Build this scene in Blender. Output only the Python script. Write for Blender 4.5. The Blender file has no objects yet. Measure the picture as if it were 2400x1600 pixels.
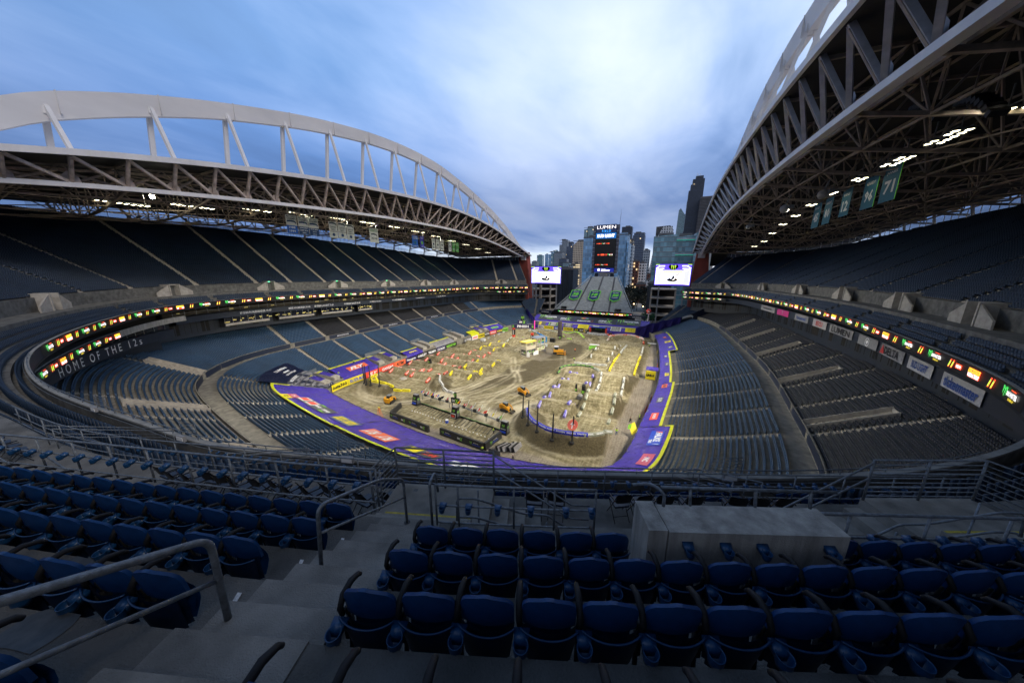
import bpy, math, random
import numpy as np
from mathutils import Vector, Matrix
R=math.radians
rnd=random.Random(7)
SC=bpy.context.scene
COL=SC.collection
# ---------------------------------------------------------------- camera
cam=bpy.data.cameras.new('camera'); camo=bpy.data.objects.new('camera',cam); COL.objects.link(camo)
cam.sensor_width=36; cam.lens=36*727/2400; cam.clip_start=.05; cam.clip_end=30000
camo.location=(0,0,38); camo.rotation_euler=(R(90-13.2),0,R(26)); SC.camera=camo
# ---------------------------------------------------------------- materials
MATS={}
def ramp(nt,fac,stops):
    n=nt.nodes.new('ShaderNodeValToRGB'); e=n.color_ramp.elements
    while len(e)<len(stops): e.new(.5)
    for i,(p,c) in enumerate(stops): e[i].position=p; e[i].color=(*c,1)
    nt.links.new(fac,n.inputs['Fac']); return n.outputs['Color']
def noise(nt,scale,detail=4,coord='Object',rough=.6,sc3=None):
    tc=nt.nodes.new('ShaderNodeTexCoord'); n=nt.nodes.new('ShaderNodeTexNoise')
    n.inputs['Scale'].default_value=scale; n.inputs['Detail'].default_value=detail; n.inputs['Roughness'].default_value=rough
    src=tc.outputs[coord]
    if sc3:
        m=nt.nodes.new('ShaderNodeMapping'); m.inputs['Scale'].default_value=sc3; nt.links.new(src,m.inputs['Vector']); src=m.outputs['Vector']
    nt.links.new(src,n.inputs['Vector']); return n.outputs['Fac']
def mixc(nt,fac,a,b,mode='MIX'):
    m=nt.nodes.new('ShaderNodeMix'); m.data_type='RGBA'; m.blend_type=mode
    for s,v in ((0,fac),(6,a),(7,b)):
        if isinstance(v,(int,float)): m.inputs[s].default_value=v
        elif isinstance(v,tuple): m.inputs[s].default_value=(*v[:3],1)
        else: nt.links.new(v,m.inputs[s])
    return m.outputs[2]
def mat(name,col,rough=.6,metal=0,var=.25,scale=3,bump=0,emit=0,spec=.5,col2=None,sc3=None,bscale=None,detail=5):
    if name in MATS: return MATS[name]
    m=bpy.data.materials.new(name); m.use_nodes=True; nt=m.node_tree; b=nt.nodes['Principled BSDF']
    b.inputs['Roughness'].default_value=rough; b.inputs['Metallic'].default_value=metal
    b.inputs['Specular IOR Level'].default_value=spec
    if var or col2:
        f=noise(nt,scale,detail,sc3=sc3)
        lo=tuple(c*(1-var) for c in col); hi=tuple(min(1,c*(1+var)) for c in (col2 or col))
        c=ramp(nt,f,[(.3,lo),(.7,hi)]); nt.links.new(c,b.inputs['Base Color'])
    else: b.inputs['Base Color'].default_value=(*col,1)
    if bump:
        f=noise(nt,bscale or scale*6,6); bn=nt.nodes.new('ShaderNodeBump'); bn.inputs['Strength'].default_value=min(1,bump); bn.inputs['Distance'].default_value=.02
        nt.links.new(f,bn.inputs['Height']); nt.links.new(bn.outputs['Normal'],b.inputs['Normal'])
    if emit:
        b.inputs['Emission Color'].default_value=(*col,1); b.inputs['Emission Strength'].default_value=emit
    MATS[name]=m; return m
def emat(name,col,s): return mat(name,col,.5,var=0,emit=s)
# ---------------------------------------------------------------- mesh helpers
class MB:
    def __init__(s): s.v=[]; s.f=[]; s.m=[]; s.n=0
    def add(s,v,f,mi=0):
        s.v.append(np.asarray(v,dtype=np.float64).reshape(-1,3)); o=s.n; s.n+=len(s.v[-1])
        for q in f: s.f.append(tuple(int(i)+o for i in q)); s.m.append(mi)
    def box(s,c,d,ax=None,mi=0):
        # c centre, d full dims, ax optional 3 axes
        ax=np.eye(3) if ax is None else np.asarray(ax,float)
        c=np.asarray(c,float); h=[x/2 for x in d]; v=[]
        for z in (-1,1):
            for y in (-1,1):
                for x in (-1,1): v.append(c+ax[0]*h[0]*x+ax[1]*h[1]*y+ax[2]*h[2]*z)
        s.add(v,BF,mi)
    def prism(s,pts,z0,z1,mi=0):
        n=len(pts); v=[(p[0],p[1],z0) for p in pts]+[(p[0],p[1],z1) for p in pts]
        f=[tuple(range(n-1,-1,-1)),tuple(range(n,2*n))]+[(i,(i+1)%n,n+(i+1)%n,n+i) for i in range(n)]
        s.add(v,f,mi)
    def bar(s,a,b,w,h=None,mi=0,up=(0,0,1)):
        a=np.asarray(a,float); b=np.asarray(b,float); h=h or w; d=b-a; L=np.linalg.norm(d)
        if L<1e-6: return
        d=d/L; u=np.asarray(up,float)
        if abs(d@u)>.98: u=np.array((0,1.,0))
        x=np.cross(d,u); x/=np.linalg.norm(x); y=np.cross(x,d)
        s.box((a+b)/2,(w,L,h),(x,d,y),mi)
    def tube(s,pts,r,n=8,mi=0,cap=True,closed=False):
        P=[np.asarray(p,float) for p in pts]; k=len(P); rings=[]
        rr=r if isinstance(r,(list,tuple)) else [r]*k
        t0=None
        for i in range(k):
            a=P[i-1] if (i>0 or closed) else P[i]; b=P[(i+1)%k] if (i<k-1 or closed) else P[i]
            d=b-a; d=d/(np.linalg.norm(d)+1e-12)
            if t0 is None:
                u=np.array((0,0,1.)) if abs(d[2])<.9 else np.array((1.,0,0)); x=np.cross(d,u); x/=np.linalg.norm(x)
            else:
                x=x-d*(x@d); x/=np.linalg.norm(x)+1e-12
            t0=d; y=np.cross(d,x)
            for j in range(n):
                q=2*math.pi*j/n; rings.append(P[i]+(x*math.cos(q)+y*math.sin(q))*rr[i])
        f=[]; kk=k if closed else k-1
        for i in range(kk):
            i2=(i+1)%k
            for j in range(n): f.append((i*n+j,i*n+(j+1)%n,i2*n+(j+1)%n,i2*n+j))
        if cap and not closed: f+= [tuple(range(n-1,-1,-1)),tuple((k-1)*n+j for j in range(n))]
        s.add(rings,f,mi)
    def grid(s,V,mi=0,closed=False,flip=False):
        V=np.asarray(V,float); a,b=V.shape[:2]; f=[]
        for i in range(a-1):
            for j in range(b-1):
                q=(i*b+j,(i+1)*b+j,(i+1)*b+j+1,i*b+j+1); f.append(q[::-1] if flip else q)
        s.add(V.reshape(-1,3),f,mi)
    def ball(s,c,r,n=10,m=7,mi=0,sc=(1,1,1)):
        v=[];f=[]
        for i in range(m+1):
            t=math.pi*i/m
            for j in range(n):
                p=2*math.pi*j/n; v.append((c[0]+r*sc[0]*math.sin(t)*math.cos(p),c[1]+r*sc[1]*math.sin(t)*math.sin(p),c[2]+r*sc[2]*math.cos(t)))
        for i in range(m):
            for j in range(n): f.append((i*n+j,(i+1)*n+j,(i+1)*n+(j+1)%n,i*n+(j+1)%n))
        s.add(v,f,mi)
    def build(s,name,mats,parent=None,smooth=False,loc=None):
        me=bpy.data.meshes.new(name)
        V=np.concatenate(s.v) if s.v else np.zeros((0,3))
        me.from_pydata([],[],[]) if 0 else None
        nf=len(s.f); tot=sum(len(q) for q in s.f)
        me.vertices.add(len(V)); me.vertices.foreach_set('co',V.astype(np.float32).ravel())
        me.loops.add(tot); me.polygons.add(nf)
        ls=np.zeros(nf,np.int32); lt=np.array([len(q) for q in s.f],np.int32)
        if nf: ls[1:]=np.cumsum(lt)[:-1]
        me.polygons.foreach_set('loop_start',ls); me.polygons.foreach_set('loop_total',lt)
        me.loops.foreach_set('vertex_index',np.fromiter((i for q in s.f for i in q),np.int32,tot))
        mats=mats if isinstance(mats,(list,tuple)) else [mats]
        for m in mats: me.materials.append(m)
        me.polygons.foreach_set('material_index',np.array(s.m,np.int32))
        me.polygons.foreach_set('use_smooth',np.full(nf,bool(smooth)))
        me.update(); me.validate()
        return link(name,me,parent,loc)
BFQ=[(3,2,1,0),(4,5,6,7),(0,1,5,4),(1,2,6,5),(2,3,7,6),(3,0,4,7)]
BF=[(0,2,3,1),(4,5,7,6),(0,1,5,4),(2,6,7,3),(0,4,6,2),(1,3,7,5)]
def link(name,me,parent=None,loc=None):
    o=bpy.data.objects.new(name,me); COL.objects.link(o)
    if parent is not None: o.parent=parent
    if loc is not None: o.location=loc
    return o
def tag(o,label=None,cat=None,group=None,kind=None):
    if label: o['label']=label
    if cat: o['category']=cat
    if group: o['group']=group
    if kind: o['kind']=kind
    return o
def thing(name,label,cat,group=None,loc=(0,0,0),rz=0):
    o=bpy.data.objects.new(name,None); COL.objects.link(o); o.location=loc; o.rotation_euler=(0,0,rz)
    o.empty_display_size=.2
    return tag(o,label,cat,group)
def dup(root,loc,rz=0,label=None,group=None,scale=None):
    r=root.copy(); COL.objects.link(r); r.location=loc; r.rotation_euler=(0,0,rz)
    if scale: r.scale=scale
    if label: r['label']=label
    if group: r['group']=group
    for ch in root.children:
        c=ch.copy(); COL.objects.link(c); c.parent=r
        for g in ch.children:
            d=g.copy(); COL.objects.link(d); d.parent=c
    return r
ORD=['first','second','third','fourth','fifth','sixth','seventh','eighth','ninth','tenth','eleventh','twelfth','thirteenth','fourteenth','fifteenth','sixteenth','seventeenth','eighteenth','nineteenth','twentieth']
def ordn(i):
    if i<20: return ORD[i]
    n=i+1; return str(n)+('th' if 10<=n%100<=20 else {1:'st',2:'nd',3:'rd'}.get(n%10,'th'))
# ---- lettering: text -> triangles in local XY plane, cached
TXT={}
def text_arr(body,bold=0,shear=0,res=2,space=1.0):
    k=(body,bold,shear,res,space)
    if k in TXT: return TXT[k]
    c=bpy.data.curves.new('lettering','FONT'); c.body=body; c.resolution_u=res; c.fill_mode='FRONT'
    c.offset=bold; c.shear=shear; c.space_character=space; c.size=1
    o=bpy.data.objects.new('lettering',c); COL.objects.link(o)
    dg=bpy.context.evaluated_depsgraph_get(); me=o.evaluated_get(dg).to_mesh()
    V=np.array([v.co[:] for v in me.vertices],float).reshape(-1,3); F=[tuple(p.vertices) for p in me.polygons]
    o.evaluated_get(dg).to_mesh_clear(); COL.objects.unlink(o); bpy.data.objects.remove(o); bpy.data.curves.remove(c)
    if len(V):
        mn=V.min(0); mx=V.max(0); V=V-mn; W=(mx-mn)[0]; Hh=(mx-mn)[1]
    else: W=Hh=1
    TXT[k]=(V,F,W,Hh); return TXT[k]
def put_text(mb,body,o,ux,uy,w=None,h=None,mi=0,bold=.02,shear=0,res=2,fn=None,space=1.0,squeeze=True):
    """centre the text at o, spanned by unit vectors ux,uy; w,h = box in metres. fn maps (x,y) -> xyz for curved boards"""
    V,F,W,Hh=text_arr(body,bold,shear,res,space)
    if h is None: sy=sx=w/W
    elif w is None: sx=sy=h/Hh
    else:
        sy=h/Hh; sx=w/W if squeeze else min(w/W,sy)
    X=(V[:,0]-W/2)*sx; Y=(V[:,1]-Hh/2)*sy
    if fn is not None: P=fn(X,Y)
    else:
        o=np.asarray(o,float); ux=np.asarray(ux,float); uy=np.asarray(uy,float)
        P=o+X[:,None]*ux+Y[:,None]*uy
    mb.add(P,F,mi)
def claw(mb,o,ux,uy,h,mi=0,fn=None):
    """three torn vertical claw strokes"""
    o=np.asarray(o,float)
    for k,(x,t,b) in enumerate(((-.3,.5,-.28),(0,.42,-.5),(.3,.5,-.34))):
        pts=[(x-.1,t),(x+.12,t-.04),(x+.1,t-.3),(x+.05,b+.35),(x+.02,b),(x-.05,b+.3),(x-.03,t-.35)]
        pts=np.array(pts)*h
        if fn is not None: P=fn(pts[:,0],pts[:,1])
        else: P=o+pts[:,:1]*np.asarray(ux)+pts[:,1:]*np.asarray(uy)
        mb.add(P,[tuple(range(len(pts)))[::-1]],mi)
def quad(mb,o,ux,uy,w,h,mi=0,fn=None,skew=0):
    pts=np.array([(-w/2-skew,-h/2),(w/2-skew,-h/2),(w/2+skew,h/2),(-w/2+skew,h/2)])
    P=fn(pts[:,0],pts[:,1]) if fn is not None else np.asarray(o,float)+pts[:,:1]*np.asarray(ux,float)+pts[:,1:]*np.asarray(uy,float)
    mb.add(P,[(0,1,2,3)],mi)
# ---------------------------------------------------------------- plan curves
def spline(pts,step,smooth=3):
    """resample a polyline (any dim) by arc length with light smoothing"""
    P=np.asarray(pts,float); Q=[]
    n=len(P)
    for i in range(n-1):
        p0=P[max(i-1,0)];p1=P[i];p2=P[i+1];p3=P[min(i+2,n-1)]
        for t in np.linspace(0,1,24,endpoint=False):
            Q.append(.5*((2*p1)+(-p0+p2)*t+(2*p0-5*p1+4*p2-p3)*t*t+(-p0+3*p1-3*p2+p3)*t**3))
    Q.append(P[-1]); Q=np.array(Q)
    L=np.concatenate([[0],np.cumsum(np.linalg.norm(np.diff(Q[:,:2],axis=0),axis=1))])
    m=int(L[-1]/step)+1; S=np.linspace(0,L[-1],m)
    O=np.stack([np.interp(S,L,Q[:,k]) for k in range(Q.shape[1])],1)
    for _ in range(smooth):
        O[1:-1]=.25*O[:-2]+.5*O[1:-1]+.25*O[2:]
    return O
class Curve:
    """plan curve running NW -> south -> NE; outward = away from the field"""
    def __init__(s,pts,step=1.5,smooth=3):
        s.P=spline(pts,step,smooth); s.L=np.concatenate([[0],np.cumsum(np.linalg.norm(np.diff(s.P[:,:2],axis=0),axis=1))])
        T=np.gradient(s.P[:,:2],axis=0); T/=np.linalg.norm(T,axis=1)[:,None]
        s.N=np.stack([T[:,1],-T[:,0]],1)   # right of travel: outward must be checked
        s.N=-s.N if s.out_sign()<0 else s.N
        for _ in range(4): s.N[1:-1]=.25*s.N[:-2]+.5*s.N[1:-1]+.25*s.N[2:]
        s.N/=np.linalg.norm(s.N,axis=1)[:,None]; s.T=T
    def out_sign(s):
        c=np.array((-43.,110.)); T=np.gradient(s.P[:,:2],axis=0); N=np.stack([T[:,1],-T[:,0]],1)
        return np.sum((s.P[:,:2]-c)*N)
    def at(s,q,d=0):
        q=np.asarray(q,float)
        x=np.interp(q,s.L,s.P[:,0]);y=np.interp(q,s.L,s.P[:,1]);z=np.interp(q,s.L,s.P[:,2])
        nx=np.interp(q,s.L,s.N[:,0]);ny=np.interp(q,s.L,s.N[:,1]); l=np.sqrt(nx*nx+ny*ny); nx=nx/l; ny=ny/l
        return x+nx*d,y+ny*d,z,nx,ny
    def near(s,x,y):
        i=np.argmin((s.P[:,0]-x)**2+(s.P[:,1]-y)**2)
        best=s.L[i]; 
        for st in (1.,.2,.04):
            qs=best+np.linspace(-st*2,st*2,21); a,b,_,_,_=s.at(qs); best=qs[np.argmin((a-x)**2+(b-y)**2)]
        return float(best)
    def ring(s,d,q0=None,q1=None,step=1.0):
        q0=0 if q0 is None else q0; q1=s.L[-1] if q1 is None else q1
        q=np.linspace(q0,q1,max(2,int((q1-q0)/step)+1)); x,y,z,nx,ny=s.at(q,d); return q,x,y,z,nx,ny
# deck (upper tier) front edge, z = underside of the ribbon board
DK=Curve([(-84.6,200.3,24.6),(-97,190.5,24.7),(-108.5,181,24.8),(-111.5,172,25),(-112.6,145,25.7),(-113,116,26.5),(-113.6,95,27),(-114,76.6,27.5),(-114,63.4,27.8),(-113.3,51.6,28),(-112,42.4,28),(-108.8,34,28),(-104.6,28.8,28),(-97.6,23.2,28),(-87.8,17.2,28),(-78.8,12.8,28),(-70,9.2,28),(-61,6.5,28),(-52,5,28),(-42.6,4.4,28),(-34.4,4.7,28),(-27,5.4,28),(-20,6.0,28),(-14.75,7.6,28),(-10,9.1,28),(-6.7,10.15,28),(-2,12.25,28),(2.43,14.2,28),(5,15.4,28),(8.4,17.2,28),(13.5,20.8,28),(19,26.3,28),(23.6,34,28),(26.5,44,28),(29,60.5,28),(30.6,76,28),(31,96,27.9),(30.6,115,27.6),(29.4,153,26.6),(28,174,25.7),(24,183,25.3),(18.4,189.2,25),(8,199.2,24.6)])
# lower bowl wall
LW=Curve([(-74,186,2.4),(-80.5,180,2.4),(-85,173,2.4),(-89.5,155,2.4),(-91.8,131,2.4),(-92.4,110,2.4),(-92.3,90,2.4),(-91.8,70,2.4),(-91.2,58,2.4),(-88,54,2.4),(-82.5,51.9,2.4),(-70,49.5,2.4),(-55.3,47.3,2.4),(-43,46,2.4),(-30,45.6,2.4),(-18,47,2.4),(-9,49.8,2.4),(-4.9,53.5,2.4),(-3,62,2.4),(-1.5,75,2.4),(.6,95,2.4),(1.3,110,2.4),(1.1,130,2.4),(0,160,2.4),(-2.1,178,2.4),(-6,188,2.4)],1.2,2)
# ---- section profiles
def zU(z0,d):            # upper tier tread height at distance d
    j=math.floor((d-7.2)/.77); return z0+5.4+.44*j
NU=44
def nrows(q):            # number of upper rows as a function of position
    x,y,_,_,_=DK.at(q); c=np.clip((np.asarray(y)-100)/100,-9,1)
    return np.where(c>0,44-13*c**1.5,44).astype(int)
def zL(d):               # lower section tread height
    return 2.6+.28*d+.0031*d*d
# ================================================================ materials
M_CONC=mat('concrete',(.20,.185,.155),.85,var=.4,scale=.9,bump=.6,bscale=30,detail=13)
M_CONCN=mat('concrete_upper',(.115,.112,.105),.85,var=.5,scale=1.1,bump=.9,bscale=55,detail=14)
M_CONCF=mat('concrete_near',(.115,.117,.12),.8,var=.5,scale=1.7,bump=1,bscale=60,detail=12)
M_CONCW=mat('concrete_wall',(.24,.235,.22),.85,var=.3,scale=1.5,bump=.4,bscale=20,sc3=(1,1,.25))
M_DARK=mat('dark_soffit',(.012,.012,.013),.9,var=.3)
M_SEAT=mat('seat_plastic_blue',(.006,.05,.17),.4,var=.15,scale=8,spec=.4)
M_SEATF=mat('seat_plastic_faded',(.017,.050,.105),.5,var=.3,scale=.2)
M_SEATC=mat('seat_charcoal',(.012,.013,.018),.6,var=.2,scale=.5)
M_STEELP=mat('painted_rail',(.15,.17,.195),.5,metal=.3,var=.45,scale=14,bump=.3,bscale=90)
M_FASC=mat('fascia_navy',(.01,.018,.035),.5,var=.2)
M_GREYB=mat('board_grey',(.25,.25,.26),.7,var=.15)
M_BLACK=mat('black_plastic',(.01,.01,.012),.45,var=.2,scale=12)
M_WHITE=mat('white_paint',(.75,.75,.76),.5,var=.06)
M_GLASS=mat('dark_glass',(.01,.014,.02),.12,metal=0,var=.2,spec=.8)
# ================================================================ upper stand
def terr(mb,q,x,y,z,nx,ny,prof,mi=0):
    V=np.zeros((len(prof),len(q),3))
    for i,(d,dz) in enumerate(prof):
        d=np.broadcast_to(d,x.shape); dz=np.broadcast_to(dz,x.shape)
        V[i,:,0]=x+nx*d; V[i,:,1]=y+ny*d; V[i,:,2]=z+dz
    mb.grid(V,mi)
def upper_profile(n):
    P=[(.12,1.28),(.12,.3)]
    for k in range(4): P+=[(.12+.88*(k+1),.3+.5*k),(.12+.88*(k+1),.3+.5*(k+1))] if k<3 else [(3.7,1.8)]
    P+=[(3.7,3.1),(7.2,3.1),(7.2,5.4)]
    for j in range(NU):
        jj=np.minimum(j,n); P+=[(7.2+.77*np.minimum(j+1,n),5.4+.44*jj),(7.2+.77*np.minimum(j+1,n),5.4+.44*np.minimum(j+1,n))]
    return P
US=thing('upper_grandstand','horseshoe upper tier of dark blue seats on concrete steps above the illuminated ribbon','grandstand')
q,x,y,z,nx,ny=DK.ring(0); n=nrows(q)
P=upper_profile(n); mb=MB(); terr(mb,q,x,y,z,nx,ny,P)
# back wall + parapet
V=[]; 
dt=7.2+.77*n; zt=5.4+.44*n
terr(mb,q,x,y,z,nx,ny,[(dt,zt),(dt,zt+.35),(dt+.3,zt+.35),(dt+.3,-4)])
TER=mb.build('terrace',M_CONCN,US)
# cover: underside
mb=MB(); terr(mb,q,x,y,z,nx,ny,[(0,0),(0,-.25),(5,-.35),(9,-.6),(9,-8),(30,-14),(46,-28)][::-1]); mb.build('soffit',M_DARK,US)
# front fascia ledge
mb=MB(); terr(mb,q,x,y,z,nx,ny,[(0,0),(0,1.32),(.12,1.32)]); mb.build('fascia',M_FASC,US)
mb=MB(); terr(mb,q,x,y,z,nx,ny,[(-.06,1.32),(-.06,1.36),(.2,1.36),(.2,1.25)]); mb.build('ledge',M_CONCW,US)
# aisles in the upper tier -> q positions
QC=DK.near(0,0)
def tanq(a,d=9.5): return QC+a      # first approximation; refined below
x0,y0,_,nx0,ny0=DK.at(QC,0)
_k=(np.hypot(*(np.array(DK.at(QC+4,9.5)[:2])-np.array(DK.at(QC-4,9.5)[:2]))))/8
def QA(a): return QC+a/_k
CAM_D=float(np.hypot(x0,y0)); print('cam d',CAM_D,'ring stretch',_k,'n',nx0,ny0)
aisY=[42.3,56.9,67.4,79.7,92.4,105.1,119.7,132.6,146.9,161.6,175.4]
AIS=[DK.near(-114.,Y) for Y in aisY]+[DK.near(-108,31),DK.near(-99,24.5)]
QA1=QA(-2.03)
a=QA1
qq=a
while qq>min(AIS[-1],1e9)+13 : 
    AIS.append(qq); qq-=13.5
qq=QA(10.45)
while qq<DK.L[-1]-4: AIS.append(qq); qq+=12.3
AIS+= [DK.near(-101,187),DK.near(-90,196)]
AIS=sorted(AIS)
AW=.6
# aisle steps: half-height blocks
def stair_strip(C,q,hw,rows,zcurve,name,par):
    """continuous stair ribbon: rows = (d0,d1,z_tread,z_next,half_step)"""
    prof=[]
    for d0,d1,za,zb,h in rows: prof+=[(d0,za+.012),(d1-.4,za+.012),(d1-.4,za+h),(d1-.012,za+h),(d1-.012,zb+.012)]
    V=np.zeros((len(prof),2,3))
    for i,(d,zz) in enumerate(prof):
        w=hw/max(1,stretch(C,q,d))
        for k,s_ in enumerate((-1,1)):
            X,Y,Z,_,_=C.at(q+s_*w,d); V[i,k]=(X,Y,(Z if zcurve else 0)+zz)
    mb=MB(); mb.grid(V)
    return mb.build(name,M_STAIRN0 if (C is DK and abs(q-QA1)<20) else M_STAIR,par)
def stretch(c,q,d):
    a=np.array(c.at(q-1,d)[:2]);b=np.array(c.at(q+1,d)[:2]); return float(np.hypot(*(b-a))/2)
def aisle_steps(q,n,name='aisle_stair'):
    hw=.6 if abs(q-QA1)>1 else .57
    return stair_strip(DK,q,hw,[(7.2+.77*j,7.2+.77*(j+1),5.4+.44*j,5.4+.44*(j+1),.22) for j in range(n)],True,name,US)
M_STAIRN0=mat('aisle_concrete_near',(.20,.192,.178),.85,var=.4,scale=1.6,bump=.9,bscale=70,detail=14)
M_STAIR=mat('aisle_concrete',(.36,.32,.26),.85,var=.3,scale=2.5,bump=.6,bscale=40,detail=10)
for qa in AIS:
    aisle_steps(qa,int(nrows(qa)))
# cross-walk wall openings (vomitories)
M_VOM=mat('vomitory_concrete',(.36,.33,.29),.85,var=.25,scale=1.2,bump=.3)
M_EXIT=emat('exit_green',(.05,.9,.3),4)
def vomitory(qv,lab,exit_=False):
    X,Y,Z,nx,ny=[float(t) for t in DK.at(qv,0)]
    t=thing('vomitory',lab,'stair entrance','concrete entrances in the upper tier wall',(X,Y,Z+3.1))
    n=np.array((nx,ny,0)); u=np.array((-ny,nx,0)); up=np.array((0,0,1.)); ax=(u,n,up)
    def P(a,d,zz): return u*a+n*d+up*zz
    mb=MB()
    for s in (-1,1): mb.box(P(s*1.15,6.9,1.45),(.25,2.6,2.9),ax)
    mb.box(P(0,7.35,2.72),(2.05,1.7,.3),ax)
    mb.build('portal',M_VOM,t)
    mb=MB(); mb.box(P(0,7.6,1.28),(2.04,.2,2.56),ax); mb.build('doorway',M_DARK,t)
    for s in (-1,1):
        mb=MB(); # sloping parapet of the side stairs
        a0,a1=s*1.35,s*4.2
        v=[P(a0,5.7,0),P(a1,5.7,0),P(a1,5.7,1.0),P(a0,5.7,2.7),P(a0,5.9,0),P(a1,5.9,0),P(a1,5.9,1.0),P(a0,5.9,2.7)]
        mb.add(v,[(0,1,2,3),(7,6,5,4),(3,2,6,7),(0,3,7,4),(1,5,6,2)]); mb.build('parapet',M_VOM,t)
    if exit_:
        mb=MB(); mb.box(P(0,6.45,2.72),(.5,.06,.16),ax); mb.build('exit_sign',M_EXIT,t)
vy=[(-120,36),(-120,60),(-120,84),(-120,109),(-120,135),(-120,160),(-106,190)]
VQ=[]
for i,(a_,b_) in enumerate(vy):
    VQ.append(DK.near(a_+6,b_))
    vomitory(VQ[-1],'concrete stair entrance in the left upper tier wall, %s from the left'%ordn(i),i in(1,2,3))
for i,(a_,b_) in enumerate([(33,159),(33,123.4),(33,98.3),(32,77.9),(30,60.5),(27,44),(21,28)][:7]):
    VQ.append(DK.near(a_,b_))
    if i<6: vomitory(VQ[-1],'concrete stair entrance in the right upper tier wall, %s from the far end'%ordn(i))
for i_,(a_,b_) in enumerate(((-90,18.5),(-64,7.2),(-37,4.6))):
    VQ.append(DK.near(a_,b_)); vomitory(VQ[-1],'concrete stair entrance in the near curve of the upper tier, %s from the left'%ordn(i_))
vomitory(DK.near(22,186),'brown doorway at the far end of the right upper tier'); VQ.append(DK.near(22,186))
# ================================================================ lower bowl
LS=thing('lower_grandstand','concrete lower bowl wrapping round the dirt floor with blue and charcoal seats','grandstand')
ql,xl,yl,zl,nxl,nyl=LW.ring(0,step=1.0)
P=[(0,-2.4),(0,.9),(.25,.9),(.25,.2)]
NL=28
for i in range(NL):
    d0=.4+.8*i; d1=d0+.8
    P+=[(d0,zL(d0)-2.4),(d1,zL(d0)-2.4)]
ZW=zL(.4+.8*(NL-1))
P+=[(22.8,ZW-2.4),(26,ZW-2.4+.05),(26,ZW-2.4+1.9),(26.15,ZW-2.4+1.9),(26.15,ZW-2.4+1.1)]
NU2=25
for i in range(NU2):
    d0=26.2+.8*i; zz=ZW+1.15+.41*i; P+=[(d0,zz-2.4),(d0+.8,zz-2.4)]
P+=[(46.2,8.0+ZW+1.1),(46.2,30-2.4)]
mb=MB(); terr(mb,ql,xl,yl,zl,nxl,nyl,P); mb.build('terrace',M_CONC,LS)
def zrowL(i): return zL(.4+.8*i)
def zrowU2(i): return ZW+1.15+.41*i
# aisles
LAIS=[LW.near(-91.8,Y) for Y in (63,76.3,89.5,102.5,116,130,144,158,171)]+[LW.near(-88,54.5)]
LAIS+= [LW.near(X,47) for X in (-77,-66,-55,-44,-33,-22,-12)]+[LW.near(-5,53)]
LAIS+=[LW.near(0,Y) for Y in (65.5,77.4,89.5,101.5,114,127,138,149.4,160,171)]
for qa in LAIS:
    stair_strip(LW,qa,.5,[(.4+.8*i,.4+.8*(i+1),zrowL(i),zrowL(i+1) if i<NL-1 else ZW,.16) for i in range(NL)],False,'aisle_stair',LS)
    stair_strip(LW,qa,.5,[(26.2+.8*i,26.2+.8*(i+1),zrowU2(i),zrowU2(i+1),.2) for i in range(NU2)],False,'aisle_stair',LS)
# walkway front boards (navy) on the wall behind the cross aisle, split by the aisles
M_NAVY=mat('board_navy',(.012,.02,.045),.5,var=.15)
M_LET=mat('lettering_white',(.85,.85,.87),.5,var=0)
def curve_fn(C,q,d,zc,flip=1,z_from_curve=False):
    """map local x (along), y (up) to the curved board at distance d"""
    st=max(.3,stretch(C,q,d))
    def fn(X,Y):
        x,y,z,nx,ny=C.at(q+flip*X/st,d); 
        return np.stack([x,y,(z if z_from_curve else 0)+zc+Y],1)
    return fn
# the curves run NW->S->NE, seen from the field side text must run against the curve direction on every side
sl=sorted(LAIS)
for i in range(len(sl)-1):
    a_,b_=sl[i],sl[i+1]
    m=(a_+b_)/2; X,Y,_,_,_=[float(t) for t in LW.at(m,26)]
    if Y<45 and X>-112: pass
    st=stretch(LW,m,25.9); n_=6
    qs=np.linspace(a_+.8/st,b_-.8/st,n_); x,y,_,nx,ny=LW.at(qs,25.93)
    mb=MB(); V=np.zeros((2,n_,3)); V[0]=np.stack([x,y,x*0+ZW+.35],1); V[1]=np.stack([x,y,x*0+ZW+1.8],1); mb.grid(V)
    mb.build('front_panel',M_NAVY,LS)
    if X<-105 and 55<Y<150 and i%2==0:
        mb=MB(); put_text(mb,'DELTA SKY360 CLUB',None,None,None,w=5.2,h=.5,fn=curve_fn(LW,m,25.9,ZW+1.1,-1)); mb.build('lettering',M_LET,LS)
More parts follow.
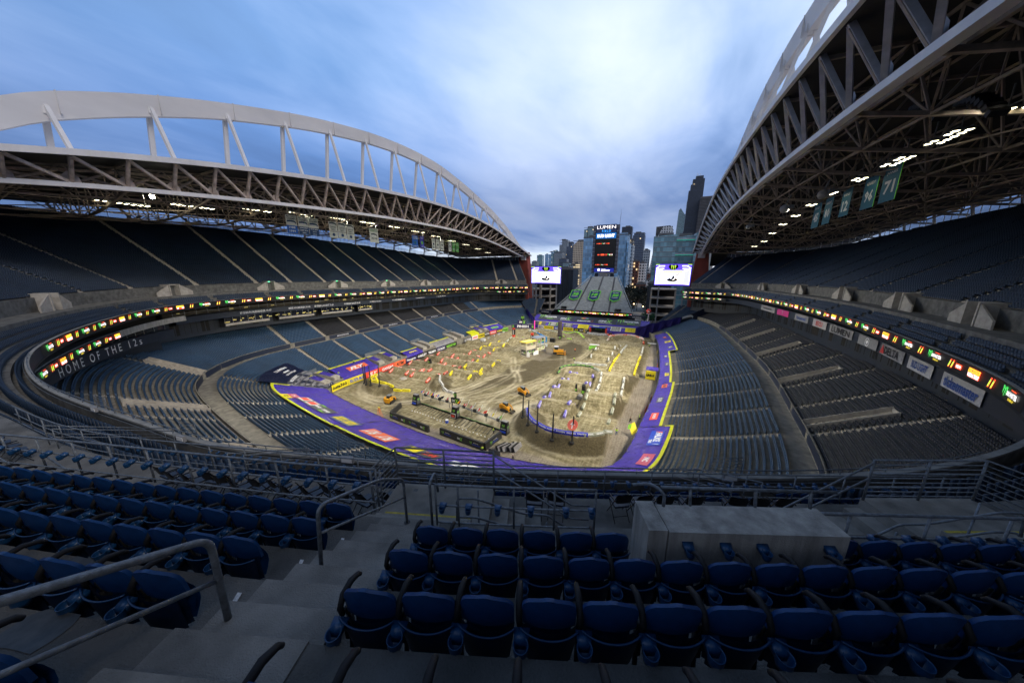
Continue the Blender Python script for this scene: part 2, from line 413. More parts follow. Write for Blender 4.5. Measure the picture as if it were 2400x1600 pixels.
# ---------------------------------------------------------------- seats
# skip zones on lower bowl: tunnels (W) and slots (E)
WT=[(54.6,60.5),(77,86),(101,108),(123,131.5),(145,152.5)]
WTQ=[tuple(sorted((LW.near(-91.8,a_),LW.near(-91.8,b_)))) for a_,b_ in WT]
ES=[(68.5,63.4),(92.9,85.8),(116.7,108.2),(138.4,128.2),(161.1,147.2)]
ESQ=[]
def rowseats(C,d,zfun,z_add,spacing=.5,gaps=(),gw=.62,zc=False,skip=()):
    """positions along the ring at distance d, leaving out aisles"""
    st_q=np.linspace(0,C.L[-1],int(C.L[-1])+1); x,y,_,_,_=C.at(st_q,d)
    L=np.concatenate([[0],np.cumsum(np.hypot(np.diff(x),np.diff(y)))])
    cuts=[0]+[float(np.interp(g,st_q,L)) for g in gaps]+[L[-1]]
    out=[]
    for i in range(len(cuts)-1):
        a_=cuts[i]+gw; b_=cuts[i+1]-gw
        n=int((b_-a_)/spacing)
        if n<1: continue
        p=(a_+b_)/2+(np.arange(n)-(n-1)/2)*spacing; out.append(p)
    p=np.concatenate(out); q=np.interp(p,L,st_q)
    for s0,s1 in skip: q=q[(q<s0)|(q>s1)]
    X,Y,Z,NX,NY=C.at(q,d)
    return q,X,Y,(Z if zc else 0)+z_add+0*X,NX,NY
SEATS=[]   # arrays x,y,z,nx,ny,kind
SID=[]     # (tier, row, q)
for j in range(NU):
    q,X,Y,Z,NX,NY=rowseats(DK,7.2+.77*j+.3,None,5.4+.44*j,.487,sorted(AIS),.6,zc=True)
    k=nrows(q)>j
    if j<1:
        for vq in VQ:
            k&=~((q>vq-1.4)&(q<vq+1.4))
    if j<3: # concrete entrance head in front of the camera
        bq0,bq1=QA(1.5),QA(4.25)
        if j==1: k&=~((q>bq0)&(q<bq1))
        if j==0: k&=~((q>QA(-1.6))&(q<QA(10.5))|(q>QA(-1.6)-0)&(q<QA(4.3)))
    X,Y,Z,NX,NY,q=[t[k] for t in (X,Y,Z,NX,NY,q)]
    SEATS.append(np.stack([X,Y,Z,NX,NY,0*X],1)); SID+= [('U',j,float(t)) for t in q]
for k_ in range(4):
    q,X,Y,Z,NX,NY=rowseats(DK,.12+.88*k_+.35,None,.3+.5*k_,.5,sorted(AIS),.6,zc=True)
    SEATS.append(np.stack([X,Y,Z,NX,NY,0*X],1)); SID+=[('B',k_,float(t)) for t in q]
covered=[]   # filled from tarps: (curve q range, dmax)
def tarp_depth(q):
    x,y,_,_,_=[np.asarray(t) for t in LW.at(q)]
    r=np.zeros_like(x)
    r=np.where((x>-8)&(y>52),4.6,r)
    r=np.where((y<57)&(x>-92)&(x<=-8),12.2,r)
    r=np.where((y<70)&(x>-5)&(y>52),5.0,r)
    for a_,b_ in ((60.5,77),(86,101)): r=np.where((x<-80)&(y>a_)&(y<b_),5.5 if a_<70 else 0,r)
    r=np.where((x<-80)&(y>90)&(y<101),2.6,r)
    r=np.where((x<-80)&(y>108)&(y<123),3.0,r); r=np.where((x<-70)&(y>136)&(y<145),3,r); r=np.where((x<-70)&(y>152.5)&(y<166),4,r)
    return r
for i in range(NL):
    q,X,Y,Z,NX,NY=rowseats(LW,.4+.8*i+.35,None,zrowL(i),.51,sl,.6)
    k=tarp_depth(q)<.4+.8*i
    if i<9:
        for s0,s1 in WTQ: k&=~((q>s0)&(q<s1))
    x_,y_,_,_,_=LW.at(q)
    X,Y,Z,NX,NY,q=[t[k] for t in (X,Y,Z,NX,NY,q)]
    SEATS.append(np.stack([X,Y,Z,NX,NY,1+0*X],1)); SID+=[('L',i,float(t)) for t in q]
SLOT=[]
for (ya,yb) in ES:
    qm=LW.near(1,(ya)); SLOT.append(qm)
for qm in (LW.near(-72,49.5),LW.near(-50,47),LW.near(-88,55)): SLOT.append(qm)
for i in range(NU2):
    q,X,Y,Z,NX,NY=rowseats(LW,26.2+.8*i+.35,None,zrowU2(i),.51,sl,.6)
    k=np.ones(len(q),bool)
    if i<12:
        for qm in SLOT:
            h=1.3/stretch(LW,qm,30); k&=~((q>qm-h)&(q<qm+h))
    x_,y_,_,_,_=LW.at(q,30)
    kind=np.where((x_<-100)&(y_>76)&(y_<172)|(x_>5),2,1)
    X,Y,Z,NX,NY,q,kind=[t[k] for t in (X,Y,Z,NX,NY,q,kind)]
    SEATS.append(np.stack([X,Y,Z,NX,NY,kind],1)); SID+=[('M',i,float(t)) for t in q]
# radial entrance channels in the upper part of the lower bowl
for n_,qm in enumerate(SLOT):
    X,Y,_,nx,ny=[float(t) for t in LW.at(qm,26.2)]
    t=thing('entrance_channel','pale concrete walled entrance channel cut into the '+('right lower seats, %s from the near end'%ordn(n_) if n_<5 else 'left corner seats, %s from the purple cover'%ordn(n_-5)),'stair entrance','walled channels above the cross aisle',(X,Y,ZW))
    n=np.array((nx,ny,0)); u=np.array((-ny,nx,0)); up=np.array((0,0,1.)); mb=MB()
    for s in (-1,1):
        v=[u*(s*1.2-.09),u*(s*1.2+.09),u*(s*1.2+.09)+n*9.8,u*(s*1.2-.09)+n*9.8]; tops=[2.0,2.0,6.9,6.9]
        mb.add(v+[p+up*h_ for p,h_ in zip(v,tops)],BFQ)
    mb.box(n*9.75+up*3.3,(2.2,.12,6.9),(u,n,up))
    mb.build('side_wall',M_VOM,t)
    mb=MB(); v=[u*-1.1+n*.1+up*.9,u*1.1+n*.1+up*.9,u*1.1+n*9.6+up*6.0,u*-1.1+n*9.6+up*6.0]; mb.add(v+[p+up*.1 for p in v],BFQ); mb.build('floor',M_STAIR,t)
# corner stands north-west / north-east facing south
def corner_stand(x0,x1,xt0,xt1,y0,y1,z0,z1,lab,ais):
    t=thing('corner_grandstand',lab,'grandstand','small end stands'); mb=MB(); N=20
    al=np.array([[(x0+(xt0-x0)*i/N),(x1+(xt1-x1)*i/N)] for i in range(N+1)])
    V=[]
    for i in range(N+1):
        yy=y0+(y1-y0)*i/N; zz=z0+(z1-z0)*i/N
        if i: V.append([(al[i,0],yy,V[-1][0][2]),(al[i,1],yy,V[-1][0][2])])
        else: V.append([(al[0,0],yy,0),(al[0,1],yy,0)])
        V.append([(al[i,0],yy,zz),(al[i,1],yy,zz)])
    mb.grid(V); mb.build('terrace',M_CONC,t)
    st=MB(); rows=[]
    for i in range(N):
        yy=y0+(y1-y0)*(i+.45)/N; zz=z0+(z1-z0)*i/N; a_,b_=al[i]
        xs=np.arange(a_+.5,b_-.4,.52)
        fr=(xs-a_)/(b_-a_)
        for g in ais: xs=xs[np.abs(xs-(a_+(b_-a_)*g))>.7] if len(xs) else xs
        rows.append(np.stack([xs,xs*0+yy,xs*0+zz,xs*0,xs*0+1,xs*0+1],1))
        for g in ais: st.box((a_+(b_-a_)*g,yy+.25,zz+.09),(1.0,.4,.18))
    st.build('aisle_stair',M_STAIR,t)
    SEATS.extend(rows); SID.extend([('C',0,0)]*sum(len(r) for r in rows))
    return t
corner_stand(-2,22,9,46,206,224,6.5,15.2,'small blue corner stand beside the right video screen',(.12,.45))
corner_stand(-99,-79.5,-126,-81,206,224,6.3,15.5,'small blue corner stand under the left video screen',(.42,.85))
SEATS=np.concatenate(SEATS)
print('seats',len(SEATS),len(SID))
# ---- simple far seats
def far_seats(A,B=None):
    """A rows x,y,z,nx,ny,kind; one tapered back + folded pan (9 faces)"""
    bx=[]; 
    def blk(x0,x1,xt,ya,yb,za,zb):
        return [(-x0,ya,za),(x0,ya,za),(x0,yb,za),(-x0,yb,za),(-xt,ya,zb),(xt,ya,zb),(xt,yb,zb),(-xt,yb,zb)]
    T=np.array(blk(.225,.225,.17,-.28,-.2,.18,.84)+blk(.21,.21,.2,-.2,-.02,.2,.55))
    F=np.array([(4,5,6,7),(0,4,7,3),(1,2,6,5),(2,3,7,6),(0,1,5,4)]+[(12,13,14,15),(8,12,15,11),(9,10,14,13),(10,11,15,14)])
    n=len(A); nx,ny=A[:,3],A[:,4]
    # local +y (towards the field) = -normal ; local x = perpendicular
    fy=np.stack([-nx,-ny],1); fx=np.stack([fy[:,1],-fy[:,0]],1)
    V=np.zeros((n,16,3)); V[:,:,0]=A[:,0:1]+T[None,:,0]*fx[:,0:1]+T[None,:,1]*fy[:,0:1]
    V[:,:,1]=A[:,1:2]+T[None,:,0]*fx[:,1:2]+T[None,:,1]*fy[:,1:2]; V[:,:,2]=A[:,2:3]+T[None,:,2]
    FF=(F[None]+np.arange(n)[:,None,None]*16).reshape(-1,4)
    me=bpy.data.meshes.new('stadium_seats'); me.vertices.add(n*16); me.vertices.foreach_set('co',V.astype(np.float32).ravel())
    me.loops.add(len(FF)*4); me.polygons.add(len(FF)); me.polygons.foreach_set('loop_start',np.arange(len(FF),dtype=np.int32)*4)
    me.polygons.foreach_set('loop_total',np.full(len(FF),4,np.int32)); me.loops.foreach_set('vertex_index',FF.ravel().astype(np.int32))
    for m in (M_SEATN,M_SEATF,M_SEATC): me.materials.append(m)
    me.polygons.foreach_set('material_index',np.repeat(A[:,5].astype(np.int32),9)); me.update()
    o=link('stadium_seats',me); return tag(o,'thousands of folded blue and charcoal seats filling the far rows of the stadium','seats',kind='stuff')
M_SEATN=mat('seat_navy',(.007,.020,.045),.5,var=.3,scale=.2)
# ================================================================ world, sun
W=bpy.data.worlds.new('World'); SC.world=W; W.use_nodes=True; nt=W.node_tree
for n in list(nt.nodes): nt.nodes.remove(n)
out=nt.nodes.new('ShaderNodeOutputWorld'); bg=nt.nodes.new('ShaderNodeBackground'); nt.links.new(bg.outputs[0],out.inputs[0])
sky=nt.nodes.new('ShaderNodeTexSky'); sky.sky_type='NISHITA'; sky.sun_disc=False; sky.sun_elevation=R(42); sky.sun_rotation=R(102); sky.air_density=1.6; sky.ozone_density=3
tc=nt.nodes.new('ShaderNodeTexCoord'); sep=nt.nodes.new('ShaderNodeSeparateXYZ'); nt.links.new(tc.outputs['Generated'],sep.inputs[0])
def mth(op,a,b=None,clamp=False):
    n=nt.nodes.new('ShaderNodeMath'); n.operation=op; n.use_clamp=clamp
    for i,v in enumerate((a,b)):
        if v is None: continue
        if isinstance(v,(int,float)): n.inputs[i].default_value=v
        else: nt.links.new(v,n.inputs[i])
    return n.outputs[0]
def dirdot(v):
    v=Vector(v).normalized(); n=nt.nodes.new('ShaderNodeVectorMath'); n.operation='DOT_PRODUCT'; nt.links.new(tc.outputs['Generated'],n.inputs[0]); n.inputs[1].default_value=v; return n.outputs['Value']
Z=sep.outputs['Z']
zc=mth('ADD',mth('MAXIMUM',Z,0.0),.12)
# cloud deck coordinates (a flat layer overhead: streaks run together towards the horizon)
cu=mth('DIVIDE',sep.outputs['X'],zc); cv=mth('DIVIDE',sep.outputs['Y'],zc)
cmb=nt.nodes.new('ShaderNodeCombineXYZ'); nt.links.new(cu,cmb.inputs[0]); nt.links.new(cv,cmb.inputs[1])
mp=nt.nodes.new('ShaderNodeMapping'); mp.inputs['Rotation'].default_value=(0,0,R(-14)); mp.inputs['Scale'].default_value=(1.0,.52,1); mp.inputs['Location'].default_value=(.7,.35,0); nt.links.new(cmb.outputs[0],mp.inputs[0])
def wn(scale,detail,rough,dist=0,src=None):
    n=nt.nodes.new('ShaderNodeTexNoise'); n.inputs['Scale'].default_value=scale; n.inputs['Detail'].default_value=detail; n.inputs['Roughness'].default_value=rough; n.inputs['Distortion'].default_value=dist
    nt.links.new(src or mp.outputs[0],n.inputs['Vector']); return n.outputs['Fac']
n1=wn(.85,6,.5,.5); n2=wn(2.3,7,.55,.5)
glow=mth('POWER',mth('MAXIMUM',dirdot((-.22,.90,.30)),0),6)      # bright part of the overcast, ahead
west=mth('POWER',mth('MAXIMUM',dirdot((-.85,.45,.35)),0),3)
f=mth('ADD',mth('MULTIPLY',mth('SUBTRACT',n1,.5),1.35),mth('MULTIPLY',mth('SUBTRACT',n2,.5),.38)); f=mth('ADD',f,.55)
f=mth('ADD',f,mth('MULTIPLY',glow,.42)); south_fill=mth('POWER',mth('MAXIMUM',dirdot((.1,-.95,.25)),0),2); f=mth('ADD',f,mth('MULTIPLY',south_fill,.55)); f=mth('SUBTRACT',f,.22)  # unseen southern glow added to the sky to light the city facades
cl=ramp(nt,f,[(.10,(.10,.155,.27)),(.32,(.17,.28,.50)),(.48,(.33,.45,.68)),(.66,(.56,.65,.82)),(.90,(.78,.83,.92))])
# low dark bank over the horizon and the pale gap beneath it
el=mth('ADD',Z,mth('MULTIPLY',mth('SUBTRACT',n2,.5),.05))
band=ramp(nt,el,[(.0,(1,1,1)),(.045,(.95,.95,.95)),(.075,(.36,.42,.56)),(.17,(.40,.44,.56)),(.30,(.72,.76,.86)),(.44,(1,1,1))])
wm=mth('MULTIPLY',west,1.2,True)
cl=mixc(nt,mth('MULTIPLY',wm,.45),cl,(.13,.29,.62))
low=mixc(nt,1.0,cl,band,'MULTIPLY')
gap=ramp(nt,el,[(.0,(.62,.66,.74)),(.05,(.52,.60,.74)),(.07,(.20,.28,.44)),(1,(.2,.28,.44))])
gm=mth('SUBTRACT',1,mth('DIVIDE',mth('MAXIMUM',mth('SUBTRACT',el,.035),0),.045),True)
cl=mixc(nt,gm,low,gap)
# sky out of view dimmed overhead and to the south, darkening the foreground
ov=mth('MULTIPLY',mth('SUBTRACT',sep.outputs['Y'],-.25),1.6,True)
ov=mth('ADD',mth('MULTIPLY',ov,.35),.65)
up_=mth('SUBTRACT',1,mth('MULTIPLY',mth('MAXIMUM',mth('SUBTRACT',Z,.60),0),2.1),True)
k=mth('MULTIPLY',ov,up_)
dark=nt.nodes.new('ShaderNodeCombineColor'); 
for i in range(3): nt.links.new(k,dark.inputs[i])
cl=mixc(nt,1.0,cl,dark.outputs[0],'MULTIPLY')
sk=mixc(nt,1.0,sky.outputs[0],(.06,.06,.06),'MULTIPLY')
final=mixc(nt,.93,sk,cl)
nt.links.new(final,bg.inputs['Color']); bg.inputs['Strength'].default_value=1.3
sun=bpy.data.lights.new('sun','SUN'); sun.energy=1.2; sun.angle=R(18); sun.color=(1,.9,.8)
so=bpy.data.objects.new('sun',sun); COL.objects.link(so)
_sd=Vector((math.cos(R(42))*math.cos(R(-12)),math.cos(R(42))*math.sin(R(-12)),math.sin(R(42))))
so.rotation_euler=(-_sd).to_track_quat('-Z','Y').to_euler()
SC.view_settings.view_transform='Standard'; SC.view_settings.look='None'; SC.view_settings.exposure=.28; SC.view_settings.gamma=1
# ================================================================ roofs
CX=-40.5       # axis of symmetry
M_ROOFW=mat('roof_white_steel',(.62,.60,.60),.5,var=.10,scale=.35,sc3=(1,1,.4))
M_TRUSS=mat('truss_weathered',(.42,.34,.29),.7,var=.45,scale=.8,detail=8)
M_TRUSSD=mat('truss_dark',(.27,.22,.18),.8,var=.4,scale=.6)
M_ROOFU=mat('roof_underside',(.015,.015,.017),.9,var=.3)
M_ARCH=mat('arch_white',(.66,.64,.64),.5,var=.08,scale=.25,sc3=(1,.3,1))
M_WSCR=mat('windscreen_glass',(.35,.5,.75),.15,var=.1,spec=.5); M_WSCR.node_tree.nodes['Principled BSDF'].inputs['Alpha'].default_value=.28
def tab(x,X,Y_): return float(np.interp(x,X,Y_))
def zlow(Y): return tab(Y,[-20,-5,13,22,35,47,70,94,128,150,172,200,224,232],[46,49,52.0,53,54.1,55,56.2,57,57,56,54,49.8,45.7,44.5])
def zedge(Y): return tab(Y,[-20,-5,13,22,34,47,71,103,125,143,160,172,195,219,232],[47.5,52,56.3,58,60,61.8,64.3,65.8,65.8,64.9,62.8,60.8,55.4,49.2,46])
def zat(Y): return tab(Y,[-6,0,5,15,23,36,50,66,80,93,110,128,150,176,200,220,228],[49,53,57,65.5,69.2,73.8,77.7,81.5,83.8,85.4,86,85,80.5,73.2,64,53.5,49.7])
def smoothz(f,Y): return sum(f(Y+d) for d in (-9,-4.5,0,4.5,9))/5
def make_roof(side):
    S=1 if side=='west' else -1
    mx=lambda x:x if S==1 else 2*CX-x
    lab='left' if S==1 else 'right'
    root=thing('roof_canopy','%s stadium roof with white edge trusses and a dark trussed underside'%lab,'roof','the two stadium roofs')
    def P(x,y,z): return (mx(x),y,z)
    Ys=np.arange(-8,227,3.0)
    XB=-158
    def zback(Y): return 55.2-9.5*max(0,(Y-110)/115)**2-4*max(0,(60-Y)/75)**2
    # roof sheet
    V=[];V2=[]
    for Y in Ys:
        e=smoothz(zedge,Y); b=zback(Y)+2.0; row=[];row2=[]
        for k in range(9):
            f=k/8; x=-94+(XB+94)*f; z=e*(1-f)+b*f+2.2*math.sin(math.pi*f)*(.2+ (e-b)/14)
            row.append(P(x,Y,z)); row2.append(P(x,Y,z-.5))
        V.append(row);V2.append(row2)
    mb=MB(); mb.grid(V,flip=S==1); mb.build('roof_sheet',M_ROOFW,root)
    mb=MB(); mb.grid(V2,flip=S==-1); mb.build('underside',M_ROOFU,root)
    # edge band + lower chord
    mb=MB()
    for i in range(len(Ys)-1):
        a,b=Ys[i],Ys[i+1]
        mb.bar(P(-93.9,a,smoothz(zedge,a)-.1),P(-93.9,b,smoothz(zedge,b)-.1),.5,1.0)
    mb.build('edge_band',M_ROOFW,root)
    mb=MB()
    for i in range(len(Ys)-1):
        a,b=Ys[i],Ys[i+1]
        mb.bar(P(-98,a,smoothz(zlow,a)),P(-98,b,smoothz(zlow,b)),1.0,.8)
    mb.build('lower_chord',M_ROOFW,root)
    # front truss web
    nodes=np.arange(-.25,226,6.75)
    mb=MB(); mk=MB()
    for i,Y in enumerate(nodes):
        u=P(-94.6,Y,smoothz(zedge,Y)-.6); l=P(-98,Y,smoothz(zlow,Y)+.3)
        mb.bar(l,u,.55,.55)
        far=Y>110
        if i+1<len(nodes):
            Y2=nodes[i+1]
            if not far: mb.bar(P(-94.6,Y,smoothz(zedge,Y)-.6),P(-98,Y2,smoothz(zlow,Y2)+.3),.5,.5)
            else: mb.bar(P(-98,Y,smoothz(zlow,Y)+.3),P(-94.6,Y2,smoothz(zedge,Y2)-.6),.5,.5)
        # gusset
        c=np.array(l); g=1.25 if Y<60 else .8
        mb.add([c+(0,-g,-.1),c+(0,g,-.1),c+(0,g*.8,g*.9),c+(0,.3,g*1.5),c+(0,-.3,g*1.5),c+(0,-g*.8,g*.9)],[(0,1,2,3,4,5)])
    # second inner web plane
    mb.build('front_truss',M_TRUSS if S==1 else M_STEELR,root)
    mb=MB()
    for i,Y in enumerate(nodes[:-1]):
        Y2=nodes[i+1]
        mb.bar(P(-99.8,Y,smoothz(zlow,Y)+.3),P(-104,Y2,smoothz(zedge,Y2)-1.6),.35,.35)
        mb.bar(P(-99.8,Y2,smoothz(zlow,Y2)+.3),P(-104,Y,smoothz(zedge,Y)-1.6),.35,.35)
        mb.bar(P(-99.8,Y,smoothz(zlow,Y)+.3),P(-99.8,Y2,smoothz(zlow,Y2)+.3),.35,.35)
        mb.bar(P(-104,Y,smoothz(zedge,Y)-1.6),P(-104,Y2,smoothz(zedge,Y2)-1.6),.35,.35)
        mb.bar(P(-98,Y,smoothz(zlow,Y)),P(-94.6,Y,smoothz(zedge,Y)-1),.3,.3)
    mb.build('inner_truss',M_TRUSS if S==1 else M_TRUSSD,root)
    # transverse trusses
    for i,Y in enumerate(nodes[::2] if 1 else []):
        mb=MB(); e=smoothz(zedge,Y)-1; b=zback(Y)+1.2; lo=smoothz(zlow,Y); N=9; top=[];bot=[]
        for k in range(N+1):
            f=k/N; x=-95+(XB+95)*f
            zt=e*(1-f)+b*f+2*math.sin(math.pi*f)*(.2+(e-b)/14)
            top.append(P(x,Y,zt)); 
            zb=lo*(1-f)+(zback(Y)-.7)*f-3.2*math.sin(math.pi*f)**1.0*(1 if Y<190 else .3)+ (0 if f<.9 else 2.0*(f-.9)/.1)
            bot.append(P(x-3*(1-f),Y,zb))
        for k in range(N):
            mb.bar(top[k],top[k+1],.35,.4); mb.bar(bot[k],bot[k+1],.45,.45)
            mb.bar(bot[k],top[k+1],.22,.22); mb.bar(bot[k+1],top[k+1],.22,.22)
        mb.build('roof_truss',M_TRUSSD,root)
    # purlins / bracing between transverse trusses
    tn=nodes[::2]
    mb=MB()
    for i in range(len(tn)-1):
        Y,Y2=tn[i],tn[i+1]
        for k in range(1,9):
            f=k/9; x=-95+(XB+95)*f
            def zt(Yy): 
                e=smoothz(zedge,Yy)-1; b=zback(Yy)+1.2; return e*(1-f)+b*f+2*math.sin(math.pi*f)*(.2+(e-b)/14)
            def zb(Yy):
                return smoothz(zlow,Yy)*(1-f)+(zback(Yy)-.7)*f-3.2*math.sin(math.pi*f)*(1 if Yy<190 else .3)
            mb.bar(P(x,Y,zt(Y)),P(x,Y2,zt(Y2)),.22,.3)
            if k%2==1:
                mb.bar(P(x-3*(1-f),Y,zb(Y)),P(x-3*(1-f),Y2,zb(Y2)),.25,.25)
                mb.bar(P(x-3*(1-f),Y,zb(Y)),P(x,(Y+Y2)/2,zt((Y+Y2)/2)),.2,.2)
                mb.bar(P(x,(Y+Y2)/2,zt((Y+Y2)/2)),P(x-3*(1-f),Y2,zb(Y2)),.2,.2)
            if k<8:
                f2=(k+1)/9; x2=-95+(XB+95)*f2
                mb.bar(P(x,Y,zt(Y)-.1),P(x2,Y2,zt(Y2)-.1) if k%2 else P(x2,Y2,zt(Y2)-.1),.16,.16)
                mb.bar(P(x-3*(1-f),Y if k%2 else Y2,zb(Y if k%2 else Y2)),P(x2-3*(1-f2),Y2 if k%2 else Y,zb(Y2 if k%2 else Y)-.2),.18,.18)
    mb.build('roof_bracing',M_TRUSSD,root)
    # columns at the back and glazed windscreen
    for i,Y in enumerate(tn):
        if Y>215: continue
        mb=MB(); mb.bar(P(-155,Y,zback(Y)-9),P(-153,Y,zback(Y)),.5,.5); mb.bar(P(-153,Y,zback(Y)-2.6),P(-143,Y,zback(Y)-1.6),.4,.5); mb.build('column',M_TRUSSD,root)
    return root,P,zback
M_STEELR=mat('truss_blue_grey',(.42,.43,.47),.5,metal=.2,var=.2,scale=.8)
RW,PW,zbackW=make_roof('west'); RE,PE,zbackE=make_roof('east')
# windscreen panels along the top of the upper tier
def windscreen(q0,q1,lab):
    root=thing('windscreen',lab,'windscreen','glazed screens behind the top row'); 
    qs=np.arange(q0,q1,2.4)
    mb=MB(); mp_=MB()
    for i in range(len(qs)-1):
        P4=[]
        for t in (qs[i]+.06,qs[i+1]-.06):
            n=float(nrows(t)); X,Y,Z,_,_=[float(v) for v in DK.at(t,7.2+.77*n+.15)]
            P4.append((X,Y,Z+5.4+.44*n+.35))
        a,b=P4; h=2.0; mb.add([a,b,(b[0],b[1],b[2]+h),(a[0],a[1],a[2]+h)],[(0,1,2,3)])
        mp_.bar(a,(a[0],a[1],a[2]+h+.1),.12,.12)
    mb.build('glass',M_WSCR,root); mp_.build('mullion',M_ROOFW,root)
windscreen(DK.near(-84.6,200),DK.near(-110,37),'pale glazed windscreen above the top row of the left upper tier')
windscreen(DK.near(27,50),DK.L[-1]-1,'pale glazed windscreen above the top row of the right upper tier')
# arches
def make_arch(side):
    S=1 if side=='west' else -1
    mx=lambda x:x if S==1 else 2*CX-x
    root=thing('roof_arch','white steel arch above the %s roof with paired slanted hangers'%('left' if S==1 else 'right'),'arch','the two roof arches')
    Ys=np.arange(-6,228.5,3.0); mb=MB(); V=[]
    ztop=lambda Y:sum(zat(Y+d) for d in (-6,-3,0,3,6))/5
    for Y in Ys:
        t=ztop(Y); dpt=3.4+1.6*max(0,(45-Y)/40)
        sec=[(-1.3,0),(1.3,0),(.75,-dpt),(-.75,-dpt)]
        V.append([(mx(-101+a),Y,t+b) for a,b in sec+[sec[0]]])
    mb.grid(V,flip=S==1)
    mb.build('arch_rib',M_ARCH,root)
    mb=MB()
    for k in range(16):
        Y=8+13.5*k
        t=ztop(Y); 
        mb.box((mx(-101),Y,t-1.7),(2.75,.12,3.7))
    mb.build('joint',M_ROOFW,root)
    for k in range(16):
        Y=20+13.5*k
        if Y>222: break
        t=ztop(Y)-3; e=smoothz(zedge,Y)
        if t-e<.6: continue
        h=MB(); h.bar((mx(-101.3),Y,t+.8),(mx(-104.5),Y,e+.3),.8,.7)
        h.build('hanger',M_ARCH,root)
        h=MB(); h.bar((mx(-100.7),Y,t+2.0),(mx(-96.4),Y+.8,e+.1),.6,.6); h.box((mx(-100.4),Y,t+.2),(.9,.9,1.2)); h.build('hanger',M_ARCH,root)
make_arch('west'); make_arch('east')
# red pylons
M_RED=mat('pylon_red',(.26,.055,.04),.8,var=.25,scale=.3,sc3=(1,1,.5))
for S,lab in ((1,'left'),(-1,'right')):
    mx=lambda x:x if S==1 else 2*CX-x
    t=thing('roof_pylon','dark red concrete pylon carrying the far end of the %s roof'%lab,'pylon','red pylons'); mb=MB()
    v=[]
    for z,x0,x1,y0,y1 in ((8,-104,-94.5,222,231),(30,-104,-94.7,222.5,230),(50.2,-102,-96.4,223.5,229)):
        v+= [(mx(x0),y0,z),(mx(x1),y0,z),(mx(x1),y1,z),(mx(x0),y1,z)]
    f=[]
    for l in range(2):
        for k in range(4): f.append((l*4+k,l*4+(k+1)%4,l*4+4+(k+1)%4,l*4+4+k))
    f.append((8,9,10,11)); mb.add(v,f); mb.build('shaft',M_RED,t)
    mb=MB(); mb.box((mx(-98.6),222.6,46.2),(3.6,3,4)); mb.build('bearing',M_ROOFW,t)

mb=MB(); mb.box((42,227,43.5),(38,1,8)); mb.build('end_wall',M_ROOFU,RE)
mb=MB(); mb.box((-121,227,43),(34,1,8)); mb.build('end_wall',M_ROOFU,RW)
# ================================================================ ribbon boards
E_W=emat('led_white',(1,.95,.92),1.2); E_G=emat('led_green',(.10,.9,.15),.9); E_Y=emat('led_yellow',(1,.75,.05),.9); E_R=emat('led_red',(1,.09,.03),1.1); E_O=emat('led_orange',(1,.35,.05),1.3); E_B=emat('led_blue',(.05,.07,.9),1.2)
M_LED=mat('led_off',(.006,.006,.007),.4,var=.1)
def ribbon_items_fn(mb,fn,item,sc=1.,near=False):
    def off(dx,dy=0): return lambda X,Y: fn(X+dx,Y+dy)
    if item=='M':
        claw(mb,(0,0,0),None,None,.95*sc,1,fn=off(-1.25*sc))
        put_text(mb,'MONSTER',None,None,None,w=2.0*sc,h=.42*sc,mi=0,fn=off(.2*sc,.02),res=1,bold=.03)
        put_text(mb,'ENERGY',None,None,None,w=1.1*sc,h=.2*sc,mi=2,fn=off(.25*sc,-.38*sc),res=1)
        quad(mb,None,None,None,1.0*sc,.09*sc,3,fn=off(.3*sc,.4*sc))
    elif item=='C':
        for k in (-.28,.28):
            quad(mb,None,None,None,.26*sc,.9*sc,3,fn=off(k*sc),skew=.14*sc)
            quad(mb,None,None,None,.2*sc,.62*sc,1,fn=lambda X,Y,k=k:fn2(off(k*sc-.02*sc,-.04*sc),X,Y),skew=.10*sc)
            quad(mb,None,None,None,.1*sc,.5*sc,2,fn=lambda X,Y,k=k:fn2(off(k*sc-.02*sc,-.06*sc),X,Y,2),skew=.08*sc)
    elif item=='N':
        quad(mb,None,None,None,1.15*sc,.5*sc,3,fn=off(0)); put_text(mb,'NEW!',None,None,None,w=.9*sc,h=.34*sc,mi=0,fn=lambda X,Y:fn2(off(0),X,Y),res=1,bold=.05)
    elif item=='B':
        quad(mb,None,None,None,2.1*sc,.85*sc,3,fn=off(0)); quad(mb,None,None,None,2.05*sc,.40*sc,2,fn=lambda X,Y:fn2(off(-.05,.22*sc),X,Y),skew=.05)
        if near: put_text(mb,'BIG MONSTER',None,None,None,w=1.8*sc,h=.26*sc,mi=3,fn=lambda X,Y:fn2(off(-.05,.22*sc),X,Y,2),res=1,bold=.02)
        put_text(mb,'WITH A TWIST',None,None,None,w=2.05*sc,h=.40*sc,mi=0,fn=lambda X,Y:fn2(off(0,-.22*sc),X,Y,2),res=1,bold=.07)
def fn2(f,X,Y,n=1):
    """a hair in front of the board: pushed towards the field centre"""
    P=f(X,Y); c=np.array((-43.,110.)); d=c-P[:,:2]; d/=np.linalg.norm(d,axis=1)[:,None]; P[:,:2]+=d*.012*n; return P
def ribbon_items(mb,C,q,zc,d,zcurve,item,sc,near,flip=-1):
    ribbon_items_fn(mb,curve_fn(C,q,d,zc,flip,zcurve),item,sc,near)
SEQ=[('M',0),('C',3.2),('N',4.6),('B',7.4),('C',10.4),('M',14.0),('C',17.2)]
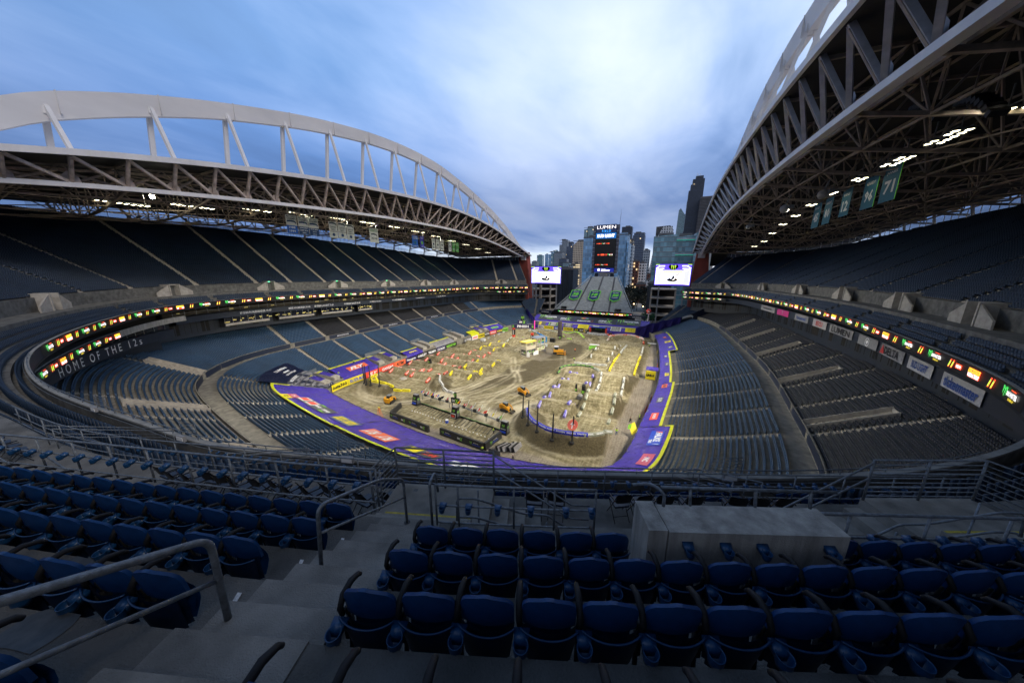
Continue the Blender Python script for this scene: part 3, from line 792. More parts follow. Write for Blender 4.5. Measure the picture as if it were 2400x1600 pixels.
def ribbon(q0,q1,zoff,h,d,phase,name='ribbon_board'):
    qs=np.linspace(q0,q1,max(3,int((q1-q0)/1.2))); x,y,z,nx,ny=DK.at(qs,d)
    mb=MB(); V=np.zeros((4,len(qs),3))
    for i,(dd,zz) in enumerate(((.1,0),(0,0),(0,h),(.1,h))):
        V[i,:,0]=x+nx*dd;V[i,:,1]=y+ny*dd;V[i,:,2]=z+zoff+zz
    mb.grid(V); o=mb.build(name,M_LED,US)
    st=stretch(DK,(q0+q1)/2,0); 
    pos=phase; mb=MB(); items=[]
    q=q1-1.5-phase
    while q>q0+2:
        for it,dx in SEQ:
            qq=q-dx
            if qq<q0+1.4: break
            X,Y,_,_,_=DK.at(qq); dist=math.hypot(float(X),float(Y))
            if 2<dist: ribbon_items(mb,DK,qq,zoff+h/2,d-.06,True,it,h/1.3,dist<75)
        q-=20.5
    if mb.n: mb.build('lit_graphics',[E_W,E_G,E_Y,E_R],o)
c1,c2=DK.near(-110,180),DK.near(27,178)
qS0,qS1=DK.near(-64,7),DK.near(23.6,34)
ribbon(0,c1,.02,1.25,-.03,1); ribbon(c1,qS0,.02,1.25,-.03,2.0); ribbon(qS1,c2,.02,1.25,-.03,4.0); ribbon(c2,DK.L[-1],.02,1.25,-.03,1.5)
ribbon(0,c1-2,-2.6,1.1,.8,8); ribbon(DK.near(-93,20),qS0,-3.0,1.25,.8,1.0); ribbon(c2+2,DK.L[-1]-1,-2.6,1.1,.8,0)
# slabs, windows and name boards of the suite level
def band(q0,q1,prof,name,m,par=US,step=1.2):
    qs=np.linspace(q0,q1,max(3,int((q1-q0)/step))); x,y,z,nx,ny=DK.at(qs); mb=MB(); terr(mb,qs,x,y,z,nx,ny,prof); return mb.build(name,m,par)
qH0,qH1=DK.near(-109,35),DK.near(-62,6.6)
M_INT=mat('suite_interior',(.05,.042,.032),.8,var=.5,scale=.4)
band(0,qH0,[(7.5,-.4),(7.5,-2.6),(4,-2.6),(4,-4.2),(4.3,-4.2),(9,-4.4),(9,-9)],'name_board',M_FASC)
band(qH0,qH1,[(6,-3.1),(6,-5.2),(5.0,-5.2),(5.0,-7.4),(5.3,-7.4),(9,-7.6),(9,-14)],'name_board',M_FASC)
band(qH0,qH1,[(1.2,-1.75),(1.2,-3.0),(6,-3.1)],'slab_edge',M_CONCW)
band(qS1-6,DK.L[-1],[(5.5,-.4),(5.5,-1.5),(2.4,-1.5),(2.4,-3.5),(2.7,-3.5),(9,-3.8),(9,-10)],'name_board',M_FASC)
band(qH1,qS1-6,[(5.5,-.4),(5.5,-1.5),(2.4,-1.5),(2.4,-3.5),(9,-3.8),(9,-10)],'name_board',M_FASC)
# suite windows: mullions + lit interiors
sw=thing('suite_row','dim glazed suites and press boxes under the left illuminated ribbon','suites')
qs=np.linspace(2,qH0,70); mb=MB(); 
for q_ in qs:
    X,Y,Z,nx,ny=[float(t) for t in DK.at(q_,4.4)]; mb.bar((X,Y,Z-2.7),(X,Y,Z-.3),.1,.1)
mb.build('mullion',M_STEELP,sw)
band(2,qH0,[(4.45,-1.55),(4.45,-1.62)],'transom',M_STEELP,sw)
band(2,qH0,[(7.0,-.5),(7.0,-2.55)],'interior',M_INT,sw)
M_LITW=emat('suite_glow',(.75,.62,.2),.16)
mb=MB(); rr=random.Random(4)
for q_ in np.linspace(4,qH0-3,46):
    if rr.random()<.45: continue
    X,Y,Z,nx,ny=[float(t) for t in DK.at(q_,6.9)]; w=rr.uniform(.6,1.8); h=rr.uniform(.25,.6); zz=Z-1.9+rr.uniform(-.3,.3)
    mb.add([(X-ny*-w/2*1,Y-w/2*nx,zz),(X+ny*-w/2,Y+w/2*nx,zz),(X+ny*-w/2,Y+w/2*nx,zz+h),(X-ny*-w/2,Y-w/2*nx,zz+h)],[(0,1,2,3)])
mb.build('lit_window',M_LITW,sw)
# second glazed strip below the name board (club level)
cw=thing('club_windows','row of yellowish lit club windows under the left name boards','windows')
for k,(Ya,Yb) in enumerate([(46,58),(61,73),(76,89),(92,99)]):
    qa_,qb_=sorted((DK.near(-114,Ya),DK.near(-114,Yb)))
    band(qa_,qb_,[(6.2,-4.5),(6.2,-6.3)],'pane',M_GLASS,cw)
    mb=MB()
    for q_ in np.linspace(qa_,qb_,7):
        X,Y,Z,nx,ny=[float(t) for t in DK.at(q_,6.1)]; mb.bar((X,Y,Z-6.3),(X,Y,Z-4.5),.12,.12)
        for r_ in range(2):
            a_=rr.uniform(-.8,.8); mb.box((X+.05,Y+a_,Z-5.5+rr.uniform(-.4,.3)),(.04,rr.uniform(.3,.9),rr.uniform(.15,.35)),mi=1)
    mb.build('mullion',[M_STEELP,M_LITW],cw)
    band(qa_,qb_,[(6.0,-6.3),(6.0,-7.0),(6.4,-7.0)],'sill',M_VOM,cw)
# club level of the corner under the second ribbon
band(qH0+1,qH1-1,[(5.9,-3.3),(5.9,-5.1)],'corner_window',M_GLASS)
mb=MB()
for q_ in np.linspace(qH0+1,qH1-1,26):
    X,Y,Z,nx,ny=[float(t) for t in DK.at(q_,5.8)]; mb.bar((X,Y,Z-5.2),(X,Y,Z-3.1),.07,.07)
mb.build('corner_mullion',M_STEELP,US)
# lettering on the name boards
def board_text(q,d,zc,txt,w,h,m=M_LET,bold=.02,name='lettering',res=2,space=1.0,par=US):
    mb=MB(); put_text(mb,txt,None,None,None,w=w,h=h,fn=curve_fn(DK,q,d,zc,-1,True),bold=bold,res=res,space=space); return mb.build(name,m,par)
qa_,qb_=DK.near(-104.8+4.2,24.8-1),DK.near(-80,13.2)
qh=(DK.near(-105.5,29.5)+DK.near(-82.5,14.6))/2
board_text(qh,4.9,-6.25,'HOME OF THE 12s',26.5,1.6,bold=.0,space=1.6)
names=[(53.5,'37 SHAUN ALEXANDER 00-07',9),(67,'MIKE HOLMGREN 99-08',7.5),(76,'80 STEVE LARGENT 76-89',7.5),(88,'45 KENNY EASLEY 81-87',7.5),(99.5,'50 FREDD YOUNG',6),(113,'96 CORTEZ KENNEDY 90-00',8),(128,'79 JACOB GREEN 80-91',7),(145,'71 WALTER JONES 97-08',8)]
for Y_,t_,w_ in names: board_text(DK.near(-113.4,Y_),3.9,-3.35,t_,w_,.72,res=1)
# advertising panels on the right fascia
def qE(Y): return DK.near(30.5,Y)
M_ADW=mat('ad_white',(.42,.42,.43),.6,var=.1); M_ADB=mat('ad_blue',(.03,.08,.30),.5,var=.1); M_ADM=mat('ad_magenta',(.55,.03,.22),.5,var=.1); M_ADR=mat('ad_red',(.5,.03,.03),.5,var=.1); M_ADK=mat('ad_black',(.012,.012,.014),.5,var=.1)
def ad_panel(Ya,Yb,bgm,txt,tm,w,h,lab,extra=None):
    a_,b_=sorted((qE(Ya),qE(Yb))); qm=(a_+b_)/2; X,Y,Z,nx,ny=[float(t) for t in DK.at(qm,2.3)]
    t=thing('advertising_board',lab,'advertisement','advertising boards under the right ribbon')
    band(a_,b_,[(2.3,-1.65),(2.25,-1.65),(2.25,-3.35),(2.3,-3.35)],'panel',bgm,t)
    mb=MB()
    if txt: put_text(mb,txt,None,None,None,w=w,h=h,fn=curve_fn(DK,qm,2.17,-2.5,-1,True),bold=.03)
    if extra: extra(mb,curve_fn(DK,qm,2.17,-2.5,-1,True))
    if mb.n: mb.build('lettering',tm,t)
def tri(dx,s): 
    return lambda mb,fn: mb.add(fn(np.array([dx-.6*s,dx+.6*s,dx]),np.array([-.6*s,-.6*s,.7*s])),[(0,1,2)],1)
def ring_(dx,r): 
    def f(mb,fn):
        a=np.linspace(0,2*math.pi,17)[:-1]; P=np.concatenate([fn(dx+r*np.cos(a),r*np.sin(a)),fn(dx+.78*r*np.cos(a),.78*r*np.sin(a))]); mb.add(P,[(i,(i+1)%16,16+(i+1)%16,16+i) for i in range(16)])
        P=fn(dx+.45*r*np.cos(a),.45*r*np.sin(a)); mb.add(P,[tuple(range(16))])
    return f
ad_panel(127,141,M_GREYB,'CenturyLink',[M_ADK,M_ADB],9,.8,'pale panel with black lettering, far end of the right fascia')
ad_panel(115.3,124.5,M_ADM,'T',[M_ADW],1.1,1.1,'magenta and white panel on the right fascia')
ad_panel(102.3,110.6,M_GREYB,'Homestreet',[M_ADB],6,.9,'white panel with navy lettering on the right fascia')
ad_panel(92.2,99.4,M_ADW,'BECU',[M_ADR],3.4,1.1,'white panel with red four letter name on the right fascia')
ad_panel(80.6,90.5,M_GREYB,'LUMEN',[M_ADK],8,1.2,'grey panel with wide black LUMEN lettering on the right fascia')
ad_panel(71.5,78.3,M_GREYB,None,[M_LET],0,0,'grey panel with a round emblem on the right fascia',ring_(0,.75))
ad_panel(62.8,70.2,M_GREYB,'DELTA',[M_ADK,M_ADR],4.6,1.2,'grey panel with DELTA lettering and red triangle on the right fascia',tri(-2.9,1.1))
ad_panel(55.3,61.4,M_ADW,'BUD LIGHT',[M_ADB],3.9,1.0,'pale panel with blue BUD LIGHT lettering on the right fascia')
ad_panel(45.5,53.1,M_ADW,'ticketmaster',[M_ADB],6.3,1.25,'white panel with blue italic lettering at the near end of the right fascia')
# ================================================================ light banks
M_LAMPF=mat('lamp_housing',(.18,.18,.17),.5,metal=.5,var=.2)
E_LAMP=emat('lamp_lit',(1,.93,.62),9)
E_STAR=emat('lamp_bright',(1,.96,.75),120)
def lamp_proto(root,x,y,z,s,sz=(.55,.55)):
    f=MB(); f.box((x,y,z+.12),(sz[0]+.1,sz[1]+.1,.22)); o=f.build('lamp',M_LAMPF,root)
    g=MB(); g.add([(x-sz[0]/2,y-sz[1]/2,z),(x+sz[0]/2,y-sz[1]/2,z),(x+sz[0]/2,y+sz[1]/2,z),(x-sz[0]/2,y+sz[1]/2,z)],[(0,1,2,3)]); g.build('lens',E_LAMP,o)
def light_bank(x,y,z,s,length,label,rows=2,spot=True,tgt=None,energy=1):
    t=thing('light_bank',label,'floodlights','floodlight banks under the roofs',(x,y,z)); 
    mb=MB()
    for r in range(rows): mb.bar((r*1.1*s,-length/2,.35),(r*1.1*s,length/2,.35),.12,.12)
    for k in (-.4,.4): mb.bar((0,k*length,.3),(rows*.9*s,k*length,.3),.1,.1); mb.bar((.4*s,k*length,.3),(.4*s,k*length,2.6),.1,.1)
    mb.build('frame',M_LAMPF,t)
    n=max(3,int(length/1.05))
    for r in range(rows):
        for k in range(n):
            if (k*7+r*3)%9==5: continue
            lamp_proto(t,r*1.1*s,-length/2+(k+.5)*length/n,0,s)
    if spot:
        L=bpy.data.lights.new('floodlight','SPOT'); L.energy=energy; L.spot_size=R(78); L.spot_blend=.75; L.shadow_soft_size=1.2; L.color=(1,.93,.74)
        o=bpy.data.objects.new('floodlight',L); COL.objects.link(o); o.location=(x,y,z-.5)
        o.rotation_euler=(Vector(tgt)-Vector((x,y,z-.5))).to_track_quat('-Z','Y').to_euler()
WLB=[(28.8,52.7),(40.8,54.0),(54.6,55.3),(67.7,56.1),(81.3,56.5),(94.7,56.6),(108.5,56.5),(122.8,56.0),(135.7,55.0),(149.5,53.7),(163.5,52.6),(176.9,50.9),(189.3,49.1)]
for i,(Y,Zl) in enumerate(WLB):
    light_bank(-110,Y,Zl-.6,-1,8.5 if i<8 else 6,'floodlight bank under the left roof, %s from the left'%ordn(i),tgt=(-38,min(165,max(62,Y*.8+25)),0),energy=52000)
ELB=[(40,53.8),(52.2,54.0),(62.4,54.4),(72.0,54.3),(83,54.3),(93.8,54.1),(104.0,53.5),(113.8,52.4),(123.7,51.4),(133.2,49.8),(141.8,47.9),(155,47)]
for i,(Y,Zl) in enumerate(ELB):
    light_bank(29,Y,Zl-.6,1,5.5 if i<4 else 3.6,'floodlight bank under the right roof, %s from the near end'%ordn(i),tgt=(-52,min(165,max(62,Y*.8+25)),0),energy=52000)
t=thing('spotlight','single glaring spotlight beside the first floodlight bank of the left roof','spotlight',None,(-109,33.2,54.2)); mb=MB(); mb.ball((0,0,0),.42); mb.build('bulb',E_STAR,t,smooth=True); mb=MB(); mb.box((0,0,.6),(.9,.9,.5)); mb.build('housing',M_LAMPF,t)
# ================================================================ banners
M_CREAM=mat('banner_cream',(.50,.52,.46),.8,var=.06); M_BNAVY=mat('banner_navy',(.015,.05,.12),.7,var=.1); M_BBLUE=mat('banner_blue',(.01,.09,.36),.7,var=.1); M_BVIO=mat('banner_violet',(.03,.03,.30),.7,var=.1); M_BGRN=mat('banner_green',(.09,.30,.06),.7,var=.1); M_TEAL=mat('banner_teal',(.01,.10,.16),.7,var=.1); M_LIME=mat('lime',(.20,.75,.05),.6,var=.05); M_DKG=mat('print_dark',(.03,.05,.06),.7,var=0); M_PALE=mat('print_pale',(.55,.58,.58),.7,var=0)
def bird(mb,c,ux,uy,w,m0,m1,m2,fn=None):
    """angular bird-head emblem: head, pale band, eye"""
    def pl(pts,mi):
        p=np.array(pts)*w
        P=fn(p[:,0],p[:,1]) if fn else np.asarray(c)+p[:,:1]*np.asarray(ux)+p[:,1:]*np.asarray(uy)
        mb.add(P,[tuple(range(len(pts)))],mi)
    pl([(-.5,.16),(-.1,.22),(.25,.19),(.45,.08),(.5,-.06),(.42,-.18),(.36,-.04),(.2,.0),(-.1,.02),(-.5,-.02)],m0)
    pl([(-.5,-.05),(-.1,-.01),(.2,-.03),(.34,-.09),(.3,-.2),(.1,-.14),(-.2,-.13)],m1)
    pl([(.12,.09),(.26,.09),(.2,.045)],m2)
def banner(loc,ux,w,h,base,parts,label,edge=None,grp='banners hung under the left roof'):
    t=thing('banner',label,'banner',grp,loc); ux=np.array(ux,float); uy=np.array((0,0,1.)); nrm=np.cross(ux,uy)
    mb=MB(); mb.box((0,0,-h/2),(w,h,.04),(ux,uy,nrm)); mb.build('cloth',base,t)
    for s in (-.3,.3):
        m=MB(); m.bar(ux*w*s,ux*w*s+uy*3,.07,.07); m.build('hanging_cord',M_STEELP,t)
    mats=[M_DKG,M_PALE,M_BNAVY,M_LIME,M_BBLUE,M_BGRN,M_TEAL]; mb=MB()
    for p in parts:
        if p[0]=='t': _,txt,yy,hh,ww,mi=p; put_text(mb,txt,nrm*.05+uy*(-yy),ux,uy,w=ww*w,h=hh,mi=mi,bold=.03,res=1)
        elif p[0]=='r': _,y0_,y1_,mi=p; quad(mb,nrm*.035+uy*(-(y0_+y1_)/2),ux,uy,w*.99,abs(y1_-y0_),mi)
        elif p[0]=='b': _,yy,ww,mi=p; bird(mb,nrm*.05+uy*(-yy),ux,uy,ww*w,mi,1 if mi!=1 else 0,3)
        elif p[0]=='o': _,yy,rr_,mi=p; a=np.linspace(0,2*math.pi,13)[:-1]; mb.add(nrm*.05+uy*(-yy)+np.outer(np.cos(a)*rr_,ux)+np.outer(np.sin(a)*rr_,uy),[tuple(range(12))],mi)
    mb.build('print',mats,t)
    return t
BW=[(62.8,54.4,3.2,5.5,'A'),(66.4,54.4,3.2,5.5,'N1'),(69.8,54.3,3.2,5.5,'N2'),(76.7,54.1,3.1,5.4,'C05'),(80.1,54.1,3.1,5.4,'C13'),(83.5,53.9,3.1,5.4,'C14'),(94.1,53.7,4.2,5.4,'SB'),(117.4,53.1,3.9,5.3,'BL'),(122.1,53.1,2.7,5.2,'VI'),(130.6,52.8,2.6,5.3,'w1'),(133.9,52.6,2.8,5.3,'w2'),(137.3,52.6,2.8,5.3,'w3'),(144.1,52.5,2.6,5.3,'w4'),(147.5,52.4,2.8,5.2,'g1'),(151,52.4,2.6,5.3,'g2')]
for Y,Zt,w,h,k in BW:
    ux=(0,1,0)
    if k=='A': pr=[('r',3.1,5.5,4),('t','AFC WEST',.45,.5,.9,0),('t','CHAMPS',1.1,.6,.86,0),('b',2.1,.85,2),('t','1988',3.7,.7,.6,1),('t','1999',4.8,.7,.6,1)]; b_=M_CREAM; lab='cream and blue championship banner reading 1988 and 1999, leftmost of the left roof'
    elif k in('N1','N2'):
        yr=(('2004 2007','2005 2010','2006') if k=='N1' else ('2013 2020','2014','2016')); pr=[('r',3.1,5.5,2),('t','NFC WEST',.45,.5,.9,0),('t','CHAMPS',1.1,.6,.86,0),('b',2.1,.85,2)]+[('t',yr[i],3.5+.75*i,.45,.8 if ' ' in yr[i] else .38,1) for i in range(3)]; b_=M_CREAM; lab='cream and navy division banner listing years from '+yr[0][:4]
    elif k[0]=='C': pr=[('b',.7,.85,0),('t','20'+k[1:],1.8,.65,.66,0),('t','NFC',2.6,.55,.5,0),('t','CHAMPIONS',3.25,.35,.9,0),('o',4.3,.55,2)]; b_=M_CREAM; lab='cream conference banner reading 20%s NFC CHAMPIONS'%k[1:]
    elif k=='SB': pr=[('t','SUPER BOWL',.5,.4,.9,5),('t','CHAMPIONS',1.05,.4,.9,5),('b',2.5,.7,0),('t','XLVIII',3.8,.8,.7,0),('r',2.6,2.64,1)]; b_=M_CREAM; lab='wide cream banner hanging alone at the middle of the left roof'
    elif k=='BL': pr=[('t','WESTERN',.5,.3,.7,1),('t','CONFERENCE',.95,.3,.8,1),('t','CHAMPIONS',1.4,.3,.8,1),('o',3.2,.7,6),('t','CHAMPIONS',4.8,.4,.9,1)]; b_=M_BBLUE; lab='bright blue banner with a round crest'
    elif k=='VI': pr=[('t','LEAGUE',.5,.3,.7,1),('t','SHIELD',.95,.3,.7,1),('o',2.9,.8,5),('t','2014',4.7,.35,.4,1)]; b_=M_BVIO; lab='narrow violet banner with a green crest'
    elif k[0]=='w': pr=[('t','CUP',.6,.4,.7,0),('t','CHAMPIONS',1.2,.3,.8,0),('o',2.6,.55,0),('t',{'w1':'2009','w2':'2010','w3':'2011','w4':'2014'}[k],4.3,.7,.7,0)]; b_=M_CREAM; lab='narrow cream soccer cup banner, %s of four'%ordn(int(k[1])-1)
    else: pr=[('t','CUP',.8,.4,.6,1),('t',{'g1':'2016','g2':'2019'}[k],1.6,.5,.7,1),('t','CHAMPIONS',3.9,.5,.8,1)]; b_=M_BGRN; lab='green championship banner, the %s of two'%('left' if k=='g1' else 'right')
    banner((-108,Y,Zt),ux,w,h,b_,pr,lab)
for Y,Zt,Zb,w,num,nm in ((107.1,53.6,47.9,4.4,'45','EASLEY'),(101,53.8,48.1,4.2,'80','LARGENT'),(92.9,54,48.7,4.2,'12','FANS'),(84.3,54.3,48.8,4.6,'96','KENNEDY'),(78.4,54.6,49.0,4.8,'71','JONES')):
    t=banner((32,Y,Zt),(0,-1,0),w*.95,Zt-Zb,M_TEAL,[('t',nm,1.1,.55,.62,1),('t',num,3.3,2.1,.62,1)],'teal hanging banner with the number %s under the right roof'%num,grp='banners hung under the right roof')
    if num in('96','71'):
        mb=MB(); mb.box((0,-w*.95/2,-(Zt-Zb)/2),(.05,.14,Zt-Zb)); mb.build('lime_edge',M_LIME,t)
# loudspeakers under the right roof
for i,(x,y,z) in enumerate(((26,62,57.5),(27,56,55.5))):
    t=thing('loudspeaker_array','dark curved loudspeaker array under the right roof, %s one'%('upper' if i==0 else 'lower'),'loudspeakers','loudspeaker arrays',(x,y,z))
    for k in range(9):
        mb=MB(); a=k*.1; mb.box((0,-k*.62,-k*k*.045-.0),(1.3,.58,.55),((1,0,0),(0,math.cos(a),-math.sin(a)),(0,math.sin(a),math.cos(a)))); mb.build('speaker_box',M_BLACK,t)
    mb=MB(); mb.bar((0,-1,0),(0,-1,3.5),.12,.12); mb.bar((0,-4,-.7),(0,-4,3.2),.12,.12); mb.build('hanger',M_TRUSSD,t)
for i,(x,y,z,r) in enumerate(((27.5,91,53.0,.95),(24.5,103,52.3,1.0),(22,128,51,.7))):
    t=thing('dome_speaker','pale round horn loudspeaker under the right roof, %s from the near end'%ordn(i),'loudspeaker','round loudspeakers',(x,y,z)); mb=MB(); mb.ball((0,0,0),r,12,8); mb.build('dome',M_GREYB,t,smooth=True); mb=MB(); mb.bar((0,0,r*.8),(.6,-.6,r+2),.15,.15); mb.box((.9,-1.1,.3),(.9,.9,.7)); mb.build('bracket',M_STEELP,t)
# ================================================================ ground
M_ASPH=mat('asphalt',(.04,.043,.048),.85,var=.4,scale=.05)
mb=MB(); mb.add([(-9000,-3000,-.6),(9000,-3000,-.6),(9000,14000,-.6),(-9000,14000,-.6)],[(0,1,2,3)]); tag(mb.build('ground',M_ASPH),kind='structure')
# ---------------------------------------------------------------- facade material
def facade(name,wall,glass,fh=3.8,bay=3.0,wz=.6,wx=.7,lit=.04,litc=(1,.75,.4),ls=1.2,rough=.25,gspec=.6,metal=0,stripe=False):
    if name in MATS: return MATS[name]
    m=bpy.data.materials.new(name); m.use_nodes=True; nt=m.node_tree; b=nt.nodes['Principled BSDF']
    tc=nt.nodes.new('ShaderNodeTexCoord'); sp=nt.nodes.new('ShaderNodeSeparateXYZ'); nt.links.new(tc.outputs['Object'],sp.inputs[0])
    def M(op,a,b_=None,cl=False):
        n=nt.nodes.new('ShaderNodeMath'); n.operation=op; n.use_clamp=cl
        for i,v in enumerate((a,b_)):
            if v is None: continue
            if isinstance(v,(int,float)): n.inputs[i].default_value=v
            else: nt.links.new(v,n.inputs[i])
        return n.outputs[0]
    u=M('DIVIDE',M('ADD',sp.outputs['X'],sp.outputs['Y']),bay); w=M('DIVIDE',sp.outputs['Z'],fh)
    fu=M('FRACT',M('ADD',u,500.)); fw=M('FRACT',M('ADD',w,500.))
    inw=M('MULTIPLY',M('LESS_THAN',fu,wx),M('LESS_THAN',fw,wz))
    cmb=nt.nodes.new('ShaderNodeCombineXYZ'); nt.links.new(M('FLOOR',M('ADD',u,500.)),cmb.inputs[0]); nt.links.new(M('FLOOR',M('ADD',w,500.)),cmb.inputs[1])
    wn=nt.nodes.new('ShaderNodeTexWhiteNoise'); wn.noise_dimensions='2D'; nt.links.new(cmb.outputs[0],wn.inputs['Vector'])
    # floors as a whole differ in tone
    c2=nt.nodes.new('ShaderNodeCombineXYZ'); nt.links.new(M('FLOOR',M('ADD',w,500.)),c2.inputs[1]); w2=nt.nodes.new('ShaderNodeTexWhiteNoise'); w2.noise_dimensions='2D'; nt.links.new(c2.outputs[0],w2.inputs['Vector'])
    g0=tuple(c*.55 for c in glass); g1=tuple(min(1,c*1.5) for c in glass)
    gc=ramp(nt,wn.outputs['Value'],[(0,g0),(1,g1)])
    gc=mixc(nt,M('MULTIPLY',w2.outputs['Value'],.4),gc,tuple(c*.6 for c in glass))
    f=noise(nt,.08,4); wc=ramp(nt,f,[(.3,tuple(c*.8 for c in wall)),(.7,tuple(min(1,c*1.15) for c in wall))])
    nt.links.new(mixc(nt,inw,wc,gc),b.inputs['Base Color'])
    rr_=nt.nodes.new('ShaderNodeMapRange'); nt.links.new(inw,rr_.inputs[0]); rr_.inputs[3].default_value=.75; rr_.inputs[4].default_value=rough; nt.links.new(rr_.outputs[0],b.inputs['Roughness'])
    b.inputs['Specular IOR Level'].default_value=gspec; b.inputs['Metallic'].default_value=metal
    if lit:
        e=M('MULTIPLY',M('GREATER_THAN',wn.outputs['Value'],1-lit),inw)
        b.inputs['Emission Color'].default_value=(*litc,1); nt.links.new(M('MULTIPLY',e,ls),b.inputs['Emission Strength'])
    MATS[name]=m; return m
F_TAN=facade('facade_tan',(.62,.50,.38),(.08,.08,.09),3.6,3.4,.5,.6,.004)
F_WHITE=facade('facade_white',(.66,.68,.72),(.05,.06,.08),3.4,3.2,.6,.55,.004)
F_GREY=facade('facade_grey',(.34,.38,.43),(.08,.11,.15),3.8,3.0,.6,.7,.006)
F_GLB=facade('facade_glass_blue',(.20,.32,.46),(.22,.42,.68),3.9,2.2,.85,.9,.002,rough=.15,gspec=.8)
F_GLT=facade('facade_glass_teal',(.14,.22,.27),(.14,.30,.38),4.0,2.4,.84,.92,.02,(1,.85,.6),.5,rough=.12,gspec=.9)
F_NAVY=facade('facade_navy',(.10,.12,.17),(.04,.07,.13),4.0,2.6,.6,.85,.02,rough=.2)
F_DARK=facade('facade_dark',(.035,.045,.07),(.018,.03,.06),3.9,2.2,.55,.9,.0008,rough=.3)
F_BRONZE=facade('facade_bronze',(.13,.10,.10),(.04,.04,.05),3.9,2.2,.5,.9,.001)
F_BRICK=facade('facade_brick',(.16,.05,.035),(.04,.035,.03),3.6,3.2,.6,.5,.55,(1,.72,.38),1.0)
F_BRICKD=facade('facade_brick_dark',(.13,.05,.035),(.02,.02,.025),3.4,3.6,.5,.5,.05)
F_STRIPE=facade('facade_lit_stripes',(.30,.26,.20),(.05,.05,.05),3.6,60,.5,.99,.55,(1,.78,.45),.7)
F_VSTR=facade('facade_vertical',(.10,.095,.10),(.02,.02,.025),400,2.4,.99,.5,0)
F_TEALP=facade('facade_pale_teal',(.28,.38,.42),(.14,.25,.32),3.6,2.8,.6,.8,.003)
M_RF=mat('roof_grey',(.12,.12,.13),.9,var=.2,scale=.1)
def building(x0,x1,y,dp,zt,m,label,steps=None,roofbox=True,ant=False,taper=None,top=None,cat='building',rz=0):
    t=thing('building',label,cat,None,((x0+x1)/2,y,0),R(rz)); w=x1-x0
    def body(a,b,c,d,z0,z1,tt=None):
        mb=MB(); mb.prism([(a,c),(b,c),(b,d),(a,d)],z0,z1); return mb.build('wall',tt or m,t)
    if steps:
        for (a,b,z0,z1) in steps: body(-w/2+a*w,-w/2+b*w,0,dp,z0,z1)
    elif top:   # polygonal silhouette
        mb=MB(); pts=[(-w/2+p[0]*w,p[1]) for p in top]; n=len(pts)
        v=[(p[0],0,p[1]) for p in pts]+[(p[0],dp,p[1]) for p in pts]
        mb.add(v,[tuple(range(n)),tuple(range(2*n-1,n-1,-1))]+[(i,n+i,n+(i+1)%n,(i+1)%n) for i in range(n)]); mb.build('wall',m,t)
    else: body(-w/2,w/2,0,dp,0,zt)
    if roofbox:
        mb=MB(); r_=rnd.random()
        mb.box((-w*.1+w*.15*r_,dp*.45,zt+zt*.008+1.2),(w*.45,dp*.4,zt*.012+2.4)); mb.box((w*.25,dp*.4,zt+1),(w*.2,dp*.25,2)); mb.build('roof_plant',M_RF,t)
        mb=MB()
        for a_,b_,c_,d_ in ((-w/2,w/2,-.15,.25),(-w/2,w/2,dp-.25,dp+.15)): mb.box(((a_+b_)/2,(c_+d_)/2,zt+.5),(b_-a_+.4,.4,1.0))
        mb.build('parapet',M_RF,t)
    if ant:
        mb=MB(); mb.tube([(0,dp/2,zt),(0,dp/2,zt+ant)],[.8,.15],6); mb.build('antenna',M_WHITE,t)
    return t
building(-553,-526,1400,25,98,F_GLT,'small square teal tower, leftmost on the skyline')
building(-580,-553,1450,30,66,F_TEALP,'low pale green block left of the small teal tower')
building(-590,-545,1300,30,58,F_GREY,'low grey block at the far left of the skyline')
building(-414,-396,1000,20,61,F_GREY,'low dark block right of the small teal tower')
building(-550,-534,1500,20,106,F_GLB,'slim blue tower behind the left video screen')
building(-467,-447,1320,22,107,F_GLB,'pale stepped apartment tower in the middle of the left skyline',steps=[(0,.5,0,98),(.5,1,0,107)])
building(-414,-387,1200,24,103,F_GLT,'dark teal tower with a pointed crown',steps=[(0,.4,0,96),(.35,1,0,103),(.6,.75,103,109)])
building(-360,-336,1130,24,128,F_GLB,'blue glass tower with a lower left half',steps=[(0,.6,0,122),(.55,1,0,134)])
building(-337,-309,1060,26,131,F_GREY,'tall grey and glass tower left of the tan block',steps=[(0,.35,0,117),(.3,1,0,131)])
building(-295,-271,1000,24,117,F_NAVY,'dark tower with a small mast behind the tan block',steps=[(0,1,0,106),(.25,.75,106,117)])
building(-322,-296,960,26,86,F_GREY,'mid height grey building in front of the towers')
building(-250,-232,820,22,52,F_TEALP,'low building with a pale curved top beside the tan block')
building(-268,-246,840,20,63,F_NAVY,'dark low block beside the tan building')
building(-178,-151,650,30,92,F_TAN,'square tan office block with a chamfered roof',top=[(0,0),(1,0),(1,89),(.86,93),(.36,93),(0,84)])
building(-160,-146,560,20,44,F_GREY,'small grey building in front of the tan block')
building(-146,-138,540,14,46,F_STRIPE,'narrow building with orange lit floors behind the glass pair')
building(-217,-188,900,28,147,F_TEALP,'grey green tower with rounded crown behind the left glass block',steps=[(0,.35,0,143),(.3,1,0,147)],ant=14)
building(-84.5,-71,350,26,70,F_GLB,'pale blue glass block left of the screen tower')
building(-50,-38,350,26,71.5,F_GLB,'pale blue glass block right of the screen tower',steps=[(0,.85,0,73.5),(.8,1,0,64)])
building(-44,-38.5,400,22,65,F_GREY,'narrow grey tower edge beside the right blue glass block')
building(-144,-113,1100,30,167,F_DARK,'flat black tower behind the right blue glass block')
building(-79,-53.5,800,30,117,F_NAVY,'navy office tower with a rounded top behind the screen tower',steps=[(0,1,0,113),(.08,.95,113,118)])
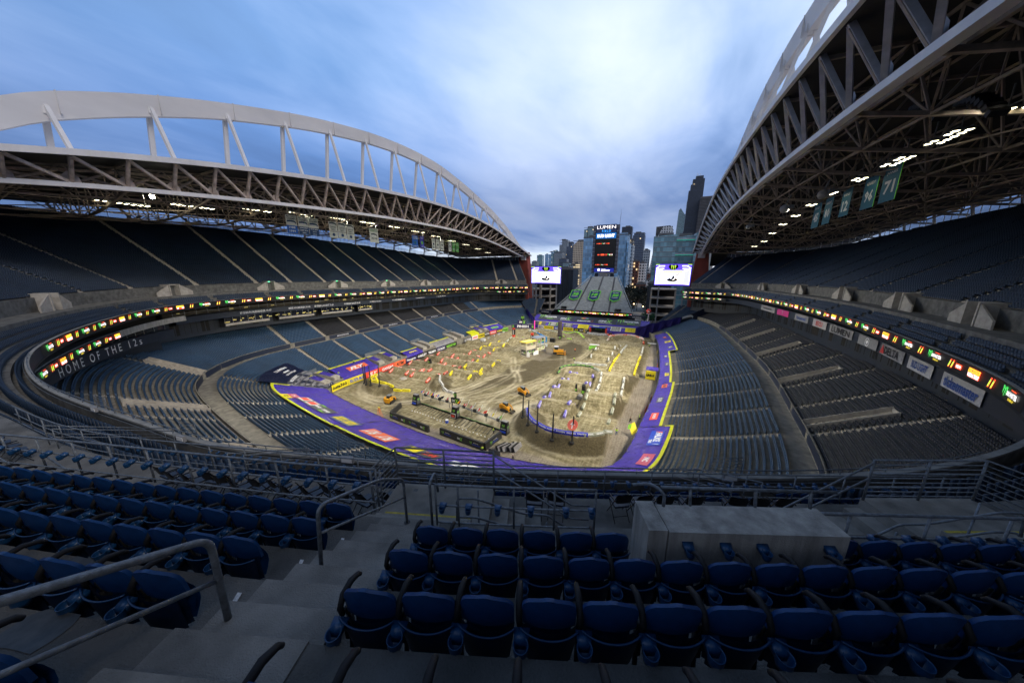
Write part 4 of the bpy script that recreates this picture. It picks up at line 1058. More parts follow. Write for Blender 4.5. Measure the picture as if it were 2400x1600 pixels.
building(-67,-60,620,18,88,F_STRIPE,'slim building with bright lit floors left of the navy tower')
building(-48,-43.5,415,10,64,F_GLT,'small leaning glass bay right of the blue glass block',roofbox=False)
building(-44,-32,420,16,46.5,F_BRICK,'red brick hotel with many lit windows')
building(-32,-24.5,430,14,44.5,F_WHITE,'small white old building beside the lit brick hotel')
building(-35,-26,520,16,64,F_GREY,'pale grey block behind the white old building')
building(-27,1,520,20,97,F_WHITE,'white gridded tower with a sloping left shoulder',top=[(0,0),(.62,0),(.62,62),(1,62),(1,97),(.56,97),(.25,78),(.18,60),(.12,45),(0,28)],roofbox=False)
building(-20.5,-2,524,24,98.5,F_VSTR,'dark ribbed top storeys behind the white gridded tower',top=[(0,84),(1,84),(1,98.5),(0,97.5)],roofbox=False)
building(-5,3.5,800,20,121,F_WHITE,'small white roof block right of the dark ribbed top')
building(8,52,1300,34,237,F_TEALP,'faceted glass tower with a sloping crown and crane',top=[(.05,0),(1,0),(1,232),(.62,222),(.3,243),(.18,236)],roofbox=False)
t=building(32,80,1150,36,300,F_DARK,'tallest black skyscraper with stepped shoulders',steps=[(0,.98,0,0.1)],roofbox=False)
for a_,b_,z1,dd in ((-24,12,150,0),(-22,16,240,2),(-21,17,268,4),(-17,17,285,6),(-13,18,300,8),(-6,14,309,12)):
    mb=MB(); mb.prism([(a_,dd),(b_,dd),(b_+2,38),(a_,38)],0,z1); mb.build('wall',F_DARK,t)
mb=MB(); [mb.tube([(x,20,305),(x,20,305+h)],.5,5) for x,h in ((-3,14),(0,11),(6,13))]; mb.build('antenna',M_WHITE,t)
t=building(64,101,1120,36,242,F_BRONZE,'lower brown half of the black skyscraper with curved floors',steps=[(.05,1,0,236),(.12,.95,236,242)],roofbox=False)
mb=MB(); 
for k in range(38): mb.box((0,-.8,90+4*k),(33,2.2,1.6))
mb.build('floor_band',M_RF,t)
building(86,98,1000,24,162,F_WHITE,'white banded slab just left of the right roof')
# crane beside the faceted tower
t=thing('tower_crane','thin tower crane above the faceted glass tower','crane',None,(46,1290,236)); mb=MB(); mb.bar((0,0,0),(0,0,14),.8,.8); mb.bar((-10,0,12),(26,0,15),.8,.8); mb.build('jib',M_RF,t)
t=thing('flagpole','thin bent mast high over the city right of the screen tower','mast',None,(-55,400,92)); mb=MB(); mb.tube([(0,0,-22),(0,0,0),(.6,0,8),(.1,0,13)],[.3,.22,.16,.05],6); mb.build('pole',M_RF,t)
# near teal office complex (three volumes)
def glassbox(x0,x1,y,dp,zt,lab,slope=0,mid=False):
    t=thing('office_block',lab,'office building','the teal glass office complex',(x0,y,0)); w=x1-x0
    mb=MB(); mb.add([(0,0,0),(w,0,0),(w,dp,0),(0,dp,0),(-slope*.3,0,zt-1.2),(w-slope*.0,0,zt),(w,dp,zt),(0,dp,zt)],[(0,1,5,4),(1,2,6,5),(2,3,7,6),(3,0,4,7),(4,5,6,7)]); mb.build('curtain_wall',F_GLT,t)
    mb=MB()
    for k in range(int(zt/4)): mb.box((w/2,-.12,k*4+3.9),(w*.995,.2,.22))
    mb.build('spandrel',M_STEELR,t)
    if mid:
        mb=MB()
        for zz in (zt-3,zt-15,zt-24): mb.box((w/2,-1.2,zz),(w,2.6,.9)); mb.box((w/2,-1.5,zz-.9),(w*.98,.15,.25),mi=1)
        for k in range(5): mb.bar((w*k/5,-1.2,zt-24),(w*(k+.5)/5,-1.2,zt-29),.35,.35); mb.bar((w*(k+.5)/5,-1.2,zt-29),(w*(k+1)/5,-1.2,zt-24),.35,.35)
        mb.build('terrace_truss',[M_STEELR,emat('green_strip',(.05,.6,.45),.7)],t)
    mb=MB(); mb.box((w*.5,dp*.5,zt+1.0),(w*.7,dp*.5,2)); mb.build('roof_plant',M_RF,t); return t
glassbox(-12,4.5,300,26,65.5,'left teal glass volume of the office complex',slope=3)
glassbox(4.5,18,306,24,65,'recessed middle volume of the office complex with trusses',mid=True)
t=glassbox(18,30.5,300,26,67,'right teal glass volume of the office complex')
mb=MB(); mb.prism([(11.2,-.4),(14.5,1),(14.5,26),(12.6,26)],0,66); mb.build('concrete_end',M_GREYB,t)
building(-12,4,262,16,27.0,facade('facade_ribs',(.03,.04,.055),(.012,.018,.03),400,1.1,.99,.6,0),'dark ribbed block below the right video screen',roofbox=True)
building(-98,-76,282,18,37,facade('facade_ribs',(.03,.04,.055),(.012,.018,.03),400,1.1,.99,.6,0),'dark ribbed block right of the left video screen')
# low rise streets
rr=random.Random(11)
for i,(x,y,w,h,m,l) in enumerate([(-150,470,22,16,F_BRICKD,'low red brick warehouse left of the bleachers'),(-128,430,20,14,F_BRICKD,'second low brick warehouse nearer the bleachers'),(-118,500,26,22,F_WHITE,'low white commercial block behind the warehouses'),(-30,380,10,21,F_BRICKD,'low brick building right of the bleachers'),(-20,390,9,25,F_WHITE,'small cream building above the street trees'),(-24,470,16,31,F_BRICKD,'brick block at the end of the street'),(-102,520,24,30,F_GREY,'grey mid rise behind the left warehouses'),(-66,450,14,28,F_BRICKD,'brick block behind the screen tower'),(-140,345,16,13,F_BRICKD,'long red roofed shed beside the left screen')]):
    building(x,x+w,y,14,h,m,l)
# street trees
M_BARK=mat('bark',(.06,.045,.035),.9); M_LEAF=mat('foliage_dark',(.030,.034,.022),.8,var=.5,scale=.6); M_LEAFG=mat('foliage_lit',(.02,.10,.04),.8,var=.5,scale=.6)
def tree(x,y,h,m,lab,seed):
    r=random.Random(seed); t=thing('tree',lab,'tree','street trees north of the stadium',(x,y,0)); mb=MB()
    mb.tube([(0,0,0),(.2,0,h*.3),(.1,.1,h*.55)],[.35,.25,.12],6)
    for k in range(5):
        a=r.uniform(0,6.28); mb.tube([(0.1,0,h*.3+k*.3),(math.cos(a)*h*.2,math.sin(a)*h*.2,h*.6)],[.14,.05],5)
    mb.build('trunk',M_BARK,t); mb=MB()
    for k in range(320):
        u=r.gauss(0,1),r.gauss(0,1),r.gauss(0,1); n=math.sqrt(sum(c*c for c in u)); q=r.random()**.45
        p=np.array([u[0]/n*h*.3*q*(1+.2*math.sin(k)),u[1]/n*h*.3*q,h*.66+u[2]/n*h*.32*q]); s=h*.05*r.uniform(.5,1.4)
        a=np.array([r.gauss(0,1) for _ in range(3)]); a/=np.linalg.norm(a); b=np.cross(a,[r.gauss(0,1) for _ in range(3)]); b/=np.linalg.norm(b)
        mb.add([p-a*s,p+b*s*.6,p+a*s,p-b*s*.6],[(0,1,2,3)])
    mb.build('crown',m,t)
for i,(x,y,h) in enumerate([(-31,330,24),(-26,320,22),(-29,300,19),(-22,310,21),(-18,330,23),(-15,300,17),(-24,280,13),(-13,285,12)]): tree(x,y,h,M_LEAF,'dark bare street tree right of the bleachers, %s from the left'%ordn(i) if 0 else 'dark street tree in the row right of the bleachers',i)
for i,(x,y,h) in enumerate([(-11,232,9),(-6,236,8)]): tree(x,y,h,M_LEAFG,'tree lit green beside the round red sign',30+i)
M_GLOBE=emat('street_light',(1,.62,.25),14)
for i,(x,y,h) in enumerate([(-14,262,9),(-12,285,9),(-10.5,310,9),(-10,340,9),(-20,250,12),(-98,240,6),(-11,370,9)]):
    t=thing('street_lamp','orange street lamp north of the stadium','street lamp','street lamps north of the stadium',(x,y,0)); mb=MB(); mb.tube([(0,0,0),(0,0,h)],.09,6); mb.build('pole',M_STEELP,t); mb=MB(); mb.ball((0,0,h+.2),.32,8,6); mb.build('lamp_head',M_GLOBE,t)
# ================================================================ north end structures
# video screens
E_SCRW=emat('screen_white',(.86,.88,1),2.0); E_SCRP=emat('screen_violet',(.13,.07,.85),1.1); E_SCRB=emat('screen_lilac',(.55,.55,1),1.3); E_GOLD=emat('screen_gold',(.75,.5,.1),.6); E_BLK=mat('screen_black',(.01,.01,.012),.5,var=0); E_LIME=emat('screen_lime',(.5,.8,.05),1)
def screen(x0,x1,y,z0,z1,lab):
    t=thing('video_screen',lab,'video screen','the two video screens',((x0+x1)/2,y,(z0+z1)/2)); w=x1-x0; h=z1-z0
    mb=MB(); mb.box((0,.9,0),(w+.7,1.6,h+.7)); mb.build('housing',M_FASC,t)
    mb=MB(); X=(1,0,0); Z=(0,0,1)
    def pl(pts,mi,dy): mb.add([(p[0]*w/2,-dy,p[1]*h/2) for p in pts],[tuple(range(len(pts)))],mi)
    pl([(-1,-1),(1,-1),(1,1),(-1,1)],0,.0)
    pl([(-1,-1),(1,-1),(1,-.93),(.6,-.88),(-.6,-.88),(-1,-.93)],1,.02)
    pl([(-1,1),(1,1),(1,.72),(.75,.5),(.55,.42),(-.55,.42),(-.75,.5),(-1,.72)],1,.02)
    pl([(-1,-.93),(-.96,-.93),(-.96,.7),(-1,.72)],1,.02); pl([(1,-.93),(.96,-.93),(.96,.7),(1,.72)],1,.02)
    for s in (-1,1):
        pl([(s*.98,.62),(s*.78,.88),(s*.48,.88),(s*.48,.78),(s*.76,.78),(s*.93,.55)],0,.04)
        pl([(s*.8,.62),(s*.5,.62),(s*.5,.56),(s*.76,.56)],0,.04); pl([(s*.56,-.6),(s*.6,-.6),(s*.62,.6),(s*.58,.6)],2,.04)
        pl([(s*.95,-.8),(s*.62,-.8),(s*.64,.3),(s*.9,.45)],2,.015)
        pl([(s*1,1),(s*.78,1),(s*.78,.93),(s*1,.93)],5,.05)
    pl([(-.24,.95),(.24,.95),(.28,.7),(.1,.45),(-.1,.45),(-.28,.7)],4,.05)
    pl([(-.55,.33),(.55,.33),(.55,.24),(-.55,.24)],3,.05)
    claw(mb,(0,-.08,.66*h/2),X,Z,h*.26,5)
    # stylised letter block with a big X
    pl([(-.3,-.5),(-.2,-.02),(.02,.02),(.16,-.3),(.3,-.55),(.1,-.66),(-.2,-.62)],4,.05)
    put_text(mb,'SM',(-.22*w/2,-.09,-.2*h/2),X,Z,h=h*.17,w=w*.24,mi=0,bold=.06,shear=.2)
    put_text(mb,'X',(.22*w/2,-.08,-.2*h/2),X,Z,h=h*.37,w=w*.26,mi=4,bold=.08,shear=.25)
    put_text(mb,'X',(.22*w/2,-.10,-.2*h/2),X,Z,h=h*.33,w=w*.23,mi=3,bold=.03,shear=.25)
    put_text(mb,'X',(.22*w/2,-.12,-.2*h/2),X,Z,h=h*.30,w=w*.21,mi=0,bold=.0,shear=.25)
    mb.build('display',[E_SCRW,E_SCRP,E_SCRB,E_GOLD,E_BLK,E_LIME],t)
    for s in (-.35,.35):
        mb=MB(); mb.bar((w*s,1.2,-h/2),(w*s,1.2,-h/2-(z0-.5)+0),.8,.8); mb.build('support',M_GREYB,t)
screen(-92,-68.9,222,27.3,39.4,'left video screen glowing white and violet beside the left roof pylon')
screen(-6.7,13.3,222,27.8,40.7,'right video screen glowing white and violet below the teal offices')
# concrete frame left of the bleachers
t=thing('parking_structure','grey concrete open frame with four decks under the left video screen','parking structure',None,(-88,234,0))
for zz in (5.5,11,16.5,22): mb=MB(); mb.box((0,5,zz),(17,14,.9)); mb.build('deck',M_VOM,t)
for x in (-8,0,8): mb=MB(); mb.box((x,-2.2,12),(1.8 if x==0 else 1.0,1,27)); mb.build('column',M_VOM,t)
mb=MB(); mb.box((0,12,13),(17,.3,26)); mb.build('back_wall',M_DARK,t)
t=thing('service_building','pale grey podium behind the right corner seats','building',None,(-1,246,0))
for zz in (6,12,18,24): mb=MB(); mb.box((0,0,zz),(16,14,.8)); mb.build('deck',M_VOM,t)
for x in (-7.5,7.5): mb=MB(); mb.box((x,-6,12),(1,1,24)); mb.build('column',M_VOM,t)
mb=MB(); mb.box((0,6.8,12),(16,.3,24)); mb.build('back_wall',M_DARK,t)
# bleachers
M_ALU=mat('bleacher_aluminium',(.60,.63,.62),.6,metal=.0,var=.2,scale=.5)
M_ALUD=mat('bleacher_dark',(.12,.125,.13),.7,var=.2)  # even dark grey of the substructure under the benches
nest=thing('bleachers','triangular grey aluminium bleachers rising to the screen tower','bleachers'); NB=42
def nx_(f): return -70.5+(17)*f**1.0*1.0, -18+(-16)*f
mb=MB(); l0,r0=nx_(0); l1,r1=nx_(1); mb.add([(l0,217,9),(r0,217,9),(r1,255,31.5),(l1,255,31.5),(l0,217,6.5),(r0,217,6.5),(r1,257,6.5),(l1,257,6.5)],[(0,1,2,3),(0,4,5,1),(1,5,6,2),(3,7,4,0)]); mb.build('substructure',M_ALUD,nest)
for k in range(NB):
    f=(k+.5)/NB; l,r=nx_(f); yy=217+38*f; zz=9.2+22.5*f
    mb=MB(); segs=[(l,-57+3*f),(-55.8+3*f,-45.2),(-44,-33.5-3*f),(-32.3-3*f,r)] 
    for a_,b_ in segs:
        if b_-a_>.5: mb.box(((a_+b_)/2,yy,zz+.42),(b_-a_,.42,.08)); mb.box(((a_+b_)/2,yy-.2,zz+.2),(b_-a_,.05,.3)); mb.box(((a_+b_)/2,yy-.42,zz+.06),(b_-a_,.36,.06))
    mb.build('bench_row',M_ALU,nest)
for s,(a0,a1) in enumerate((((-71,217,9.6),(-53.8,255,32.2)),((-17.5,217,9.6),(-33.6,255,32.2)))):
    mb=MB(); a=np.array(a0);b=np.array(a1)
    for dz in (.2,.7,1.2): mb.bar(a+(0,0,dz),b+(0,0,dz),.08,.08)
    for k in range(20): p=a+(b-a)*k/19; mb.bar(p,p+(0,0,1.2),.08,.08)
    mb.build('side_rail',M_ALU,nest)
for xx in (-56.4,-44.6,-33):
    mb=MB(); 
    for k in range(40): f=k/40; x_=xx+(3*f if xx<-50 else (-3*f if xx>-40 else 0)); mb.box((x_,217.4+38*f,9.35+22.5*f),(1.0,.5,.3))
    mb.build('aisle_stair',M_GREYB,nest)
for xx in (-64.5,-27.2): # stair mouths at the front
    mb=MB()
    for s in (-1,1): mb.bar((xx+s*2.4,217,12.4),(xx+s*2.4,222,13.2),.15,.15); mb.bar((xx+s*2.4,217,9.4),(xx+s*2.4,217,12.4),.15,.15)
    for k in range(6): mb.bar((xx-2.4+k*.96,217,9.4),(xx-2.4+k*.96,217,11.2-k*.25),.1,.1)
    mb.build('stair_rail',M_ALU,nest)
    mb=MB(); mb.box((xx,218.5,10.3),(4,2.6,2.2)); mb.build('entrance',M_DARK,nest)
mb=MB(); mb.box((-44.2,216.2,8.1),(54,.6,1.9)); led=mb.build('ribbon_board',M_LED,nest)
mb=MB()
for k in range(3):
    for it,dx in SEQ:
        xq=-66+k*17.5+dx*.85
        if xq>-19: continue
        def fn(X,Y,xq=xq): return np.stack([xq+X,0*X+215.85,8.1+Y],1)
        ribbon_items_fn(mb,fn,it,1.3)
mb.build('lit_graphics',[E_W,E_G,E_Y,E_R],led)
mb2=MB(); mb2.box((-44,218,5.2),(56,2,3.8)); mb2.build('under_wall',M_DARK,nest)
# number banners on the bleachers
for (xa,xb,num) in ((-64,-55.8,'38'),(-49.8,-42,'18'),(-35,-27.6,'50')):
    c=np.array(((xa+xb)/2,231.2,18.45)); ux=np.array((1.,0,0)); uy=np.array((0,38,22.5)); uy/=np.linalg.norm(uy); nn=np.cross(ux,uy); w=(xb-xa)
    t=thing('number_banner','navy shield banner with lime outline and number %s laid on the bleachers'%num,'banner','shield banners on the bleachers',tuple(c))
    mb=MB()
    def sh(k,mi,o): 
        p=[(-.5,.52),(0,.60),(.5,.52),(.46,-.42),(0,-.62),(-.46,-.42)]; mb.add([nn*o+ux*a*w*k+uy*b*12*k*.92 for a,b in p],[tuple(range(6))],mi)
    sh(1,1,.75); sh(.88,0,.80)
    put_text(mb,num,nn*.86+uy*.8,ux,uy,w=w*.6,h=3.4,mi=1,bold=.05,shear=.2); put_text(mb,'CHAMPS',nn*.86-uy*2.2,ux,uy,w=w*.55,h=.9,mi=2); put_text(mb,'RETIRED',nn*.86+uy*4,ux,uy,w=w*.5,h=.8,mi=2)
    mb.build('cloth',[M_BNAVY,M_LIME,M_LET],t)
# screen tower
tw=thing('screen_tower','tall black screen tower reading LUMEN FIELD, BUD LIGHT and Zillow','screen tower',None,(-45,258,0))
mb=MB(); mb.box((-.2,1.8,53),(15.4,2.4,35.4)); mb.build('core',M_DARK,tw)
for s in (-1,1): 
    mb=MB(); mb.box((s*8.9-.2,1.6,52.5),(1.7,2.2,36)); mb.build('side_frame',mat('tower_frame',(.10,.10,.13),.6,metal=.4),tw)
    mb=MB(); 
    for k in range(12): mb.box((s*8.9-.2,.4,36+3*k),(1.8,.3,.25))
    mb.build('frame_rib',M_STEELR,tw)
mb=MB(); mb.box((-.2,2,33),(6,2.5,5)); mb.build('pedestal',M_GREYB,tw)
for s in (-6,6): mb=MB(); mb.box((s,2.4,32),(2.6,2,5)); mb.build('louvre',M_FASC,tw)
P_N=emat('panel_navy',(.01,.02,.07),.5); P_B=emat('panel_blue',(.01,.13,.42),.8); P_Z=emat('panel_zblue',(.01,.02,.25),.8); E_CY=emat('led_cyan',(.03,.35,1),1.6)
X=(1,0,0); Z=(0,0,1)
def tp(z0,z1,m,name='panel'): mb=MB(); mb.box((-.2,.5,(z0+z1)/2),(15.2,.25,z1-z0-.15)); return mb.build(name,m,tw)
o=tp(65,71,P_N); mb=MB(); put_text(mb,'LUMEN',(-.2,.33,69),X,Z,w=14.0,h=2.3,mi=0,bold=.0); put_text(mb,'FIELD',(0,.33,66.2),X,Z,w=6.6,h=1.4,mi=1,bold=.0,space=1.2); mb.build('lettering',[E_W,E_CY],o)
o=tp(60.6,64.9,P_B); mb=MB(); put_text(mb,'BUD LIGHT',(-.2,.33,62.7),X,Z,w=13.0,h=2.4,mi=0,bold=.07); mb.build('lettering',[E_W],o)
o=tp(35.4,38.4,P_Z); mb=MB(); put_text(mb,'Zillow',(1.0,.33,36.8),X,Z,w=7.2,h=1.7,mi=0,bold=.05); quad(mb,(-4.2,.33,36.8),X,Z,1.7,1.3,0); mb.add([(-5.3,.33,37.3),(-3.1,.33,37.3),(-4.2,.33,38.2)],[(0,1,2)],0); quad(mb,(-4.2,.31,36.8),X,Z,.9,.4,1); mb.build('lettering',[E_W,P_Z],o)
o=tp(38.5,60.5,M_LED)

mb=MB()
for zz,sc,xs in ((57,.75,-6.5),(48.6,1.35,-5),(41,.75,-6.8)):
    x=xs
    for it,dx in (('N',0),('B',2.4),('C',4.6),('M',7.2),('C',9.8),('B',12)):
        if x+dx*sc*.95>6.6: break
        ribbon_items_fn(mb,lambda X_,Y_,x=x+dx*sc*.95: np.stack([x+X_,0*X_+.3,zz+Y_],1)*np.array((1,1,1))+np.array((0,0,0)),it,sc)
mb.build('lit_graphics',[E_W,E_G,E_Y,E_R],o)
# ================================================================ dirt floor
GX=np.arange(-94,4.01,.4); GY=np.arange(43,200.01,.4); XX,YY=np.meshgrid(GX,GY,indexing='ij')
rs=np.random.RandomState(5)
def vnoise(sx,sy,seed,rot=0):
    r=np.random.RandomState(seed); c,s=math.cos(rot),math.sin(rot); U=(XX*c+YY*s)/sx; V=(-XX*s+YY*c)/sy
    G=r.rand(256,256); iu=np.floor(U).astype(int); iv=np.floor(V).astype(int); fu=U-iu; fv=V-iv; fu=fu*fu*(3-2*fu); fv=fv*fv*(3-2*fv)
    g=lambda a,b:G[a%256,b%256]
    return (g(iu,iv)*(1-fu)+g(iu+1,iv)*fu)*(1-fv)+(g(iu,iv+1)*(1-fu)+g(iu+1,iv+1)*fu)*fv-.5
def ss(x,a,b):
    t=np.clip((x-a)/(b-a),0,1); return t*t*(3-2*t)
def lane(x0,x1,fe=1.2): return ss(XX,x0-fe,x0)*(1-ss(XX,x1,x1+fe))
def laneY(y0,y1,fe=1.2): return ss(YY,y0-fe,y0)*(1-ss(YY,y1,y1+fe))
def hump(y,up,dn,top=.3):
    """ridge across a lane: rises over `up` metres before y, falls over `dn` metres after"""
    return ss(YY,y-up,y-top*.2)*(1-ss(YY,y+top,y+top+dn))
Hh=np.zeros_like(XX); WET_SHADE=np.zeros_like(XX); DRY=np.zeros_like(XX); CON=np.zeros_like(XX)
def addmax(h): 
    global Hh; Hh=np.maximum(Hh,h)
base=.25*vnoise(9,9,1)+.12*vnoise(3,3,2)
A=lane(-89,-68)
for y,h in ((80.3,2.0),(90.8,1.9),(98.8,2.0),(106.2,2.0),(114,1.8),(122,1.6),(130,1.8)): addmax(A*h*hump(y,3.4,2.4))
B=lane(-66.5,-57)
for y,h in ((87.6,2.1),(96.6,2.6),(104,2.1)): addmax(B*h*hump(y,3.0,2.2,.8))
C=lane(-76,-66.5)
for y,h in ((122.6,1.9),(131,2.4),(140,1.6)): addmax(C*h*hump(y,3.6,2.6,.5))
D=lane(-28,-18.8)
for y,h in ((75.6,2.9),(84,2.8),(92.4,2.8),(100.4,2.6)): addmax(D*h*hump(y,4.4,2.6,.8))
E_=lane(-17.8,-8.3)
for y,h in ((85,3.4),(102,3.6)): addmax(E_*h*hump(y,9.5,4.0,1.6))
F_=lane(-16.3,-6.4)
wh=.45+.32*np.sin((YY-117)/3.1*2*math.pi); addmax(F_*laneY(116.5,158)*np.clip(wh,0,2))
G_=lane(-26.5,-17.6)
for y,h in ((131,2.0),(139.5,2.2),(147,2.2),(154,2.1)): addmax(G_*h*hump(y,3.2,2.6,.9))
# finish jump
addmax(lane(-71,-62.5)*2.8*hump(144.5,11,4,.5)); addmax(lane(-75,-56,3)*laneY(118,143,3)*.6)
# bermed corners: ring sections
def berm(cx,cy,r,h,a0,a1,w=2.2,outer=4.0):
    d=np.hypot(XX-cx,YY-cy); an=np.degrees(np.arctan2(YY-cy,XX-cx))%360
    a0%=360; span=(a1-a0)%360; k=(an-a0)%360; m=ss(k,0,18)*(1-ss(k,span-18,span)); m=np.where(k<span,m,0)
    prof=ss(d,r-5.5,r)*(1-ss(d,r+.6,r+.6+outer)); addmax(h*prof*m)
    return prof*m
b1=berm(-17.6,71,11.2,2.8,175,345); b2=berm(-16,167,8.8,2.3,5,175,outer=3); b3=berm(-24.6,104,7.2,2.2,0,185); b4=berm(-77.3,73.5,9,2.4,165,300); b5=berm(-58,81,8,1.9,165,260,outer=3)
b6=berm(-60,160,10,2.2,10,170,outer=3); b7=berm(-44,162,14,1.6,15,110,outer=3)
def poly(pts,fe=1.5):
    p=np.array(pts,float); ins=np.zeros(XX.shape,bool); dm=np.full(XX.shape,1e9)
    for i in range(len(p)):
        a=p[i];b=p[(i+1)%len(p)]
        c=((a[1]>YY)!=(b[1]>YY)); xi=(b[0]-a[0])*(YY-a[1])/((b[1]-a[1])+1e-9)+a[0]; ins^=c&(XX<xi)
        ab=b-a; t=np.clip(((XX-a[0])*ab[0]+(YY-a[1])*ab[1])/(ab@ab),0,1); dm=np.minimum(dm,np.hypot(XX-a[0]-ab[0]*t,YY-a[1]-ab[1]*t))
    sd=np.where(ins,dm,-dm); return ss(sd,-fe,fe)
wob=vnoise(4,4,9)*3
p_=poly([(-52,78),(-44,88),(-37.7,94.8),(-33.4,116),(-31,138),(-34.4,152),(-41.5,157),(-46.1,140),(-47,122),(-51,100)],2.0)
WET_SHADE+=p_*.95; Hh+=p_*.25*vnoise(2,7,12,.15)
WET_SHADE+=.9*poly([(-9,97),(-3.5,98),(-2.8,104),(-4,111),(-7,115),(-10,112),(-9,104)],1.2)+.9*poly([(-9.5,76),(-5,80),(-4.3,87),(-8,91),(-10,84)],1.2)+.7*poly([(-27,57),(-20,54.5),(-8,58),(-6.5,66),(-9,72),(-6,62),(-14,59.5)],1.5)
WET_SHADE+=.6*poly([(-8,117),(-4.5,118),(-4,150),(-7,158),(-6.3,140)],.8)
addmax(1.1*poly([(-9.5,97),(-5.2,99),(-4,105),(-6,112),(-10,114)],2.5)); 
WET_SHADE+=.55*b1*(np.hypot(XX+17.6,YY-71)>11.4)+.5*b4*(np.hypot(XX+77.3,YY-73.5)>9.2)+.4*b5+.35*b7
DRY+=poly([(-36,72),(-30,80),(-27.8,79),(-28.6,71),(-32,68)],1.0)*1.0
Hh-=poly([(-36,72),(-30,80),(-27.8,79),(-28.6,71),(-32,68)],1.0)*.25
DRY+=.9*poly([(-60,63.5),(-47,62),(-33,60),(-32,65),(-46,71),(-60,73)],2)*np.clip(vnoise(2.5,5,31)*3+.4,0,1)
def trackline(pts,w=.55,amt=.7,wet=.5,gauge=1.7):
    global DRY,WET_SHADE,Hh
    P=spline([(a,b,0) for a,b in pts],.6,1)[:,:2]; dm=np.full(XX.shape,1e9); sd=np.zeros(XX.shape)
    x0,x1=P[:,0].min()-4,P[:,0].max()+4; y0,y1=P[:,1].min()-4,P[:,1].max()+4; i0,i1=np.searchsorted(GX,[x0,x1]); j0,j1=np.searchsorted(GY,[y0,y1]); A_=XX[i0:i1,j0:j1]; B_=YY[i0:i1,j0:j1]; D_=np.full(A_.shape,1e9)
    for p in P: D_=np.minimum(D_,np.hypot(A_-p[0],B_-p[1]))
    l1=np.exp(-((D_-gauge/2)/w)**2); mid=np.exp(-(D_/(gauge*1.6))**2)
    n=np.clip(vnoise(3,3,int(P[0,0]*-3)%50)[i0:i1,j0:j1]*1.6+.7,0,1)
    DRY[i0:i1,j0:j1]+=amt*l1*n; WET_SHADE[i0:i1,j0:j1]+=wet*mid*(1-l1)*n*.7; Hh[i0:i1,j0:j1]-=.10*l1*n
for k_,pts in enumerate([[(-38,60),(-40,72),(-37,86),(-33,100),(-34,116),(-38,130)],[(-41,58),(-44,74),(-42,90),(-50,104),(-56,116)],[(-68,58),(-60,66),(-50,72),(-42,82),(-36,97)],[(-84,60),(-72,58),(-64,62),(-56,72),(-52,88)],[(-30,56),(-34,62),(-36,72),(-32,82),(-31,96),(-30,110)],[(-62,66),(-56,78),(-52,92),(-46,104)],[(-24,53),(-30,54),(-34,60),(-40,66)],[(-10,52),(-18,53),(-26,55),(-31,62),(-32,74)],[(-55,108),(-50,118),(-40,122),(-30,130),(-30,150),(-36,168)],[(-60,128),(-58,140),(-52,150),(-44,158),(-34,166)],[(-88,66),(-80,60),(-70,60)],[(-46,70),(-40,76),(-34,92)],[(-54,70),(-49,82),(-47,96),(-50,108)],[(-5.5,60),(-5.8,75),(-4.6,92)]]): trackline(pts,wet=.55 if k_<13 else .2,amt=.8 if k_%2 else .5,w=.5)
# concrete strip on the right and at the start straight
edge=np.interp(YY,[43,57,74,92,113,130,147,165,200],[-8.2,-8.1,-7.6,-6.6,-4.9,-4.3,-3.9,-3.6,-3]) + .7*vnoise(3,3,40)
CON=ss(XX,edge-.4,edge+.4)
CON=np.maximum(CON,1-ss(YY,53.2+.4*vnoise(2,2,8)*2,54.2))
CON=np.maximum(CON,.8*poly([(-56,121),(-44,118),(-42,132),(-47,141),(-55,140)],1.2)*.9)
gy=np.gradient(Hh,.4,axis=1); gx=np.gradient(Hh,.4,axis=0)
WET_SHADE+=.55*np.clip(np.abs(gx)*1.6,0,1)*(Hh>.15)+.45*np.clip(-gy*1.2,0,1)  # dark loose soil on side slopes; shade painted on far-falling faces for relief
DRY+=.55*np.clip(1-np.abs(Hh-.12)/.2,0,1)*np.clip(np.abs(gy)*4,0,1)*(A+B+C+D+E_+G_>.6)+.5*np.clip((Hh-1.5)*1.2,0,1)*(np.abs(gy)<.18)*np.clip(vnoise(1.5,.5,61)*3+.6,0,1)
rough=.16*vnoise(1.4,1.4,3)+.10*vnoise(.8,.8,4)+.22*vnoise(1.0,9,6,.3)*(1-.5*A)+.18*vnoise(.9,6,7,-.5)
track=.10*np.sin(XX*2.4+vnoise(12,12,21)*9)*np.clip(vnoise(10,14,22)*4,0,1)
Zt=Hh+(base+rough+track)*(1-CON)*np.where(Hh>.2,1.0,.8)+.25*(1-CON)-.02
face=np.zeros_like(XX)
# ruts running up the ramps
Zt+= .12*vnoise(.55,12,55)*np.clip(Hh,0,1)
Zt[:]=np.where(CON>.5,np.minimum(Zt,.02),Zt)
mbf=bpy.data.meshes.new('dirt_floor'); na,nb=XX.shape
V=np.stack([XX,YY,Zt],2).reshape(-1,3); i0=(np.arange(na-1)[:,None]*nb+np.arange(nb-1)[None,:]).ravel()
F=np.stack([i0,i0+nb,i0+nb+1,i0+1],1)
